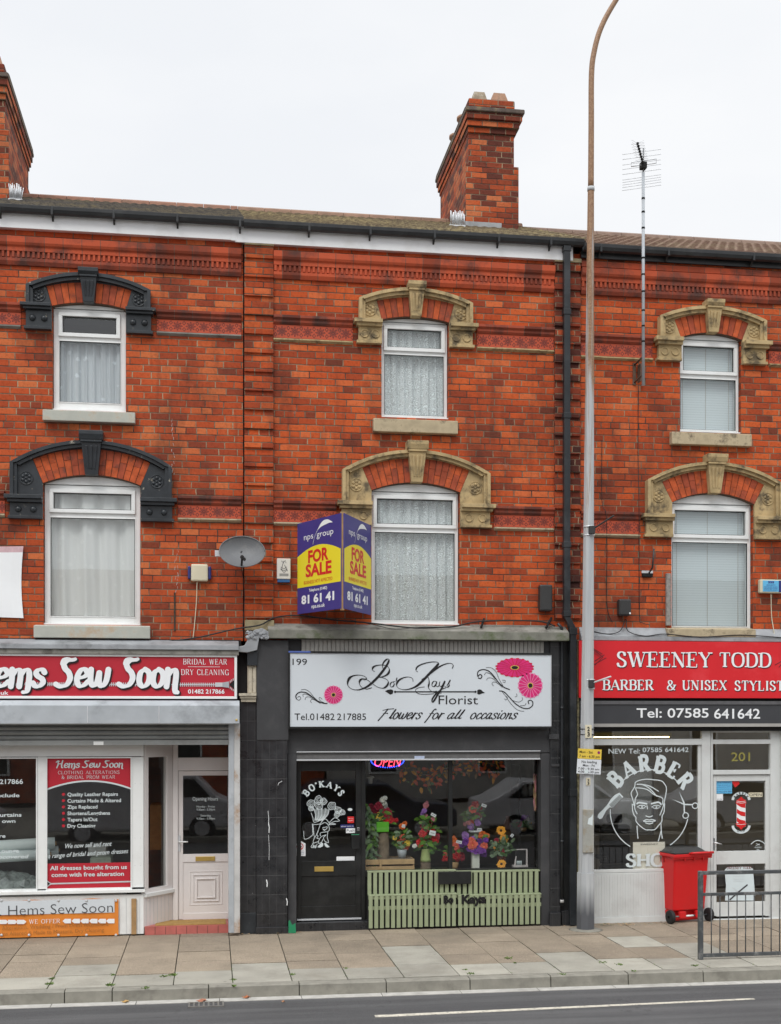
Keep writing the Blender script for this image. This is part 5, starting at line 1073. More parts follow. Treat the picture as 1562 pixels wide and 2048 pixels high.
for i in range(26):
    a, b = P(504+lr.uniform(-12, 30), 1270+lr.uniform(-9, 7), -.22); r = lr.uniform(.02, .05); t = lr.uniform(0, 3); p = [(a+r*lr.uniform(.5, 1.3)*math.cos(t+k*1.256), -.222-lr.uniform(0, .03), b+r*lr.uniform(.4, .9)*math.sin(t+k*1.256)) for k in range(5)]
    for k in range(5): mb.face([p[k], p[(k+1) % 5], (a, -.25, b)][::-1], m_lead)
mb.build('lead_flashing', HM, .008, label='crumpled grey lead flashing over the pier')
# long stone ledge over the shop
zl0, zl1 = Z(830, 1279, -.2), Z(830, 1262, -.2); mb = MB(); xa, xb = X(536, -.2), X(1138, -.2)
mb.box(xa, xb, -.22, .0, zl0, zl1, m_mossy); mb.prismx([(0, zl1+.0005), (-.21, zl1+.0005), (-.02, zl1+.09), (0, zl1+.10)][::-1], xa, xb, m_ledge)
mb.box(xa-.01, xb+.01, -.24, -.0, zl1-.03, zl1-.0, m_ledge) if False else None
mb.build('stone_ledge', HM, .008); pbox(MB(), 536, 600, 1247, 1258, -.03, .0, m_ledge).build('ledge_upstand', HM, .01); pbox(MB(), 940, 1110, 1250, 1258, -.03, .0, m_ledge).build('ledge_upstand', HM, .01)
mb = MB(); pbox(mb, 575, 1120, 1279, 1506, -.03, .2, m_char); mb.build('shop_fascia', HM)
mb = MB(); n = 58; a, b, c, d = RX(603, 1088, 1281, 1306, -.06); mb.box(a, b, -.045, -.031, c, d, m_vent)
for i in range(n): x = a+(b-a)*i/n; mb.box(x+.004, x+(b-a)/n-.006, -.065, -.0452, c, d, m_vent)
mb.build('ribbed_vent', HM)
# florist sign
FS = thing('shop_sign', 'pale grey florist sign with black script lettering and pink daisies', 'sign', (X(840, -.2), -.2, Z(840, 1455, -.2))); Ys = -.19
a, b, c, d = RX(580, 1101, 1308, 1453, Ys); t = .022
B('panel', FS, a, b, Ys, -.12, c, d, m_signgrey); mb = MB()
mb.box(a-t, b+t*.4, Ys-.015, -.035, d+.0005, d+.028, m_blackwood); mb.box(a-t, b+t*.4, Ys-.015, -.035, c-.028, c-.0005, m_blackwood); mb.box(a-t, a-.0005, Ys-.015, -.035, c, d, m_blackwood); mb.box(b+.0005, b+.012, Ys-.004, -.035, c, d, m_alu); mb.box(a+.02, b-.02, -.1199, -.035, c+.02, d-.02, m_blackwood)
bl_ = col('flaking blue paint', (.08, .13, .40)); mb.box(a-t, a+.28, Ys-.017, Ys-.0152, d+.006, d+.0275, bl_)
mb.build('frame', FS, .003)
Lt = MB(); pl = FP(Ys); SX = 560; SY = 1290; SS = 2.789
def sg(pts, n=5): return smooth(TR(pts, SX, SY, SS, Ys), n)
def calli(thk, thn): return lambda t, dx, dy: thn+(thk-thn)*max(0.0, min(1, (-(dx*.55+dy*.85))**3 if (dx*.55+dy*.85) < 0 else ((dx*.55+dy*.85))**3))
def pen(thk=.032, thn=.007): return lambda t, dx, dy: thn+(thk-thn)*(abs(dx*.6+dy*.8)**4)*math.sin(math.pi*min(1, max(0, t*1.0)))**.5
for s_, wd in (([(575, 135), (572, 110), (585, 88), (600, 78), (608, 84), (596, 112), (568, 152), (535, 190), (500, 222), (470, 240), (435, 250), (402, 246), (380, 228), (378, 205), (390, 182), (415, 170), (445, 168), (470, 174), (482, 186), (470, 194), (453, 186)], pen(.036)),
               ([(527, 148), (515, 138), (522, 122), (545, 113), (575, 112), (600, 120), (610, 138), (604, 158), (585, 172), (556, 180), (536, 180)], pen(.034)),
               ([(536, 180), (565, 181), (592, 190), (604, 206), (597, 226), (577, 240), (548, 236), (515, 216), (488, 196), (465, 188), (447, 196), (443, 216), (456, 236), (482, 246), (512, 238)], pen(.032)),
               ([(632, 205), (620, 210), (614, 224), (620, 234), (632, 230), (637, 216), (631, 206), (642, 204)], pen(.02)), ([(652, 184), (648, 200)], .014),
               ([(768, 150), (758, 140), (766, 122), (790, 108), (825, 98), (860, 94), (882, 98), (878, 112), (852, 140), (822, 172), (790, 205), (760, 230), (725, 245), (690, 249), (660, 240), (650, 222), (660, 200), (685, 184), (715, 178), (738, 186), (742, 204)], pen(.036)),
               ([(960, 132), (966, 114), (955, 103), (930, 104), (895, 118), (860, 142), (832, 164), (808, 182), (790, 192)], pen(.026)),
               ([(822, 172), (830, 190), (832, 212), (828, 236), (842, 256), (870, 268), (900, 268)], pen(.03)),
               ([(858, 272), (830, 274), (790, 275), (762, 266), (756, 250), (775, 238), (805, 234)], .008),
               ([(872, 204), (858, 202), (848, 216), (850, 230), (862, 230), (872, 214), (874, 204), (870, 226), (880, 232), (890, 222)], pen(.02)),
               ([(892, 204), (888, 222), (896, 232), (908, 224), (920, 200), (905, 236), (880, 276), (858, 312), (848, 318), (850, 300), (872, 270), (900, 248), (925, 238)], pen(.026)),
               ([(930, 228), (945, 204), (950, 194), (942, 212), (944, 226), (932, 236), (918, 230)], pen(.02)),
               ([(640, 261), (1094, 261)], .017)):
    ribbon(Lt, sg(s_) if len(s_) > 2 else TR(s_, SX, SY, SS, Ys), wd, pl, m_ink, .003)
for (cx, s_) in ((642, 1), (870, 1), (1090, 1)): disc(Lt, TR([(cx, 261)], SX, SY, SS, Ys)[0], .016, pl, m_ink, .0052, 12)
poly(Lt, TR([(586, 257), (600, 250), (618, 247), (630, 252), (632, 261), (628, 272), (616, 277), (604, 270)], SX, SY, SS, Ys)[::-1], pl, m_ink); poly(Lt, TR([(1100, 253), (1110, 247), (1122, 250), (1132, 260), (1144, 267), (1128, 270), (1110, 277), (1100, 272)], SX, SY, SS, Ys)[::-1], pl, m_ink)
ptext(Lt, 'Florist', 877, 956, 1408.5, 1391, Ys, m_ink); ptext(Lt, '199', 585, 614, 1330, 1317.5, Ys, m_ink); ptext(Lt, 'Tel.01482', 589, 669, 1440, 1427, Ys, m_ink); ptext(Lt, '217885', 674, 732, 1440, 1427, Ys, m_ink)
cur_ = [('F', 'F'), ('l', 'l'), ('o', 'o'), ('w', 'w'), ('e', 'e'), ('r', 'r'), ('s', 's'), (' ', ' ')]
BRU2 = dict(BRU); BRU2['n'] = BRU['n2']
pstroke(Lt, 'Flowers', 756, 840, 1438, 1417, Ys, m_ink, font=BRU2, thick=.14, thin=.04, shear=.55, track=.02); pstroke(Lt, 'for', 852, 884, 1438, 1418, Ys, m_ink, font=BRU2, thick=.14, thin=.04, shear=.55, track=.02); pstroke(Lt, 'all', 892, 922, 1438, 1418, Ys, m_ink, font=BRU2, thick=.14, thin=.04, shear=.55, track=.02); pstroke(Lt, 'occasions', 938, 1032, 1438, 1418, Ys, m_ink, font=BRU2, thick=.14, thin=.04, shear=.5, track=.02)
scr = [[(92, 300), (88, 284), (100, 268), (122, 262), (150, 268), (180, 290), (210, 312), (240, 324), (262, 326)], [(92, 300), (104, 308), (116, 298), (108, 286), (98, 292)], [(118, 250), (140, 248), (165, 262), (190, 292), (215, 314)], [(130, 288), (128, 276), (145, 274), (170, 286), (195, 304)], [(140, 306), (145, 292), (165, 290), (190, 306)], [(176, 322), (170, 312), (182, 302), (202, 312), (225, 326)], [(235, 302), (222, 292), (218, 300), (226, 312), (250, 324)]]
for i, s_ in enumerate(scr): ribbon(Lt, sg(s_), .014 if i == 0 else .006, pl, m_ink, .003)
scr2 = [[(1106, 184), (1120, 186), (1126, 172), (1114, 164), (1104, 176), (1102, 156), (1112, 142), (1138, 137), (1168, 148), (1196, 178), (1220, 210), (1250, 236), (1280, 248)], [(1150, 126), (1180, 128), (1205, 150), (1222, 190), (1245, 230)], [(1140, 166), (1150, 154), (1175, 162), (1200, 190)], [(1152, 196), (1160, 184), (1185, 186), (1208, 206)], [(1190, 228), (1182, 216), (1192, 206), (1214, 214), (1240, 236)], [(1240, 196), (1256, 198), (1254, 210), (1244, 206)], [(1224, 256), (1250, 262), (1280, 292), (1312, 326), (1350, 350), (1384, 354), (1406, 340), (1410, 320), (1398, 308), (1384, 314), (1388, 328)], [(1240, 262), (1262, 290), (1290, 330), (1325, 362), (1360, 370)], [(1252, 300), (1262, 306), (1268, 292), (1256, 284)], [(1300, 310), (1330, 318), (1352, 306), (1350, 292)], [(1340, 338), (1365, 336), (1372, 324)], [(1310, 290), (1322, 284), (1318, 272)]]
for i, s_ in enumerate(scr2): ribbon(Lt, sg(s_), .014 if i in (0, 6) else .006, pl, m_ink, .003)
Lt.build('lettering', FS)
pk = col('hot pink print', (.62, .02, .16)); pk2 = col('light pink print', (.72, .22, .40)); rd2 = col('red print', (.55, .01, .05)); yl = col('yellow print', (.7, .5, .08))
def daisy(cx, cy, rx, ry, n, c0, c1):
    mb = MB(); ox, oz = TR([(cx, cy)], SX, SY, SS, Ys)[0]; k = PX/SS*.985
    for layer, (cc, f, off, ph) in enumerate(((c1, 1.0, .003, .5), (c0, .94, .0045, 0))):
        for i in range(n):
            t = 6.2832*(i+ph)/n; w_ = 6.2832/n*.46; pts = []
            for (r_, a_) in ((.2, -.4), (.6, -.8), (.88, -.9), (.98, -.45), (1.0, 0), (.98, .45), (.88, .9), (.6, .8), (.2, .4)): pts.append((ox+math.cos(t+a_*w_)*r_*f*rx*k, oz+math.sin(t+a_*w_)*r_*f*ry*k))
            poly(mb, pts, pl, cc, off+.0001*(i % 2))
    disc(mb, (ox, oz), rx*k*.22, pl, yl, .006, 16, ry*k*.22); disc(mb, (ox, oz), rx*k*.17, pl, m_ink, .007, 16, ry*k*.17); return mb.build('daisy_emblem', FS)
daisy(298, 278, 54, 53, 18, pk, pk2); daisy(1309, 126, 114, 56, 20, pk, rd2); daisy(1396, 226, 74, 74, 18, pk, pk2)
# florist shutter bar, door and window
mb = MB(); pbox(mb, 593, 1081, 1504.5, 1520, -.01, .05, col('dull shutter bar', (.12, .12, .12))); pbox(mb, 593, 1081, 1517.5, 1520.5, -.022, -.0102, m_alu); pbox(mb, 593, 1081, 1502, 1504, -.035, -.0302, m_alu); mb.build('shutter_bar', HM, .003)
pbox(MB(), 829, 849, 1512, 1518, -.014, -.0102, col('pale blue label', (.45, .52, .68))).build('sticker', HM)
mb = MB(); pbox(mb, 576, 593, 1500, 1862, -.03, .2, m_char); pbox(mb, 1082, 1100, 1500, 1862, -.03, .2, m_char); mb.build('shutter_post', HM, .003) if False else None
for a, b in ((576, 593), (1082, 1100)): pbox(MB(), a, b, 1506.5, 1862, -.03, .2, m_char).build('shutter_post', HM, .003)
YF = .12
mb = MB()
for q in ((594, 602, 1519, 1838), (712, 722, 1519, 1838), (602, 712, 1519, 1542), (602, 712, 1722, 1752), (602, 712, 1812, 1838)): pbox(mb, *q, YF, YF+.06, m_blackwood)
pbox(mb, 602, 712, 1752, 1812, YF+.015, YF+.05, m_blackwood); fd = mb.build('door', HM, .003, label='black painted half glazed door of the florist'); pane(fd, 602, 712, 1542, 1722, YF+.03)
pbox(MB(), 629, 667, 1733, 1743, YF-.008, YF-.0005, m_gold).build('letter_plate', fd, .002); mb = MB(); pbox(mb, 594, 723, 1837, 1840, YF-.03, YF+.05, m_alu); mb.build('threshold', HM)
mb = MB(); pbox(mb, 703, 719, 1670, 1698, YF-.05, YF-.001, m_blackwood); pbox(mb, 703, 719, 1669, 1670, YF-.052, YF-.001, m_teal); pbox(mb, 714, 719, 1655, 1662, YF-.01, YF-.001, m_chrome); mb.build('handle', fd, .003)
mb = MB(); xa, xb = X(593), X(737); mb.box(xa, xb, -.02, YF+.1, .0, .115, m_btile); mb.build('door_step', HM, .004)
mb = MB(); pbox(mb, 722.5, 731, 1519, 1842, YF, YF+.07, m_blackwood); pbox(mb, 1075, 1082, 1519, 1842, YF, YF+.07, m_blackwood); pbox(mb, 731, 1075, 1738, 1750, YF, YF+.07, m_blackwood); pbox(mb, 897, 905, 1519, 1738, YF, YF+.07, m_blackwood); pbox(mb, 731, 1075, 1750, 1842, YF+.03, YF+.06, m_dark); fw = mb.build('shop_window', HM, .003)
for a, b in ((731, 897), (905, 1075)): pane(fw, a, b, 1519, 1738, YF+.03)
# etched bouquet figure and lettering on the door
Lt = MB(); Yd = YF+.026; pl = FP(Yd); ox, oz = P(647, 1612, Yd)
strokes(Lt, "BO'KAYS", 0, None, 0, .085, pl, m_cutglass, SER, thick=.26, thin=.12, off=.003, arc=(ox, oz, .265, math.pi*.845, math.pi*.155, 1.0), serif=.1)
def dz(pts, w_=.008, sm=True):
    q = TR(pts, 590, 1500, 9.307, Yd); ribbon(Lt, smooth(q, 4) if sm else q, w_, pl, m_cutglass, .003)
rz = random.Random(4)
for cx, cy, r in ((300, 1000, 70), (440, 930, 75), (530, 960, 60), (690, 1040, 72), (800, 1120, 62), (880, 1160, 50), (450, 1040, 70), (300, 1090, 45), (780, 1200, 50)):
    for k, f in ((0, 1.0), (1, .62), (2, .3)):
        dz([(cx+r*f*(1+.16*math.sin(3*t+cx))*math.cos(t), cy+r*f*(1+.16*math.cos(4*t+cy))*math.sin(t)) for t in [6.2832*i/9*(1 if k < 2 else .8) for i in range(10)]], .008 if k == 0 else .006)
for i in range(13): x = 345+i*24; dz([(x, 1085+10*(i % 3)), (x+8-(i-6)*5, 1200), (440+(i-6)*12, 1310)], .010 if i % 3 == 0 else .006)
for s_ in ([(300, 1170), (330, 1250), (350, 1340), (420, 1330), (510, 1290), (500, 1320), (470, 1370), (400, 1385), (320, 1380)], [(470, 1370), (560, 1280), (640, 1370), (620, 1400)], [(640, 1350), (740, 1260), (830, 1320), (730, 1330), (640, 1380)], [(660, 1360), (760, 1380), (640, 1390)], [(320, 1380), (330, 1500), (320, 1590), (180, 1660), (165, 1510)], [(335, 1390), (350, 1560), (370, 1620), (420, 1530), (470, 1380)], [(470, 1390), (560, 1350), (620, 1400), (640, 1480), (600, 1520), (480, 1540), (470, 1600)], [(510, 1450), (600, 1430), (570, 1480), (520, 1470), (560, 1510)], [(610, 1530), (600, 1630), (625, 1720), (560, 1700), (530, 1630), (580, 1580), (480, 1620), (430, 1730), (490, 1720), (520, 1660)], [(430, 1520), (400, 1570), (430, 1600), (405, 1640), (440, 1650)], [(370, 1620), (340, 1690), (350, 1730), (440, 1700)], [(340, 1730), (300, 1800), (330, 1815), (345, 1760), (350, 1825), (375, 1770), (380, 1828), (410, 1750)]): dz(s_)
poly(Lt, TR([(415, 1810), (440, 1775), (500, 1720), (525, 1740), (520, 1790), (470, 1815)], 590, 1500, 9.307, Yd)[::-1], pl, m_cutglass); poly(Lt, TR([(540, 1740), (570, 1725), (610, 1770), (645, 1805), (600, 1815), (560, 1790)], 590, 1500, 9.307, Yd)[::-1], pl, m_cutglass)
Lt.build('lettering', fd)
mb = MB()
def stick(x0, x1, y0, y1, Y, m, name, par, txt=(), tm=None):
    mb = MB(); pbox(mb, x0, x1, y0, y1, Y-.002, Y, m)
    for s_, ty, h in txt: ptext(mb, s_, x0+1.5, x1-1.5, ty, ty-h, Y-.002, tm or m_ink, off=.001)
    return mb.build(name, par)
stick(695, 708, 1633, 1646, Yd, m_fsred, 'sticker', fd, label=None) if False else stick(695, 708, 1633, 1646, Yd, m_fsred, 'sticker', fd, (('We are', 1638, 2), ('open', 1642, 2)), m_white)
stick(681, 708, 1649, 1655.5, Yd, m_navy, 'sticker', fd, (('please come in', 1653.5, 2.5),), m_white); stick(692, 710, 1656.5, 1666, Yd, m_white, 'sticker', fd, (('Push', 1663.5, 5),)); stick(673, 709, 1713, 1721.5, Yd, m_white, 'sticker', fd)
mb = MB(); disc(mb, P(700, 1619, Yd), .034, FP(Yd), m_cutglass, .002, 16, .02); mb.build('sticker', fd)
mb = MB(); poly(mb, [P(592, 1712, Yd), P(611, 1712, Yd), P(611, 1687, Yd), P(602, 1682, Yd), P(592, 1688, Yd)], FP(Yd), m_white, .002); c_ = P(600, 1693, Yd)
ribbon(mb, [(c_[0]+.045*math.cos(t/10*6.283), c_[1]+.045*math.sin(t/10*6.283)) for t in range(11)], .01, FP(Yd), m_fsred, .004); ribbon(mb, [(c_[0]-.03, c_[1]+.03), (c_[0]+.03, c_[1]-.03)], .009, FP(Yd), m_fsred, .0046); ribbon(mb, [(c_[0]-.03, c_[1]), (c_[0]+.025, c_[1])], .01, FP(Yd), m_ink, .003)
for y in (1702, 1705, 1708): ribbon(mb, [P(595, y, Yd), P(608, y, Yd)], .004, FP(Yd), m_navy, .003)
mb.build('sticker', fd, label='no smoking sticker')
# green paint drips and white chips on the pilaster
mb = MB(); poly(mb, [P(577, 1866, -.153), P(592, 1866, -.153), P(591, 1846, -.153), P(584, 1850, -.153), P(580, 1840, -.153), P(577, 1842, -.153)], FP(-.153), m_teal, .0); mb.build('paint_drip', HM)
mb = MB()
for x, y0, y1, w_ in ((536, 1622, 1650, .006), (537, 1645, 1665, .010), (533, 1760, 1773, .014), (537, 1670, 1720, .004), (573, 1797, 1810, .012), (556, 1570, 1562, .006)): ribbon(mb, [P(x, y0, -.121), P(x+1.5, (y0+y1)/2, -.121), P(x+(1 if y0 < y1 else 8), y1, -.121)], w_, FP(-.121), m_white, .001)
mb.build('paint_chips', HM)
# right pier with pipe
mb = MB(); pbox(mb, 1100.5, 1121, 1279, 1862, -.06, .2, m_btile); mb.build('tiled_pilaster', HM, .004); pbox(MB(), 1121.3, 1157, 1279, 1858, -.03, .2, m_blackwood).build('black_pier', HM, .004)
mb = MB(); xp = X(1124, -.10); mb.tube([(xp-.07, -.12, Z(1124, 1247, -.1)), (xp-.01, -.12, Z(1124, 1256, -.1)), (xp, -.10, Z(1124, 1275, -.1)), (xp, -.10, 1.5), (xp+.0, -.10, .28)], .022, m_pipe, 10)
for z in (.35, 1.2, 2.1, 3.1): mb.tube([(xp, -.10, z-.02), (xp, -.10, z+.02)], .028, m_rail if z < .5 else m_pipe, 10)
mb.build('waste_pipe', HM); mb = MB(); pbox(mb, 1100, 1122, 1826, 1856, -.13, -.061, m_btile); pbox(mb, 1124, 1138, 1822, 1856, -.11, -.031, m_btile); mb.build('loose_tiles', HM, .004)
mb = MB(); pbox(mb, 1098, 1118, 1468, 1478, -.09, -.0605, m_char); pbox(mb, 1103, 1119, 1528, 1533, -.075, -.0605, m_char); mb.build('bracket', HM)
# planters
def planter(x0, x1, label, n):
    o = thing('slatted_planter', label, 'planter', ((X(x0)+X(x1))/2, -.05, 0), 'sage green slatted planters under the florist window')
    Yl_, Yu = -.075, .0; a, b = X(x0, Yl_), X(x1, Yl_); mb = MB(); zt2 = Z((x0+x1)/2, 1789, Yl_); zt1 = Z((x0+x1)/2, 1742, Yu); sr = random.Random(int(x0))
    mb.box(a, b, Yl_+.03, .10, .03, zt2-.02, m_dark); mb.box(a, b, Yu+.03, .10, zt2-.02, zt1-.02, m_dark); mb.build('backing', o)
    mb = MB(); mb.box(a, b, Yl_+.012, Yl_+.035, zt2-.06, zt2-.015, m_sage); mb.box(a, b, Yl_+.012, Yl_+.035, .28, .33, m_sage); mb.box(a, b, Yl_-.005, .06, zt2-.014, zt2+.004, m_sage); mb.box(a, b, Yu-.005, .10, zt1-.014, zt1+.006, m_sage); mb.box(a, b, Yl_+.012, Yl_+.035, .02, .05, m_dark); mb.build('rail', o, .003)
    w_ = (b-a)/n
    for i in range(n):
        s_ = sr.uniform(-.004, .004); x = a+w_*i
        B('slat', o, x+.004, x+w_*.68+.004, Yl_-.006, Yl_+.0118, .025+sr.uniform(0, .008), zt2-.015, m_sage, .003).rotation_euler[1] = 0
        B('slat', o, x+s_+.002, x+s_+w_*.68, Yu-.006, Yu+.0295, zt2+.004, zt1-.015, m_sage, .003)
    return o
planter(737, 914.5, 'sage green slatted planter, the left one of two, beside the black door', 16); plr = planter(916, 1083, 'sage green slatted planter, the right one of two, beside the grey post', 15)
mb = MB(); Yk = -.085
for s_, x0, x1 in (('Bo', 887, 907), ('Kays', 923, 971)): ptext(mb, s_, x0, x1, 1806, 1792 if s_ == 'Bo' else 1790, Yk, m_ink, bold=.05)
mb.build('wooden_letters', plr)
B('name_board', None, X(876, -.03), X(942, -.03), -.055, -.014, Z(909, 1768, -.03), Z(909, 1743, -.03), m_blackwood, .006, label='small black wooden board hung over the tops of the two green planters', cat='board')
# florist room, display shelf
room(HM, XG1+.08, XP3-.12, .30, 3.6, .12, ZSH-.1, m_inter, m_floor)
zsf = Z(900, 1741, .3); B('display_shelf', HM, X(729, .3), X(1080, .3), .20, 1.0, zsf-.04, zsf-.004, m_blackwood)
# ================================================================== FLOWERS IN THE WINDOW
m_leaf = M('leaf green', (.055, .12, .03), .5, .4, 20, 0); m_leaf2 = M('silver green leaf', (.20, .28, .17), .6, .3, 20, 0); m_leaf3 = M('bright leaf', (.13, .27, .04), .5, .3, 20, 0)
m_pet = {k: col(k+' petal', c, .6) for k, c in dict(red=(.50, .012, .015), orange=(.72, .16, .03), yellow=(.78, .55, .07), white=(.75, .74, .68), pink=(.62, .22, .25), purple=(.16, .03, .28), lilac=(.34, .16, .48), crimson=(.30, .01, .03), coral=(.72, .13, .08), gold=(.80, .36, .03), dark=(.07, .03, .02)).items()}
fr_ = random.Random(12)
def petals(mb, c, r, m, n, tilt, dirv, l0=.1, wd=.42, mc=None):
    d = Vector(dirv).normalized(); a = d.cross(Vector((0, 0, 1))).normalized(); b = a.cross(d).normalized(); c = Vector(c); ph = fr_.uniform(0, 6)
    for i in range(n):
        t = ph+6.2832*i/n; u = a*math.cos(t)+b*math.sin(t); s_ = -a*math.sin(t)+b*math.cos(t); q = fr_.uniform(.85, 1.1)*r
        p0 = c+u*q*l0; p1 = c+u*q*.6+d*q*tilt*.6; p2 = c+u*q+d*q*tilt*.5
        mb.face([p0-s_*q*.08, p1-s_*q*wd, p2-s_*q*wd*.45, p2+s_*q*wd*.45, p1+s_*q*wd, p0+s_*q*.08], m)
    if mc: mb.ball(tuple(c+d*r*.05), r*.3, mc, 8, 4, .6)
def bloom(par, px, py, rpx, Y, kind, sun=False):
    x, z = P(px, py, Y); r = rpx*PX*1.22; mb = MB(); d = (fr_.uniform(-.4, .4), -1, fr_.uniform(-.1, .5)); m = m_pet[kind]
    if sun: petals(mb, (x, Y, z), r, m_pet['gold'], 14, .15, d, .25, .26, m_pet['dark']); petals(mb, (x, Y+.004, z), r*.85, m_pet['orange'], 14, .25, d, .25, .26)
    else:
        petals(mb, (x, Y, z), r, m, 7, .3, d, .05, .46); petals(mb, (x, Y-.006, z), r*.72, m, 6, .75, d, .05, .5); petals(mb, (x, Y-.012, z), r*.42, m, 5, 1.3, d, .05, .5, m_pet['yellow'] if kind in ('white', 'coral') else m)
    return mb.build('bloom', par)
def leaf(mb, p, dirv, L, w, m):
    p = Vector(p); d = Vector(dirv).normalized(); s_ = d.cross(Vector((0, 1, .2))).normalized()*w; dr = Vector((0, 0, -L*.25))
    mb.face([p, p+d*L*.35+s_, p+d*L*.75+s_*.8+dr*.4, p+d*L+dr, p+d*L*.75-s_*.8+dr*.4, p+d*L*.35-s_], m)
def arrangement(label, top, Y, blooms, leaves, vase, group='flower arrangements in the florist window', lm=None):
    """top photo point where the stems leave the vase"""
    x0, z0 = P(*top, Y); o = thing('flower_arrangement', label, 'flower arrangement', (x0, Y, z0-.2), group)
    if vase: vase(o)
    mb = MB(); fo = MB()
    for px, py, r, k in blooms:
        yy = Y+fr_.uniform(-.06, .06); x, z = P(px, py, yy); mb.tube([(x0, Y, z0-.02), ((x0*.6+x*.4), (Y+yy)/2, z0+(z-z0)*.5), (x, yy+.01, z)], .004, m_leaf, 5); bloom(o, px, py, r, yy, k.split('*')[0], '*' in k)
        if '*' not in k and r > 4: bloom(o, px+fr_.uniform(-11, 11), py+fr_.uniform(-8, 9), r*fr_.uniform(.6, .85), yy+.05, k)
    for px, py, n, s_ in leaves:
        for _ in range(int(n*1.5)):
            x, z = P(px+fr_.uniform(-s_, s_), py+fr_.uniform(-s_, s_)*.8, Y); a = fr_.uniform(-.3, 3.4); leaf(fo, (x, Y+fr_.uniform(-.08, .08), z), (math.cos(a), fr_.uniform(-.5, .3), math.sin(a)), fr_.uniform(.06, .14), fr_.uniform(.014, .034), fr_.choice(lm or [m_leaf, m_leaf, m_leaf2, m_leaf3]))
    mb.build('stems', o); fo.build('foliage', o); return o
def vlathe(px, py0, py1, Y, prof, m, name='vase'):
    def f(o):
        x = X(px, Y); z0, z1 = Z(px, py1, Y), Z(px, py0, Y); MB().lathe([(r*PX, z0*0+(z1-z0)*h) for r, h in prof], (x, Y, z0), m, 20).build(name, o)
    return f
Yf = .50
def cube(o): pbox(MB(), 753, 778, 1644, 1664, Yf-.09, Yf+.08, m_green).build('pot', o, .004)
arrangement('red and white flowers in a bright green cube pot on a log', (765, 1645), Yf, [(757, 1612, 8, 'crimson'), (765, 1600, 5, 'white'), (768, 1606, 5, 'white'), (767, 1614, 5, 'white'), (770, 1596, 4, 'white'), (760, 1623, 9, 'red'), (774, 1626, 9, 'crimson'), (760, 1633, 7, 'yellow'), (775, 1638, 9, 'red'), (783, 1640, 6, 'red'), (751, 1620, 6, 'crimson')], [(765, 1635, 26, 14)], cube)
def log_(label, px, y0, y1, w0, w1, Y):
    mb = MB(); x = X(px, Y); z0, z1 = Z(px, y1, Y), Z(px, y0, Y); lr = random.Random(int(px)); n = 18; k = 7; base = []
    for j in range(k+1):
        f = j/k; r = (w1+(w0-w1)*f)*PX; base.append([(x+r*(1+.06*math.sin(3*t+j*.6)+lr.uniform(-.03, .03))*math.cos(t), Y+r*math.sin(t), z0+(z1-z0)*f) for t in [6.2832*i/n for i in range(n)]])
    for j in range(k):
        for i in range(n): i2 = (i+1) % n; mb.face([base[j][i], base[j][i2], base[j+1][i2], base[j+1][i]], m_bark, True)
    mb.face(base[-1], m_crate); mb.build('log', label=label, cat='log', group='logs used as flower stands')
log_('tall grey brown log standing on the crate under the green cube pot', 766, 1664.5, 1718, 11, 13, Yf)
log_('short log under the pale green jug', 851, 1723, 1741, 10, 11, Yf)
cr = thing('wooden_crate', 'pale slatted wooden crate lying on the display shelf behind the glass', 'crate', (X(780, Yf), Yf, zsf)); mb = MB(); a, b, c, d = RX(731, 829, 1719, 1741, Yf-.2)
mb.box(a, b, Yf-.2, Yf-.185, c+.085, d, m_crate); mb.box(a, b, Yf-.2, Yf-.185, c, c+.06, m_crate); mb.box(a, b, Yf+.2, Yf+.215, c, d, m_crate); mb.build('side_slats', cr, .003); mb = MB(); mb.box(a, a+.014, Yf-.184, Yf+.199, c, d, m_crate); mb.box(b-.014, b, Yf-.184, Yf+.199, c, d, m_crate); mb.box(a+.2, a+.23, Yf-.215, Yf-.2005, c, d, m_crate); mb.box(a+.015, b-.015, Yf-.184, Yf+.199, c+.005, c+.02, m_crate); mb.box(a+.015, b-.015, Yf-.17, Yf+.19, d-.02, d-.004, m_bark); mb.build('ends', cr, .003)
arrangement('orange and yellow flowers in a grey pot on the crate', (803, 1702), Yf, [(803, 1653, 6, 'orange'), (806, 1674, 6, 'coral'), (792, 1671, 6, 'yellow'), (800, 1687, 7, 'orange'), (811, 1692, 7, 'coral'), (815, 1686, 6, 'yellow'), (789, 1676, 4, 'yellow')], [(804, 1680, 34, 18)], vlathe(804, 1699, 1717, Yf, [(7, 0), (9, .5), (10, 1), (9, 1)], m_galv))
arrangement('red roses and pink sprays in a pale green jug on a short log', (851, 1700), Yf, [(845, 1669, 8, 'red'), (841, 1686, 8, 'red'), (857, 1679, 7, 'crimson'), (870, 1679, 7, 'red'), (874, 1674, 6, 'crimson'), (852, 1660, 6, 'crimson'), (862, 1659, 6, 'red'), (851, 1690, 4, 'white'), (829, 1692, 4, 'white'), (842, 1645, 4, 'pink'), (851, 1632, 4, 'pink'), (857, 1640, 5, 'crimson'), (866, 1638, 4, 'pink'), (852, 1611, 5, 'pink'), (849, 1622, 5, 'lilac')], [(855, 1690, 40, 20), (856, 1650, 16, 16)], vlathe(851, 1698, 1723, Yf, [(11, 0), (10.5, .2), (8, .95), (9, 1), (7.5, 1)], M('pale green enamel', (.42, .50, .20), .35, .05, 4, 0)), lm=[m_leaf, m_leaf3, m_leaf])
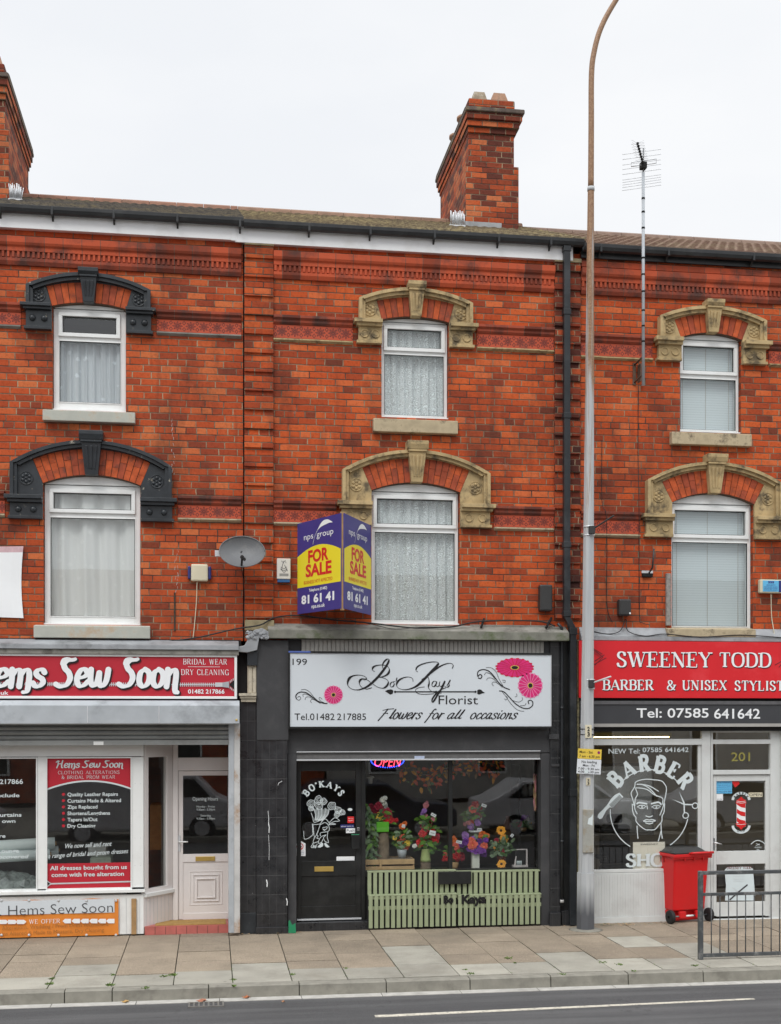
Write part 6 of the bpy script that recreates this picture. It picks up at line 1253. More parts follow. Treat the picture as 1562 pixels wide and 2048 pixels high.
arrangement('cascading coral flowers behind the black mullion', (908, 1722), Yf+.12, [(907, 1680, 6, 'orange'), (912, 1693, 7, 'coral'), (896, 1706, 5, 'coral'), (913, 1712, 8, 'red'), (911, 1722, 6, 'coral'), (892, 1716, 6, 'red'), (924, 1716, 6, 'crimson'), (916, 1704, 5, 'coral'), (909, 1688, 5, 'orange')], [(908, 1708, 20, 14)], vlathe(908, 1724, 1740, Yf+.12, [(8, 0), (10, 1), (9, 1)], m_wood, 'pot'))
def tall(o): pbox(MB(), 944.5, 959.5, 1700, 1738, Yf-.05, Yf+.05, M('white ceramic', (.70, .70, .62), .4, .04, 3, 0)).build('vase', o, .012)
arrangement('purple and coral flowers in a tall white vase', (952, 1700), Yf, [(945, 1690, 9, 'coral'), (964, 1670, 8, 'orange'), (968, 1692, 7, 'coral'), (952, 1698, 10, 'purple'), (940, 1698, 6, 'purple'), (963, 1699, 8, 'purple'), (931, 1674, 7, 'lilac'), (932, 1684, 7, 'purple'), (960, 1683, 6, 'purple'), (950, 1676, 6, 'lilac'), (971, 1680, 5, 'purple')], [(952, 1688, 18, 18)], tall)
arrangement('tall tiered spray of orange, red and lilac flowers hanging behind the white vase', (950, 1660), Yf+.3, [(945, 1619, 7, 'coral'), (948, 1608, 5, 'red'), (955, 1631, 6, 'crimson'), (942, 1652, 7, 'lilac'), (955, 1645, 7, 'lilac'), (946, 1642, 5, 'coral'), (960, 1617, 4, 'red'), (937, 1645, 5, 'pink')], [(948, 1630, 24, 16)], vlathe(951, 1661, 1666, Yf+.3, [(10, 0), (15, .6), (15, 1), (14, 1)], m_white, 'dish'))
arrangement('sunflowers with silvery leaves in a brown pot', (1003, 1714), Yf, [(1002, 1661, 8, 'gold*'), (1008, 1677, 8, 'gold*'), (995, 1693, 8, 'gold*'), (1003, 1728, 8, 'gold*'), (993, 1680, 4, 'crimson'), (1007, 1701, 5, 'crimson')], [(1003, 1700, 46, 17), (1012, 1688, 10, 12)], vlathe(1003, 1713, 1738, Yf+.06, [(7, 0), (9, .9), (10, 1), (8.5, 1)], M('terracotta brown', (.20, .06, .035), .6, .1, 5, 0), 'pot'), lm=[m_leaf2, m_leaf2, m_leaf])
arrangement('dim bunch of cream and purple flowers on the right hand shelf', (1043, 1660), 1.3, [(1038, 1648, 6, 'crimson'), (1046, 1642, 6, 'purple'), (1052, 1640, 6, 'white'), (1058, 1650, 5, 'yellow'), (1048, 1634, 5, 'lilac')], [(1046, 1650, 20, 12)], vlathe(1046, 1655, 1662, 1.3, [(7, 0), (10, 1), (9, 1)], m_wood, 'basket'))
# leafy trailing plant by the window edge, autumn garland, dried bunch
mb = MB()
for i in range(90): y = fr_.uniform(1610, 1735); x, z = P(736+fr_.uniform(-8, 8)+(6 if y > 1660 else 0), y, .42); a = fr_.uniform(0, 6.3); leaf(mb, (x, .42+fr_.uniform(-.08, .08), z), (math.cos(a), -.4, math.sin(a)), fr_.uniform(.05, .14), fr_.uniform(.015, .035), fr_.choice([m_leaf2, m_leaf2, m_leaf, m_leaf3]))
mb.tube([(X(735, .42), .42, zsf), (X(738, .42), .44, Z(738, 1660, .42)), (X(735, .42), .42, Z(735, 1610, .42))], .006, m_leaf, 5); mb.build('trailing_plant', label='pale leafy trailing plant at the left end of the florist window', cat='plant')
mb = MB(); prev = None
for i in range(200):
    px = fr_.uniform(800, 1000); py = 1535+14*math.sin((px-800)/32)+fr_.uniform(-14, 26); x, z = P(px, py, 1.0); a = fr_.uniform(0, 6.3); leaf(mb, (x, 1.0+fr_.uniform(-.12, .12), z), (math.cos(a), -.4, math.sin(a)), fr_.uniform(.05, .11), fr_.uniform(.012, .03), fr_.choice([m_pet['orange'], m_pet['gold'], m_pet['coral'], m_wood, m_leaf]))
mb.tube([P3 for P3 in [(X(p, 1.0), 1.0, Z(p, 1535+14*math.sin((p-800)/32), 1.0)) for p in range(800, 1001, 20)]], .012, m_bark, 6); mb.build('garland', label='orange autumn leaf garland across the top of the florist window', cat='garland')
mb = MB()
for i in range(90): py = fr_.uniform(1545, 1608); x, z = P(1072+fr_.uniform(-4, 4)*(1.4-(py-1545)/80), py, .3); leaf(mb, (x, .3+fr_.uniform(-.03, .03), z), (fr_.uniform(-.3, .3), -.2, -1), fr_.uniform(.05, .12), .012, fr_.choice([m_crate, m_wood, m_pet['pink']]))
mb.build('dried_bunch', label='bunch of dried grasses hanging at the right side of the florist window', cat='dried flowers')
# small things: frame, tags, shelves, lantern, OPEN light
mb = MB(); mp_ = col('pink white frame', (.62, .56, .55)); a, b, c, d = RX(1027, 1056, 1701, 1737, .45); mb.box(a, b, .45, .55, c, c+.045, mp_)
mb.hexa([(a+.02, .47, c+.045), (a+.035, .47, c+.045), (a+.035, .5, c+.045), (a+.02, .5, c+.045), (a+.06, .52, d), (a+.075, .52, d), (a+.075, .55, d), (a+.06, .55, d)], mp_); mb.hexa([(b-.02, .47, c+.045), (b, .47, c+.045), (b, .5, c+.045), (b-.02, .5, c+.045), (b-.01, .52, d), (b+.01, .52, d), (b+.01, .55, d), (b-.01, .55, d)], mp_); mb.box(a+.06, b+.01, .52, .55, d, d+.012, mp_); mb.box(a+.035, b-.02, .5, .52, c+.046, d-.005, m_dark)
for i in range(4): mb.tube([(a+.06+.02*i, .47, c+.045), (a+.06+.02*i, .47, c+.11)], .008, m_cutglass, 8)
mb.build('tilted_frame', label='pinkish white tilted display frame at the right end of the shelf', cat='frame')
for px, py, r_, Y, w_ in ((867, 1630, -.5, .42, 11), (807, 1652, -.1, .42, 7), (865, 1666, -.2, .42, 13), (918, 1684, -.2, .42, 12), (968, 1611, -.35, .6, 11), (959, 1659, -.05, .6, 10), (1024, 1671, .9, .5, 7)):
    mb = MB(); x, z = P(px, py, Y); c_, s_ = math.cos(r_), math.sin(r_); ww, hh = w_*PX/2, (3 if w_ < 13 else 5)*PX; q = [(x+a*c_-b*s_, z+a*s_+b*c_) for a, b in ((-ww, -hh), (ww, -hh), (ww, hh), (-ww, hh))]; mb.prism(q, Y-.003, Y, m_white); ribbon(mb, [(x-ww*.6*c_, z-ww*.6*s_), (x+ww*.6*c_, z+ww*.6*s_)], .006, FP(Y-.003), ink, .001)
    nm = {867: 'the pink sprays above the green jug', 807: 'the orange flowers on the crate', 865: 'the red roses, the squarest tag', 918: 'the coral flowers by the mullion', 968: 'the tiered spray, the highest tag', 959: 'the dish over the white vase', 1024: 'the sunflowers'}[px]
    mb.build('price_tag', label='small white price tag on '+nm, cat='price tag', group='price tags in the florist window')
mb = MB(); xa, xb = X(1036, 1.4), X(1100, 1.4)
for y in (1593, 1664, 1738): z = Z(1060, y, 1.4); mb.box(xa, xb, 1.25, 1.75, z-.03, z, m_blackwood)
mb.box(xa-.03, xa, 1.25, 1.75, .12, Z(1060, 1530, 1.4), m_blackwood); mb.build('shelf_unit', label='dark shelf unit at the right inside the florist', cat='shelves')
for px, y0, y1, Y, cl, lb in ((1050, 1568, 1593, 1.45, (.42, .42, .40), 'grey white bottle shaped vase on the top shelf'), (1061, 1566, 1593, 1.5, (.55, .55, .52), 'white jar on the top shelf beside the dried bunch'), (1015, 1632, 1660, 1.9, (.45, .28, .24), 'dim pink vase standing at the back of the florist'), (1029, 1634, 1662, 2.0, (.40, .26, .23), 'dull rose vase at the back of the florist, right of the pink one')):
    x, z0, z1 = X(px, Y), Z(px, y1, Y), Z(px, y0, Y); h = z1-z0; MB().lathe([(.05, 0), (.06, h*.3), (.055, h*.6), (.025, h*.8), (.03, h), (.02, h)], (x, Y, z0), col(lb[:9], cl), 16).build('vase', label=lb, cat='vase', group='vases at the back of the florist')
B('table', None, X(985, 1.9), X(1045, 1.9), 1.75, 2.3, Z(1015, 1668, 1.9), Z(1015, 1661, 1.9), m_wood, .01, label='brown table top at the back of the florist holding vases', cat='table')
mb = MB(); x = X(1076, .34)
mb.box(x-.012, x+.012, .3, .33, zsf, Z(1076, 1600, .34), m_white)
for y in (1615, 1642, 1669, 1697, 1725): z = Z(1076, y, .34); mb.box(x-.05, x+.012, .27, .36, z-.012, z+.012, m_dark)
mb.build('ladder_stand', label='narrow black and white ladder stand against the right window post', cat='stand')
mb = MB(); x, z = P(741, 1560, .8); mb.lathe([(.012, .07), (.05, .055), (.058, .03), (.035, .03), (.03, -.05), (.02, -.05)], (x, .8, z), m_vent, 14); mb.tube([(x, .8, z+.07), (x, .8, z+.35)], .004, m_dark, 5); mb.ball((x, .8, z-.01), .02, m_cutglass, 8, 5); mb.build('hanging_lantern', label='small grey lantern hanging left of the lit sign in the florist window', cat='lantern')
OP = thing('neon_sign', 'lit red and blue open sign hanging behind the glass under the shutter', 'light sign', (X(775, .28), .28, Z(775, 1535, .28))); e_red = EM('red led', (1.0, .06, .10), 3.2); e_blue = EM('blue led', (.03, .08, 1.0), 4.0)
mb = MB(); Yo = .27; text(mb, 'OPEN', X(749, Yo), X(803, Yo), Z(775, 1533, Yo), .135, FP(Yo), e_red, shear=.25, bold=-.004); mb.build('lettering', OP)
mb = MB(); cx, cz = P(775, 1521, Yo)
for i in range(44):
    t = 6.2832*i/44; mb.ball((cx+.235*math.cos(t), Yo, cz+.10*math.sin(t)), .0085, e_blue, 6, 4)
mb.build('led_ring', OP); B('back_plate', OP, cx-.25, cx+.25, Yo+.02, Yo+.03, cz-.13, cz+.14, m_dark, .004)
# ================================================================== BARBER SHOP
BS = thing('shop_sign', 'scarlet barber shop sign with white serif lettering', 'sign', (X(1380, -.12), -.12, Z(1380, 1395, -.12))); Ys = -.12
B('panel', BS, X(1158, Ys), X(1700, Ys), Ys, .0, Z(1380, 1396, Ys), Z(1380, 1283, Ys), m_redsign2)
Lt = MB(); sh = (.008, .009, m_ink)
pstroke(Lt, 'SWEENEY', 1233, 1425, 1334, 1304.5, Ys, m_white, thick=.18, thin=.06, track=.06, serif=.09, shadow=sh, off=.006); pstroke(Lt, 'TODD', 1438, 1544, 1334, 1306, Ys, m_white, thick=.18, thin=.06, track=.06, serif=.09, shadow=sh, off=.006)
pstroke(Lt, 'BARBER', 1205, 1308, 1380, 1360, Ys, m_white, thick=.19, thin=.07, track=.09, serif=.07, shadow=sh, off=.006); pstroke(Lt, '&', 1333, 1351, 1380, 1361, Ys, m_white, thick=.17, thin=.06, shadow=sh, off=.006)
pstroke(Lt, 'UNISEX', 1364, 1455, 1380, 1361, Ys, m_white, thick=.19, thin=.07, track=.09, serif=.07, shadow=sh, off=.006); pstroke(Lt, 'STYLISTS', 1469, 1582, 1381, 1362, Ys, m_white, thick=.19, thin=.07, track=.09, serif=.07, shadow=sh, off=.006); Lt.build('lettering', BS)
mb = MB(); dk = col('dark red print', (.16, .012, .02)); 
for s_ in ([(1165, 1318), (1188, 1298), (1204, 1308)], [(1188, 1300), (1206, 1314), (1190, 1330)], [(1190, 1322), (1208, 1310)], [(1186, 1330), (1212, 1316)], [(1550, 1330), (1575, 1316)], [(1558, 1334), (1580, 1310)]): ribbon(mb, TR(s_, 0, 0, 1, Ys), .012, FP(Ys), dk, .002)
for i in range(7): ribbon(mb, TR([(1189+2*i, 1303+1.2*i), (1188+2*i, 1308+1.2*i)], 0, 0, 1, Ys), .006, FP(Ys), dk, .002)
mb.build('razor_emblem', BS)
mb = MB(); mb.box(X(1158), XHR, -.10, -.0, Z(1360, 1283), Z(1360, 1275), m_lead); mb.prismx([(0, Z(1360, 1275)+.0006), (-.10, Z(1360, 1275)+.0006), (0, Z(1360, 1256))][::-1], X(1158), XHR, m_lead); mb.build('shop_cornice', HR, .006)
mb = MB(); mb.box(X(1157), XHR, -.04, .15, Z(1360, 1462), ZSH-.05, m_dark); mb.build('shop_fascia_backing', HR); B('pier_edge', HR, X(1153, -.05), X(1157.5, -.05), -.08, .1, 0, Z(1155, 1280, -.05), M('peeling edge board', (.20, .18, .10), .8, .5, 20, .3, dirt=(.04, .035, .03), dirt_amt=.8, dirt_scale=12), .003)
TS = thing('shop_sign', 'dark grey sign strip with white handwritten style telephone number', 'sign', (X(1380, -.09), -.09, Z(1380, 1447, -.09))); Ys = -.09
B('panel', TS, X(1160, Ys), X(1700, Ys), Ys, -.041, Z(1380, 1447, Ys), Z(1380, 1409, Ys), m_darksign); B('top_edge', TS, X(1160, Ys), X(1700, Ys), Ys-.015, -.041, Z(1380, 1409, Ys)+.001, Z(1380, 1402, Ys), col('dull grey edge', (.10, .10, .105))); B('bottom_edge', TS, X(1160, Ys), X(1700, Ys), Ys-.012, -.041, Z(1380, 1453.5, Ys), Z(1380, 1447, Ys)-.001, M('grey trim', (.36, .35, .33), .6, .1, 4, .1))
Lt = MB(); ptext(Lt, 'Tel: 07585', 1273, 1417, 1435, 1417, Ys, m_white, bold=.012); ptext(Lt, '641642', 1428, 1520, 1437, 1418, Ys, m_white, bold=.012); Lt.build('lettering', TS)
YW = .05; mb = MB(); wht = M('white painted timber', (.61, .63, .62), .45, .05, 3, .05, dirt=(.45, .44, .43), dirt_amt=.4)
for q in ((1158, 1188, 1456, 1845), (1404, 1421, 1456, 1845), (1188, 1404, 1456, 1461), (1188, 1404, 1478, 1490), (1188, 1404, 1738, 1744)): pbox(mb, *q, YW, YW+.08, wht)
pbox(mb, 1396, 1404, 1490, 1738, YW+.03, YW+.08, wht); bw = mb.build('shop_window', HR, .004); pane(bw, 1188, 1404, 1461, 1478, YW+.04, m_glass_bar); pane(bw, 1188, 1396, 1490, 1738, YW+.04, m_glass_bar)
mb = MB(); pbox(mb, 1157, 1420, 1744.5, 1842, YW+.004, YW+.07, wht); x = X(1160, YW); pbox(mb, 1157, 1420, 1833, 1845, YW-.02, YW+.0035, wht)
while x < X(1418, YW): mb.box(x, x+.036, YW-.004, YW+.0035, Z(1300, 1832, YW), Z(1300, 1746, YW), wht); x += .04
mb.build('stall_riser', HR, .002)
mb = MB()
for q in ((1421.5, 1426, 1456, 1838), (1541, 1562, 1456, 1845), (1426, 1541, 1456, 1465), (1426, 1541, 1479, 1488), (1426, 1541, 1540, 1549)): pbox(mb, *q, YW+.02, YW+.1, wht)
pbox(mb, 1562.3, 1700, 1456, 1845, YW-.02, YW+.1, wht); pbox(mb, 1421, 1562, 1838, 1846, YW-.01, YW+.1, wht); df = mb.build('door_frame', HR, .004); pane(df, 1426, 1541, 1465, 1479, YW+.06, m_glass_bar); pane(df, 1426, 1541, 1488, 1540, YW+.06, m_glass_bar)
Lt = MB(); ptext(Lt, '201', 1462, 1500, 1522, 1505, YW+.056, M('faded gold vinyl', (.26, .235, .06), .5, .05, 4, 0), bold=.01); Lt.build('lettering', df)
mb = MB(); YD2 = YW+.05
for q in ((1426.5, 1433, 1550, 1832), (1531, 1540.5, 1550, 1832), (1433, 1531, 1550, 1562), (1433, 1531, 1702, 1728), (1433, 1531, 1804, 1832)): pbox(mb, *q, YD2, YD2+.05, wht)
bd = mb.build('door', HR, .003, label='white half glazed barber door with stickers and a striped pole emblem'); pane(bd, 1433, 1531, 1562, 1702, YD2+.025, m_glass_bar); pane(bd, 1433, 1531, 1728, 1804, YD2+.025, m_glass_bar)
mb = MB(); pbox(mb, 1424.5, 1430, 1676, 1700, YD2-.008, YD2-.0005, m_chrome); z = Z(1428, 1685, YD2); mb.tube([(X(1427, YD2), YD2-.005, z), (X(1427, YD2), YD2-.05, z), (X(1441, YD2), YD2-.05, z-.02)], .01, m_chrome, 8); mb.build('handle', bd)
Yz = YD2+.022; stick(1432, 1464, 1562, 1587, Yz, m_skyblue, 'sticker', bd, (('24 HR WARNING', 1567, 3), ('These premises are', 1571, 2), ('protected by CCTV', 1575, 2), ('& monitored alarm', 1579, 2), ('07956 874 999', 1585, 3)), m_blue)
stick(1433, 1446, 1588, 1601, Yz, m_white, 'sticker', bd, (('CCTV', 1600, 2.5),)); stick(1497, 1525, 1585, 1594, Yz, m_cream, 'sticker', bd, (('OPEN', 1592, 5),), ink)
mb = MB(); poly(mb, [P(1464, 1565, Yz), P(1470, 1575, Yz), P(1479, 1568, Yz), P(1478, 1562, Yz), P(1465, 1562, Yz)], FP(Yz), m_fsred, .002); mb.build('sticker', bd)
mb = MB(); pl = FP(Yz); cx = 1482
poly(mb, [P(1473, 1653, Yz), P(1491, 1653, Yz), P(1491, 1604, Yz), P(1473, 1604, Yz)], pl, m_white, .002)
for y in (1606, 1623, 1640): poly(mb, [P(1473.5, y+12-9, Yz), P(1473.5, y-9+3.5, Yz), P(1480, y-1, Yz), P(1490.5, y+1.5, Yz), P(1490.5, y+10, Yz), P(1482, y+8.5, Yz)][::-1], pl, m_fsred, .0032)
poly(mb, [P(1471, 1607, Yz), P(1493, 1607, Yz), P(1491, 1600, Yz), P(1487, 1598, Yz), P(1482, 1593, Yz), P(1477, 1598, Yz), P(1473, 1600, Yz)], pl, m_fsred, .004); poly(mb, [P(1471, 1646, Yz), P(1473, 1652, Yz), P(1478, 1655, Yz), P(1482, 1660, Yz), P(1486, 1655, Yz), P(1491, 1652, Yz), P(1493, 1646, Yz)], pl, m_fsred, .004)
for y in (1605, 1602, 1648): ribbon(mb, [P(1473, y, Yz), P(1482, y+1.3, Yz), P(1491, y, Yz)], .006, pl, m_white, .005)
for (y0, s_) in ((1600, 1), (1651, -1)):
    c_ = P(cx, y0, Yz); ribbon(mb, [(c_[0]+.128*math.cos(t), c_[1]+s_*.1*math.sin(t)) for t in [math.pi*i/14*(1) for i in range(15)]], .04, pl, m_cutglass, .001, cap=False)
c_ = P(cx, 1602, Yz); strokes(mb, 'BARBER', 0, None, 0, .03, pl, ink, SER, .25, .14, off=.003, arc=(c_[0], c_[1], .10, math.pi*.88, math.pi*.12, 1.0)); ptext(mb, 'SHOP', 1474, 1490, 1664, 1660, Yz, ink, off=.004)
mb.build('pole_emblem', bd); Lt = MB()
ribbon(Lt, smooth(TR([(1502, 1688), (1510, 1682), (1517, 1681), (1525, 1684), (1530, 1689)], 0, 0, 1, Yz)), .012, pl, m_cutglass); ptext(Lt, 'AVAILABLE', 1509, 1523, 1696, 1693, Yz, m_cutglass); ptext(Lt, 'HERE', 1513, 1519, 1701, 1698, Yz, m_cutglass)
for q in ([(1512, 1687), (1519, 1690)], [(1512, 1691), (1519, 1688)]): ribbon(Lt, TR(q, 0, 0, 1, Yz), .007, pl, m_cutglass)
Lt.build('lettering', bd); mb = MB(); pq = [P(a, b, Yz) for a, b in ((1450, 1801), (1508, 1801), (1510, 1790), (1506, 1738), (1500, 1733), (1455, 1734), (1449, 1740), (1452, 1770))]; poly(mb, pq[::1], pl, M('pale blue paper', (.60, .68, .70), .7, .06, 3, .1), .001); pstroke(mb, 'SWEENEY TODD', 1453, 1503, 1738, 1733, Yz, dk, thick=.16, thin=.08, off=.003)
for y in (1745, 1749, 1753, 1758, 1762): ribbon(mb, [P(1466, y, Yz), P(1490, y, Yz)], .004, pl, m_alu, .002)
ribbon(mb, [P(1460, 1799, Yz), P(1478, 1783, Yz), P(1494, 1770, Yz)], .022, pl, ink, .003); ribbon(mb, [P(1465, 1775, Yz), P(1483, 1790, Yz)], .006, pl, m_alu, .0025); mb.build('notice', bd)
# etched window: BARBER SHOP with a man's head, comb and scissors
Lt = MB(); Yg = YW+.036; pl = FP(Yg); ptext(Lt, 'NEW Tel:', 1217, 1280, 1507, 1497.5, Yg, m_cutglass, bold=.008); ptext(Lt, '07585 641642', 1285, 1377, 1504, 1495, Yg, m_cutglass, bold=.008)
def bz(p, w_=.014, sm=True): q = TR(p, 1190, 1480, 6.791, Yg); ribbon(Lt, smooth(q, 4) if sm else q, w_, pl, m_cutglass, .003)
oc = P(1299, 1621, Yg); rc_ = P(1299+78, 1621, Yg)[0]-oc[0]
strokes(Lt, 'BARBER', 0, None, 0, .225, pl, m_cutglass, SER, thick=.27, thin=.11, off=.003, arc=(oc[0], oc[1]-.01, .585, math.pi*.82, math.pi*.16, .86), serif=.05)
def arcs(a0, a1): ribbon(Lt, [(oc[0]+rc_*math.cos(R(a0+(a1-a0)*i/30)), oc[1]+rc_*math.sin(R(a0+(a1-a0)*i/30))) for i in range(31)], .014, pl, m_cutglass, .003)
arcs(42, 142); arcs(178, 240); arcs(302, 347)
for s_ in ([(545, 575), (600, 548), (700, 532), (800, 540), (900, 555), (945, 600), (968, 650), (960, 740), (930, 880), (905, 960), (880, 1020)], [(545, 575), (535, 640), (490, 720), (510, 800), (530, 880), (545, 950), (570, 1000)], [(550, 660), (575, 740), (545, 800), (540, 880)], [(550, 650), (640, 655), (720, 680), (800, 740), (915, 790), (915, 860), (935, 890)], [(570, 600), (650, 608), (740, 660), (840, 765)], [(620, 600), (740, 625), (860, 695)], [(505, 880), (510, 960), (530, 1020), (555, 1050), (555, 1100), (600, 1155), (680, 1215), (740, 1220), (810, 1215), (860, 1160), (905, 1105), (910, 1030), (935, 980), (945, 865)], [(500, 870), (540, 890)], [(570, 1170), (575, 1260), (583, 1335)], [(895, 1140), (900, 1240), (912, 1335)], [(895, 1240), (860, 1370)], [(570, 865), (600, 850), (700, 865)], [(765, 865), (860, 845), (895, 875)], [(690, 1030), (735, 1045), (778, 1030)], [(655, 1100), (700, 1080), (735, 1086), (775, 1080), (820, 1095)], [(660, 1104), (735, 1108), (815, 1100)], [(685, 1125), (735, 1138), (785, 1125)], [(705, 890), (712, 935)]): bz(s_, .014 if s_[0] not in ((570, 865), (765, 865)) else .024)
for cx in (632, 828):
    bz([(cx-58, 910), (cx-20, 888), (cx+30, 888), (cx+58, 905)], .012); bz([(cx-45, 918), (cx, 932), (cx+45, 918)], .01); disc(Lt, TR([(cx+5, 910)], 1190, 1480, 6.791, Yg)[0], .014, pl, m_cutglass, .0035, 10)
comb = [(40, 1010), (120, 930), (165, 880), (215, 800), (270, 745), (330, 715), (355, 740), (385, 775), (340, 815), (240, 925), (200, 912), (150, 960), (95, 1065), (60, 1075), (32, 1045)]
poly(Lt, TR(comb, 1190, 1480, 6.791, Yg)[::-1], pl, m_cutglass)
for i in range(13): a = i/13; x, y = 235+a*140, 915-a*135; q = TR([(x-38, y-42), (x+3, y+5)], 1190, 1480, 6.791, Yg); ribbon(Lt, q, .006, pl, m_dark, .006)
poly(Lt, TR([(1040, 800), (1215, 865), (1330, 870), (1330, 886), (1210, 885)], 1190, 1480, 6.791, Yg)[::-1], pl, m_cutglass, .0045); poly(Lt, TR([(1140, 695), (1218, 850), (1222, 990), (1204, 990), (1200, 870)], 1190, 1480, 6.791, Yg)[::-1], pl, m_cutglass)
for cx, cy in ((1358, 892), (1230, 1025)): ribbon(Lt, TR([(cx+38*math.cos(t), cy+38*math.sin(t)) for t in [6.2832*i/16 for i in range(17)]], 1190, 1480, 6.791, Yg), .014, pl, m_cutglass)
bz([(1395, 885), (1435, 875)], .014, False)
strokes(Lt, 'SHOP', X(1252, Yg), X(1352, Yg), Z(1300, 1732, Yg), .175, pl, m_cutglass, SER, .30, .13, off=.003, serif=.05)
Lt.build('lettering', bw)
room(HR, XP3+.03, XHR-.05, .2, 3.9, .1, ZSH-.1, M('cream barber wall', (.42, .37, .28), .85, .1, 2, .05), m_floor)
mb = MB(); pbox(mb, 1266, 1330, 1684, 1738, .105, .112, M('cream card', (.92, .87, .77), .7, .04, 3, 0)); ptext(mb, 'SWEENEY', 1281, 1316, 1690, 1687, .105, ink); mb.build('notice_card', label='large cream card standing in the bottom of the barber window', cat='card')
SL = thing('ceiling_light', 'lit yellowish strip light on the barber ceiling', 'light', (X(1260, 1.0), 1.0, Z(1260, 1470, 1.0))); mb = MB(); mb.box(X(1150, 1.0), X(1340, 1.0), .93, 1.07, Z(1260, 1473, 1.0), Z(1260, 1465, 1.0), M('yellowed light housing', (.62, .48, .16), .5, .08, 4, 0)); mb.build('housing', SL, .005); zt2 = Z(1260, 1474, 1.0); MB().tube([(X(1152, 1.0), 1.0, zt2), (X(1338, 1.0), 1.0, zt2)], .010, EM('warm tube', (1.0, .74, .33), 9.0), 10).build('tube', SL)
mb = MB(); mb.box(X(1200, 2.0), X(1330, 2.0), 2.5, 2.53, 1.0, 2.2, m_interg); mb.box(X(1205, 2.0), X(1325, 2.0), 2.49, 2.4995, 1.05, 2.15, m_chrome); mb.build('mirror', label='wall mirror at the back of the barber shop', cat='mirror')
bc = thing('barber_chair', 'dark barber chair standing inside the shop', 'chair', (X(1240, 1.6), 1.6, .1)); xq = X(1240, 1.6)
B('seat', bc, xq-.27, xq+.27, 1.35, 1.85, .5, .62, m_blackwood, .04); B('backrest', bc, xq-.25, xq+.25, 1.8, 1.92, .62, 1.25, m_blackwood, .05); B('headrest', bc, xq-.13, xq+.13, 1.82, 1.91, 1.27, 1.42, m_blackwood, .04); MB().lathe([(.3, 0), (.3, .04), (.06, .06), (.06, .4)], (xq, 1.6, .1), m_chrome, 20).build('base', bc)
for s_ in (-1, 1): B('armrest', bc, xq+s_*.3-.04, xq+s_*.3+.04, 1.38, 1.85, .72, .78, m_blackwood, .02)
# ================================================================== THINGS ON THE WALL
# for sale boards, a V standing out from the wall
FSb = thing('for_sale_board', 'blue and yellow for sale boards in a V standing out from the wall', 'sign', (X(670, -.5), -.5, Z(670, 1230, -.5))); YV = -1.03
zt, zb = Z(681, 1026, YV), Z(682, 1217, YV)
for (xa, ya, xb, yb) in ((X(595, -.04), -.04, X(681.5, YV), YV), (X(688.5, YV), YV, X(742, -.04), -.04)):
    A = Vector((xa, ya, zb)); U = Vector((xb-xa, yb-ya, 0)); Lb = U.length; pl = Plane(A, U.normalized(), (0, 0, 1)); H = zt-zb; mb = MB()
    def pq(u0, u1, v0, v1, d0, d1, m): mb.hexa([pl.at(u*Lb, v*H, d) for u, v, d in ((u0, v0, d0), (u1, v0, d0), (u1, v0, d1), (u0, v0, d1), (u0, v1, d0), (u1, v1, d0), (u1, v1, d1), (u0, v1, d1))], m)
    pq(0, 1, 0, 1, 0, -.012, m_blue); arc_ = [(u/16*Lb, H*(.635+.145*math.sin((.12+.76*u/16)*math.pi)**1)) for u in range(17)]
    for a, b in zip(arc_, arc_[1:]): mb.face([pl.at(a[0], H*.285, .001), pl.at(b[0], H*.285, .001), pl.at(b[0], b[1]-.06*H, .001), pl.at(a[0], a[1]-.06*H, .001)], m_fsyel)
    bo = mb.build('board', FSb); Lt = MB(); tt = lambda s_, u0, u1, v, h, m, **k: text(Lt, s_, u0*Lb, u1*Lb, v*H, h*H, pl, m, off=.003, **k)
    tt('FOR', .26, .73, .545, .125, m_fsred, bold=.035); tt('SALE', .20, .80, .395, .125, m_fsred, bold=.035); tt('BUSINESS NOT AFFECTED', .16, .82, .315, .035, m_fsred); tt('Telephone (01482)', .28, .70, .228, .03, m_white, bold=.02); tt('81 61 41', .10, .86, .105, .085, m_white, bold=.04); tt('nps.co.uk', .34, .65, .045, .038, m_white, bold=.02); tt('nps', .16, .38, .80, .065, m_white); tt('group', .46, .84, .80, .065, m_white)
    ribbon(Lt, smooth([(a*Lb, b*H) for a, b in ((.37, .735), (.42, .82), (.50, .89), (.60, .935), (.72, .945), (.82, .925))]), lambda t, dx, dy: .006+.06*max(0, math.sin(math.pi*min(1, max(0, (t-.35)/.65))))**1.5, pl, m_white, .003); Lt.build('lettering', bo)
mb = MB(); xm = X(685, YV); mb.box(xm-.028, xm+.028, YV+.012, YV+.05, zb-.02, zt+.02, m_wood); mb.build('post', FSb, .003); mb = MB(); xw_ = X(670, 0); 
for z in (zb+.12, zt-.15): mb.box(xw_-.02, xw_+.02, YV+.08, -.001, z-.02, z+.02, m_dark); mb.box(xm-.02, xw_+.02, YV+.051, YV+.079, z-.02, z+.02, m_dark)
mb.build('bracket', FSb)
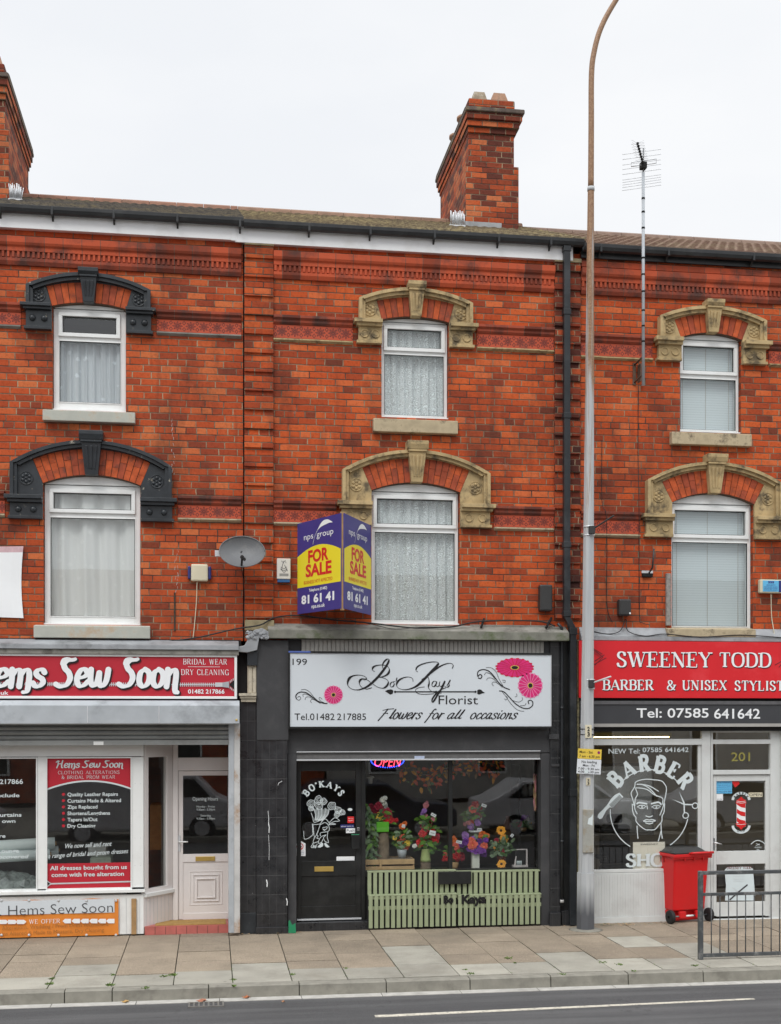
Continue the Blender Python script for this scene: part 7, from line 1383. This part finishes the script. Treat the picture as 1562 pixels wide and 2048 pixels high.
# alarm boxes
al = thing('alarm_box', 'cream alarm box with dark blue ends near the satellite dish', 'alarm', (X(399, -.05), -.05, Z(399, 1162, -.05)), 'alarm boxes on the walls'); B('case', al, X(382, -.09), X(416, -.09), -.09, -.001, Z(399, 1162, -.09), Z(399, 1128, -.09), m_cream, .02)
for a, b in ((375.5, 381.5), (416.5, 422.5)): B('lens', al, X(a, -.08), X(b, -.08), -.075, -.001, Z(399, 1158, -.08), Z(399, 1132, -.08), m_navy, .015)
al = thing('alarm_box', 'white alarm box with a small figure drawing and blue base beside the for sale board', 'alarm', (X(567, -.05), -.05, Z(567, 1165, -.05)), 'alarm boxes on the walls'); B('case', al, X(554, -.09), X(581, -.09), -.09, -.001, Z(567, 1158, -.09), Z(567, 1117, -.09), M('off white plastic', (.66, .65, .60), .4, .04, 4, 0), .008); B('lens', al, X(555, -.085), X(580, -.085), -.08, -.001, Z(567, 1164.5, -.085), Z(567, 1158.5, -.085), M('blue lens', (.03, .12, .30), .25, .05, 4, 0), .006); mb = MB(); Y_ = -.0905
for s_ in ([(568, 1122), (565, 1130), (563, 1140), (568, 1146), (574, 1140), (569, 1130)], [(563, 1122), (566, 1125), (571, 1121), (572, 1126)], [(569, 1130), (575, 1142)], [(562, 1134), (568, 1138), (573, 1134)], [(561, 1138), (568, 1142), (574, 1138)]): ribbon(mb, TR(s_, 0, 0, 1, Y_), .007, FP(Y_), ink, .001)
pbox(mb, 559, 577, 1147, 1152, Y_-.002, Y_, col('grey label', (.3, .3, .28))); mb.build('print', al)
al = thing('alarm_box', 'cream alarm box with a sky blue label at the right edge', 'alarm', (X(1542, -.05), -.05, Z(1542, 1185, -.05)), 'alarm boxes on the walls'); B('case', al, X(1520.5, -.09), X(1566, -.09), -.09, -.001, Z(1542, 1186, -.09), Z(1542, 1159, -.09), m_cream, .015); B('lens', al, X(1558, -.1), X(1572, -.1), -.094, -.0905, Z(1542, 1184, -.09), Z(1542, 1161, -.09), m_navy, .002)
mb = MB(); pbox(mb, 1526, 1557.5, 1161, 1183, -.096, -.0905, m_skyblue); ptext(mb, '999', 1536, 1548, 1167, 1162.5, -.0965, m_blue, bold=.03); ptext(mb, 'SECURITY', 1533, 1551, 1171.5, 1169, -.0965, m_blue)
for y in (1175, 1178, 1181): ptext(mb, 'INSTALLED ALARM', 1528, 1555, y, y-2, -.0965, m_blue)
mb.build('label', al)
for (a, b, c, d, lb) in ((1080, 1105.5, 1169, 1222, 'tall charcoal speaker box on the brickwork left of the downpipe'), (1238.5, 1263, 1198, 1231, 'small square black junction box on the wall right of the lamp post')):
    t_ = thing('wall_box', lb, 'wall box', (X((a+b)/2, -.06), -.06, Z((a+b)/2, d, -.06)), 'dark boxes on the wall'); x0, x1, z0, z1 = RX(a, b, c, d, -.12); B('case', t_, x0, x1, -.12, -.001, z0, z1, m_bindark, .022); mb = MB(); mb.box(x0+.02, x1-.02, -.124, -.1205, z0+.02, z1-.02, m_bindark); 
    if a > 1200: mb.box(x1-.035, x1-.012, -.1265, -.1242, z0+.02, z0+.045, m_white)
    mb.build('cover', t_, .002)
# satellite dish
dh = thing('satellite_dish', 'grey oval satellite dish on the pilaster between two houses', 'satellite dish', (X(485, -.2), -.2, Z(485, 1103, -.2))); Yd_ = -.42; cx, cz = P(484.5, 1103, Yd_); rx = (X(530, Yd_)-X(439, Yd_))/2; rz_ = (Z(485, 1071, Yd_)-Z(485, 1136, Yd_))/2; mb = MB(); n, k = 36, 8; rows = []
for j in range(k+1):
    f = j/k; rows.append([(cx+rx*f*math.cos(t), Yd_+.10*(1-f*f)-.06*f*math.sin(t)*0+.10*f*math.sin(t), cz+rz_*f*math.sin(t)) for t in [6.2832*i/n for i in range(n)]])
for j in range(k):
    for i in range(n): i2 = (i+1) % n; mb.face([rows[j][i], rows[j][i2], rows[j+1][i2], rows[j+1][i]], m_dish, True); mb.face([tuple(Vector(q)+Vector((0, .012, 0))) for q in (rows[j][i], rows[j+1][i], rows[j+1][i2], rows[j][i2])], m_dish, True)
mb.tube([rows[k][i % n] for i in range(n+1)], .008, m_dish, 6); mb.build('reflector', dh); mb = MB(); p0 = (cx-.01, Yd_+.0, cz-rz_*.95); p1 = (cx-.01, Yd_-.34, cz-.12); mb.tube([p0, p1], .014, m_dark, 8); mb.build('arm', dh); mb = MB(); mb.tube([p1, (p1[0], p1[1]+.09, p1[2]+.02)], [.028, .022], m_bindark, 10); mb.tube([(p1[0]+.03, p1[1]+.01, p1[2]-.03), (p1[0]+.03, p1[1]+.07, p1[2]-.01)], .02, m_bindark, 8); mb.build('receiver', dh)
mb = MB(); mb.tube([(cx, Yd_+.1, cz), (cx-.1, -.08, cz-.05), (cx-.1, -.002, cz-.05)], .022, m_bindark, 8); mb.box(cx-rx-.06, cx-rx+.02, Yd_+.08, Yd_+.14, cz-.06, cz+.02, m_alu); mb.build('mount', dh)
# aerial
ae = thing('tv_aerial', 'tall tv aerial on a thin steel mast bracketed to the barber house', 'aerial', (X(1286, -.3), -.3, Z(1286, 770, -.3))); Ya = -.30; xm = X(1286.5, Ya); mb = MB(); z0, z1 = Z(1286, 771, Ya), Z(1286, 345, Ya); mb.tube([(xm, Ya, z0), (xm, Ya, z1)], .0225, m_galv, 10)
for y in (397, 424, 456, 516, 549, 583, 621, 652, 683): z = Z(1286, y, Ya); mb.tube([(xm, Ya, z-.012), (xm, Ya, z+.012)], .026, m_dark, 8)
mb.build('mast', ae); mb = MB(); hz = Z(1286, 333, Ya); dirb = Vector((-.05, .55, .30)); 
mb.tube([(xm, Ya, z1), (xm+.004, Ya, Z(1286, 297, Ya))], .011, m_steel, 8); mb.box(xm-.04, xm+.04, Ya-.045, Ya+.05, hz-.035, hz+.055, m_dark); p = Vector((xm, Ya, hz+.03)); e_ = p+Vector((-.10, .62, .02)); mb.tube([tuple(p), tuple(Vector((xm-.30, Ya-.60, hz+.03)))], .010, m_dark, 8); e_ = Vector((xm-.30, Ya-.60, hz+.03)); mb.build('boom', ae)
mb = MB(); sl = .20
for y, L_ in ((304, .285), (314, .285), (325, .285), (334, .285), (344, .285), (355, .285), (360, .285), (365, .285), (370, .29), (376, .29)):
    z = Z(1286, y-4, Ya); mb.tube([(xm-L_, Ya+.06, z-L_*sl), (xm+L_, Ya+.06, z+L_*sl)], .0042, m_alu, 5)
for i in range(7):
    f = i/6; c = p+(e_-p)*(.25+.75*f); mb.tube([tuple(c+Vector((-.085, 0, .045))), tuple(c), tuple(c+Vector((.085, 0, .05)))], .0032, m_alu, 5); mb.tube([tuple(c+Vector((-.09, 0, -.02))), tuple(c+Vector((.09, 0, .02)))], .0032, m_alu, 5); mb.box(c.x-.014, c.x+.014, c.y-.014, c.y+.014, c.z-.012, c.z+.012, m_dark)
for s_ in (-1, 1):
    zq = hz+.075; mb.tube([(xm, Ya-.02, zq), (xm+s_*.185, Ya-.02, zq+s_*.185*sl), (xm+s_*.185, Ya-.02, zq+s_*.185*sl-.06), (xm, Ya-.02, zq-.06)], .007, m_alu, 6)
mb.build('elements', ae); mb = MB(); xb_ = X(1269, -.02)
mrust = M('rusty bracket', (.10, .06, .04), .8, .4, 9, .3, dirt=(.35, .33, .28), dirt_amt=.6, dirt_scale=8); za, zb2 = Z(1268, 730, -.02), Z(1268, 765, -.02); mb.box(xb_-.022, xb_+.022, -.02, -.001, zb2-.03, za+.03, mrust); mb.tube([(xb_, -.01, za+.0), (xm, Ya, za+.05)], .014, mrust, 6); mb.tube([(xb_, -.01, zb2), (xm, Ya, zb2+.05)], .014, mrust, 6); mb.box(xb_+.05, xb_+.07, -.12, -.001, zb2, za, mrust); mb.build('bracket', ae)
# cables along the wall
def cable(name, label, pts, r=.006, m=None):
    q = smooth([(X(a, y), y, Z(a, b, y)) for a, b, y in pts], 5); MB().tube(q, r, m or m_cable, 6).build(name, label=label, cat='cable')
cable('cable', 'thick black cable sagging over the ledge from the left house to the for sale boards', [(330, 1284, -.06), (400, 1274, -.05), (470, 1258, -.12), (520, 1250, -.14), (550, 1235, -.08), (600, 1231, -.05), (670, 1240, -.10), (740, 1246, -.16), (830, 1256, -.20), (905, 1253, -.14), (960, 1243, -.10), (1070, 1242, -.06), (1110, 1252, -.1)], .011)
cable('cable', 'thin black cable looping below the florist upper window', [(700, 1240, -.1), (750, 1250, -.16), (790, 1258, -.2), (850, 1254, -.2), (900, 1255, -.15), (930, 1249, -.1)], .005)
cable('cable', 'thin white cable running down from the alarm box with blue ends', [(394, 1163, -.05), (393, 1200, -.03), (389, 1250, -.02), (386, 1278, -.03)], .006, m_cream)
cable('cable', 'thin black cable hanging from the satellite dish down the wall', [(482, 1136, -.25), (487, 1160, -.09), (489, 1200, -.085), (485, 1260, -.1)], .004)
cable('cable', 'black cable running down the wall left of the lower barber window', [(1277, 770, -.012), (1276, 900, -.012), (1278, 1010, -.1), (1278, 1100, -.012), (1279, 1230, -.012), (1284, 1245, -.04), (1300, 1250, -.06)], .005)
cable('cable', 'black cable running down the wall just right of the lamp post', [(1204, 880, -.012), (1204, 1000, -.03), (1212, 1028, -.1), (1214, 1100, -.012), (1214, 1210, -.012), (1225, 1245, -.03)], .005)
cable('cable', 'tangled black cables lying along the ledge above the red sign', [(1188, 1263, -.06), (1215, 1268, -.08), (1240, 1262, -.10), (1252, 1238, -.02), (1256, 1262, -.1), (1290, 1272, -.1), (1330, 1268, -.1), (1400, 1274, -.11), (1480, 1270, -.11), (1562, 1275, -.11)], .007)
cable('cable', 'white cable below the alarm box with a sky blue label', [(1542, 1187, -.05), (1543, 1230, -.02), (1546, 1252, -.03), (1550, 1276, -.06)], .007, m_cream)
# small ironwork on the wall
for px0, py0, px1, py1, lb in ((962, 1255, 968, 1238, 'short dark iron stay standing on the stone ledge below the middle window'), (1092, 1256, 1103, 1236, 'short dark iron stay leaning on the ledge below the charcoal speaker box')): MB().tube([(X(px0, -.15), -.15, Z(px0, py0, -.15)), (X(px1, -.03), -.03, Z(px1, py1, -.03))], .018, m_dark, 6).build('iron_stay', label=lb, cat='bracket')
mb = MB(); mb.box(X(1285, -.05), X(1307, -.05), -.03, -.001, Z(1296, 1146, -.05), Z(1296, 1141, -.05), m_alu); mb.box(X(1286, -.05), X(1306, -.05), -.05, -.001, Z(1296, 1153, -.05), Z(1296, 1147, -.05), m_dark); mb.tube([(X(1300, -.06), -.03, Z(1300, 1145, -.05)), (X(1304, -.2), -.22, Z(1304, 1135, -.2)), (X(1307, -.2), -.22, Z(1307, 1098, -.2))], .013, m_bindark, 8); mb.build('dish_mount', label='empty dark dish mount bent upwards on the barber house wall', cat='bracket')
B('timber_plank', None, X(1332, -.03), X(1341, -.03), -.05, -.002, Z(1336, 1251, -.03), Z(1336, 1147, -.03), M('weathered grey timber', (.26, .24, .22), .85, .3, 20, .3), .004, label='weathered grey plank fixed upright beside the lower barber window', cat='plank')
mb = MB(); pbox(mb, 348, 351, 1185, 1262, -.012, -.001, m_joint); mb.build('wall_crack', HL, label='dark stepped crack in the brickwork'); mb = MB(); rw = random.Random(8)
for (x, y, n_) in ((346, 838, 8), (346, 905, 7), (353, 1100, 8), (354, 1150, 5)):
    for i in range(n_): px = x+rw.uniform(-3, 3); py = y+i*8*rw.uniform(.8, 1.1); ribbon(mb, TR([(px, py), (px+rw.uniform(-2, 2), py+rw.uniform(3, 8))], 0, 0, 1, -.001), rw.uniform(.003, .007), FP(-.001), m_vent, .0005)
mb.build('lime_streaks', HL)
# ================================================================== STREET FURNITURE
# lamp post
Yp = -.47; m_post = M('galvanised lamp post', (.44, .46, .47), .5, .07, 3, .08, dirt=(.36, .33, .27), dirt_amt=.5, dirt_scale=2.0)
def rust_mat():
    t = NT('lamp post with rust streaks'); p = t.pos(); x, y, z = t.sep(p); n = t.noise(t.comb(t.math('MULTIPLY', x, 9.0), t.math('MULTIPLY', y, 9.0), t.math('MULTIPLY', z, .35)), 2.0, 6, .6); f = t.noise(p, 40, 3)
    top = t.n('ShaderNodeMapRange'); top.inputs['From Min'].default_value = 5.5; top.inputs['From Max'].default_value = 11.0; t.l(z, top.inputs['Value'])
    k = t.math('ADD', n, t.math('MULTIPLY', top.outputs[0], .42)); r = t.ramp(k, [(.60, 0.0), (.76, 1.0)])
    c = t.mix(r, t.ramp(n, [(.3, (.36, .38, .395)), (.7, (.50, .515, .52))]), t.ramp(f, [(.3, (.20, .10, .05)), (.7, (.33, .20, .11))])); low = t.n('ShaderNodeMapRange'); low.inputs['From Min'].default_value = .35; low.inputs['From Max'].default_value = .75; t.l(t.math('ADD', z, t.math('MULTIPLY', n, .25)), low.inputs['Value'])
    c = t.mix(low.outputs[0], (.085, .09, .10), c); t.l(c, t.b.inputs['Base Color']); t.b.inputs['Roughness'].default_value = .55; t.bump(f, .1, .004); return t.m
m_post2 = rust_mat(); LP = thing('lamp_post', 'tall tapering grey lamp post streaked with rust in front of the shops', 'lamp post', (X(1171, Yp), Yp, 0)); mb = MB()
def pp(px, py, Y=Yp): return (X(px, Y), Y, Z(px, py, Y))
s8 = 8
def oct_(pts, r, m):
    mb.tube(pts, r, m, 8, True, False)
oct_([pp(1171, 1860), pp(1171.5, 1745)], [.128, .125], m_post2); oct_([pp(1171.5, 1744.8), pp(1173, 1600), pp(1176, 1280)], [.106, .102, .085], m_post2); oct_([pp(1176, 1279.8), pp(1178.5, 900), pp(1180.5, 560), pp(1181.8, 378)], [.0849, .070, .055, .046], m_post2); mb.build('shaft', LP)
mb = MB(); mb.tube([pp(1181.8, 382), pp(1181.8, 374)], .052, m_post, 12); mb.build('collar', LP); mb = MB(); q = smooth([pp(1181.8, 374.5), pp(1182.5, 250), pp(1183, 150), pp(1188, 105), pp(1201, 58), pp(1226, 10), pp(1262, -40), pp(1330, -95), pp(1400, -120)], 6); mb.tube(q, [.043-.012*i/len(q) for i in range(len(q))], m_post2, 10); mb.build('arm', LP)
hx, hy, hz_ = q[-1]; mb = MB(); mb.box(hx-.02, hx+.75, hy-.14, hy+.14, hz_-.06, hz_+.09, m_post); mb.box(hx+.1, hx+.7, hy-.11, hy+.11, hz_-.10, hz_-.0605, m_cutglass); mb.build('lantern', LP, .03)
mb = MB(); mdoor = M('stained access door', (.33, .33, .30), .55, .15, 6, .1, dirt=(.26, .19, .10), dirt_amt=.6, dirt_scale=5); x0, x1, z0, z1 = RX(1165.5, 1188, 1618, 1706, Yp-.11); mb.box(x0, x1, Yp-.122, Yp-.085, z0, z1, mdoor); mb.build('access_door', LP, .015); mb = MB(); a = [P(*q, Yp-.1225) for q in ((1175, 1648), (1185, 1651), (1186, 1628), (1182, 1634), (1177, 1637))]; poly(mb, a, FP(Yp-.1225), m_cutglass, .001); mb.build('torn_sticker', LP)
mb = MB(); x, z = P(1171, 1860, Yp); mb.lathe([(.24, .002), (.20, .012), (.13, .02), (.12, .02)], (x, Yp, 0), m_kerb, 20); mb.build('concrete_collar', LP)
for (px, py, h, ax, ay, lb) in ((1178, 1062, 14, 1228, 1031, 'upper'), (1177, 1368, 14, 1222, 1353, 'lower')):
    t_ = thing('banner_bracket', 'dark banner arm clamped to the lamp post '+('level with the upper tile band' if lb == 'upper' else 'in front of the red sign'), 'bracket', pp(px, py), 'banner arms on the lamp post'); mb = MB()
    rr = .09 if lb == 'lower' else .083
    for dy in (-8, 9): a = pp(px, py+dy-1.5); b = pp(px, py+dy+1.5); mb.tube([a, b], rr, m_alu, 12)
    mb.build('strap', t_); mb = MB(); x, _, z = pp(px, py); mb.box(x-.03, x+.05, Yp-.13, Yp-.06, z-.055, z+.055, m_bindark); mb.tube([(x+.02, Yp-.1, z+.01), (X(ax, Yp-.3), Yp-.3, Z(ax, ay, Yp-.3))], .013, m_bindark if lb == 'upper' else m_alu, 8); mb.build('arm', t_, .004)
YpS = Yp-.125
PS = thing('parking_sign', 'yellow and white loading restriction plates strapped to the lamp post', 'sign', (X(1179, YpS), YpS, Z(1179, 1548, YpS))); ang = -.055
def plate(name, x0, x1, y0, y1, m, lines):
    c = P((x0+x1)/2, (y0+y1)/2, YpS); ww = X(x1, YpS)-X(x0, YpS); hh = Z(x0, y0, YpS)-Z(x0, y1, YpS); U = Vector((math.cos(ang), 0, math.sin(ang))); V_ = Vector((-math.sin(ang), 0, math.cos(ang))); o_ = Vector((c[0], YpS, c[1]))-U*ww/2-V_*hh/2; pl = Plane(o_, U, V_); mb = MB()
    cc = [(0, 0, 0), (ww, 0, 0), (ww, 0, -.008), (0, 0, -.008), (0, hh, 0), (ww, hh, 0), (ww, hh, -.008), (0, hh, -.008)]; mb.hexa([pl.at(*q) for q in cc], m); 
    for s_, u0, u1, v, h in lines: text(mb, s_, u0*ww, u1*ww, v*hh, h*hh, pl, m_ink, off=.002, bold=.01)
    if m is m_yellow: disc(mb, (ww*.88, hh*.68), .02, pl, col('maroon dot', (.28, .02, .14)), .002, 14)
    else: disc(mb, (ww*.40, hh*.17), .03, pl, m_cutglass, .004, 14)
    mb.build(name, PS)
plate('yellow_plate', 1156, 1203, 1498, 1518, m_yellow, (('Mon - Sat', .06, .63, .56, .24), ('7 am - 6.30 pm', .06, .93, .14, .24))); plate('white_plate', 1154, 1202, 1518.5, 1548, M('white sign plate', (.66, .69, .72), .4, .04, 4, 0), (('No loading', .18, .82, .74, .16), ('Mon - Fri', .24, .74, .50, .16), ('7.00 - 9.30 am', .05, .93, .28, .14), ('4.00 - 6.30 pm', .05, .93, .07, .14)))
for x0, x1, y0, y1, lb, big in ((1170.5, 1183.5, 1450, 1476, 'cream number plate 23 strapped to the post above the yellow sign', 1), (1172.5, 1181, 1556, 1571, 'worn pale number plate 23 on the post below the white sign', 0)):
    Yn = Yp-.105; t_ = thing('number_plate', lb, 'number plate', (X(1177, Yn), Yn, Z(1177, y1, Yn)), 'number plates on the lamp post'); B('plate', t_, X(x0, Yn), X(x1, Yn), Yn, Yn+.01, Z(1177, y1, Yn), Z(1177, y0, Yn), m_cream, .003); mb = MB(); yc = (y0+y1)/2; hh = (y1-y0)*.36
    for s_, yb in (('2', yc-.9), ('3', yc+hh+.2)): ptext(mb, s_, 1174.5 if big else 1174.8, 1179.5 if big else 1178.8, yb, yb-hh*.85, Yn, m_ink, bold=.04)
    mb.build('digits', t_)
    if big:
        mb = MB()
        for y in (1458, 1469): mb.tube([pp(1175, y-.8), pp(1175, y+.8)], .101, m_dark, 12)
        mb.build('strap', t_)
# wheelie bin: body seen from the wheel side, turned a little
BX, BY = G(1379, 1848); BY += .33; wb = thing('wheelie_bin', 'bright red wheelie bin with a dark grey lid outside the barber', 'bin', (BX, BY, 0)); rot = R(13); cr_, sr_ = math.cos(rot), math.sin(rot)
def bp(x, y, z):
    x *= 1.1; return (BX+x*cr_-y*sr_, BY+x*sr_+y*cr_, z)
class BM(MB):
    pass
def bbox(mb, x0, x1, y0, y1, z0, z1, m, t=None):
    """t = (x0,x1,y0,y1) at the top for a taper"""
    t = t or (x0, x1, y0, y1); mb.hexa([bp(x0, y0, z0), bp(x1, y0, z0), bp(x1, y1, z0), bp(x0, y1, z0), bp(t[0], t[2], z1), bp(t[1], t[2], z1), bp(t[1], t[3], z1), bp(t[0], t[3], z1)], m)
mb = MB(); bbox(mb, -.245, .245, -.21, .24, .175, .955, m_binred, (-.268, .268, -.275, .355)); bbox(mb, -.235, .235, -.14, .23, .02, .1749, m_binred, (-.243, .243, -.14, .24))
mb.build('body', wb, .022); mb = MB(); bbox(mb, -.295, .295, -.315, .40, .956, 1.0, m_binred); bbox(mb, -.30, .30, -.30, -.285, .93, .9559, m_binred); 
for x in (-.12, .02, .16): bbox(mb, x-.006, x+.006, -.31, -.276, .90, .9555, m_binred)
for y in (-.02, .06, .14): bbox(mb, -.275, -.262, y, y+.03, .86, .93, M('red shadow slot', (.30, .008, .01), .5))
mb.build('rim', wb, .012); mb = MB(); bbox(mb, -.285, .285, -.24, .41, 1.001, 1.02, m_bindark); bbox(mb, -.26, .26, -.22, .38, 1.0201, 1.075, m_bindark, (-.20, .20, -.13, .28)); bbox(mb, -.285, -.06, -.30, -.2405, 1.001, 1.03, m_bindark); mb.build('lid', wb, .012)
mb = MB(); mb.tube([bp(-.05, -.345, 1.015), bp(.29, -.345, 1.015)], .018, m_binred, 10)
for x in (-.05, .12, .285): mb.tube([bp(x, -.345, 1.015), bp(x, -.27, 1.0)], .014, m_binred, 8)
mb.build('handle', wb); mb = MB(); mb.tube([bp(-.30, -.225, .10), bp(.30, -.225, .10)], .011, m_steel, 8); mb.tube([bp(-.09, -.2255, .10), bp(.05, -.2255, .10)], .014, m_upvc, 8); mb.build('axle', wb); mb = MB(); bbox(mb, -.17, -.07, -.25, -.205, .07, .17, m_binred); bbox(mb, .08, .18, -.25, -.205, .07, .17, m_binred); mb.build('axle_housing', wb, .008)
for s_ in (-1, 1):
    mb = MB(); c = Vector(bp(s_*.30, -.225, .10)); ax = Vector((cr_, sr_, 0)); k = 22; ring = []
    for (d, r) in ((-.03, .02), (-.03, .07), (-.025, .095), (0, .1), (.025, .095), (.03, .07), (.03, .02)):
        ring.append([tuple(c+ax*d+(Vector((-sr_, cr_, 0))*math.cos(t)+Vector((0, 0, 1))*math.sin(t))*r) for t in [6.2832*i/k for i in range(k)]])
    for a, b in zip(ring, ring[1:]):
        for i in range(k): mb.face([a[i], a[(i+1) % k], b[(i+1) % k], b[i]], m_tyre, True)
    mb.build('wheel', wb); wl = COL.objects[-1] if False else None
# pedestrian guard rail
GX, GY = G(1401, 1919); gr = thing('guard_rail', 'weathered grey steel pedestrian guard rail at the kerb', 'railing', (GX, GY, 0)); L_ = 2.0; hp = .03
def gz(py): return CAMZ-(py-HY)/((1919-HY)/CAMZ)
zt, z2, zb = gz(1746), gz(1789), gz(1911)
for k in range(2):
    x0 = GX+k*(L_+.06)
    for x in ((x0,) if k == 0 else (x0, )): B('post', gr, x-.028, x+.028, GY-.028, GY+.028, 0, zt+.025, m_steel, .006)
    B('rail', gr, x0+.0285, x0+L_+.03, GY-.02, GY+.02, zt-.022, zt+.022, m_steel, .006); B('rail', gr, x0+.0285, x0+L_+.03, GY-.016, GY+.016, z2-.018, z2+.018, m_steel, .004); B('rail', gr, x0+.0285, x0+L_+.03, GY-.018, GY+.018, zb-.022, zb+.022, m_steel, .004)
    n = 17
    for i in range(n): x = x0+.0285+(L_+.0015)*(i+1)/(n+1); mb = MB(); mb.tube([(x, GY, zb+.021), (x, GY, z2-.017)], .0075, m_steel, 8); mb.build('bar', gr)
B('post', gr, GX+2*(L_+.06)-.028, GX+2*(L_+.06)+.028, GY-.028, GY+.028, 0, zt+.025, m_steel, .006)
# litter and grit at the wall foot
mb = MB(); rl_ = random.Random(21)
for i in range(420):
    px = rl_.choice([rl_.uniform(1100, 1330), rl_.uniform(1190, 1260), rl_.uniform(480, 600)]); x, y = X(px), rl_.uniform(-.16, .02)-(.12 if px > 1180 else 0)*rl_.random(); s_ = rl_.uniform(.004, .013); a = rl_.uniform(0, 3); m = rl_.choice([m_wood, m_joint, m_leaf, m_crate, m_channel])
    mb.face([(x+s_*math.cos(a+k*1.57)*(1 if k % 2 else 1.8), y+s_*math.sin(a+k*1.57), .006+rl_.uniform(0, .006)) for k in range(4)], m)
mb.build('leaf_litter', kind='stuff', label='dead leaf crumbs and grit along the foot of the shopfronts')
# ================================================================== THE OTHER SIDE OF THE ROAD (seen only in the glass)
mb = MB(); mb.box(XL*2, XR*2, -24, -12.45, -.2, 0, m_kerb); mb.box(XL*2, XR*2, -12.445, -12.3, -.2, .002, m_kerb); mb.build('opposite_pavement', kind='structure')
def opp(x0, x1, h, mw, label, n):
    o = thing('terrace_house', label, 'house', ((x0+x1)/2, -27, 0), 'houses across the road'); mb = MB(); yb = -26.0; mb.box(x0, x1, yb-7, yb, 0, h, mw); mb.build('wall', o); mb = MB(); mb.prismx([(yb+.3, h-.05), (yb-7.3, h-.05), (yb-3.5, h+2.1)], x0, x1, m_roof_r); mb.build('roof', o)
    for i in range(n):
        for z in (.9, 3.8):
            xx = x0+(x1-x0)*(i+.5)/n; mb = MB(); mb.box(xx-.55, xx+.55, yb+.001, yb+.06, z, z+1.6, m_upvc); mb.box(xx-.47, xx+.47, yb+.0605, yb+.065, z+.08, z+1.52, m_dark); mb.build('window', o)
opp(-22, -9, 6.3, m_brick_c, 'low brick terrace across the road, left end', 4); opp(-8.9, 4, 6.3, m_brick_r, 'low brick terrace across the road, middle', 4); opp(4.1, 32, 6.3, M('pale render', (.5, .49, .46), .8, .1, 2, .1), 'low pale rendered terrace across the road, right end', 7)
def car(x, y, body, label, van=False):
    o = thing('parked_car', label, 'car', (x, y, -KH), 'cars parked across the road'); L, W_ = (4.6, 1.8); z = -KH; prof = [(-2.3, .35), (2.3, .35), (2.3, .75), (2.1, .92), (1.2, 1.0), (.55, 1.45), (-1.2, 1.48), (-1.9, 1.05), (-2.25, .95)] if not van else [(-2.3, .35), (2.3, .35), (2.3, .85), (1.75, 1.12), (1.25, 1.66), (-2.2, 1.70), (-2.3, 1.0)]
    mb = MB(); n = len(prof); mb.prism([(x+a, z+b) for a, b in prof], y-W_/2, y+W_/2, body); mb.build('body', o, .06); mb = MB()
    g = [(-1.6, 1.05), (1.05, 1.02), (.5, 1.38), (-1.15, 1.40)] if not van else [(.2, 1.1), (1.6, 1.1), (1.2, 1.55), (.2, 1.56)]
    for s_ in (-1, 1): mb.prism([(x+a, z+b) for a, b in g], y+s_*(W_/2+.004)-.003, y+s_*(W_/2+.004)+.003, m_dark)
    mb.build('window', o)
    for a in (-1.4, 1.4):
        for s_ in (-1, 1): mb = MB(); mb.lathe([(.02, -.1), (.31, -.1), (.33, -.06), (.33, .06), (.31, .1), (.02, .1)], (x+a, y+s_*(W_/2-.1), z+.33), m_tyre, 20, 'y'); mb.lathe([(.19, -.105*s_), (.19, .108*s_)], (x+a, y+s_*(W_/2-.1), z+.33), m_alu, 14, 'y'); mb.build('wheel', o)
m_carw = M('white car paint', (.72, .73, .75), .2, .02, 2, 0); m_cars = M('silver car paint', (.45, .47, .49), .25, .02, 2, 0); m_carb = M('dark blue car paint', (.04, .05, .08), .2, .02, 2, 0)
car(-7.3, -13.6, m_cars, 'silver car parked across the road at the left'); car(-1.6, -13.6, m_carw, 'white van parked across the road', True); car(3.8, -13.6, m_carb, 'dark blue car parked across the road'); car(9.0, -13.6, m_carw, 'white car parked across the road at the right'); car(14.2, -13.6, m_cars, 'silver car parked across the road at the right end')
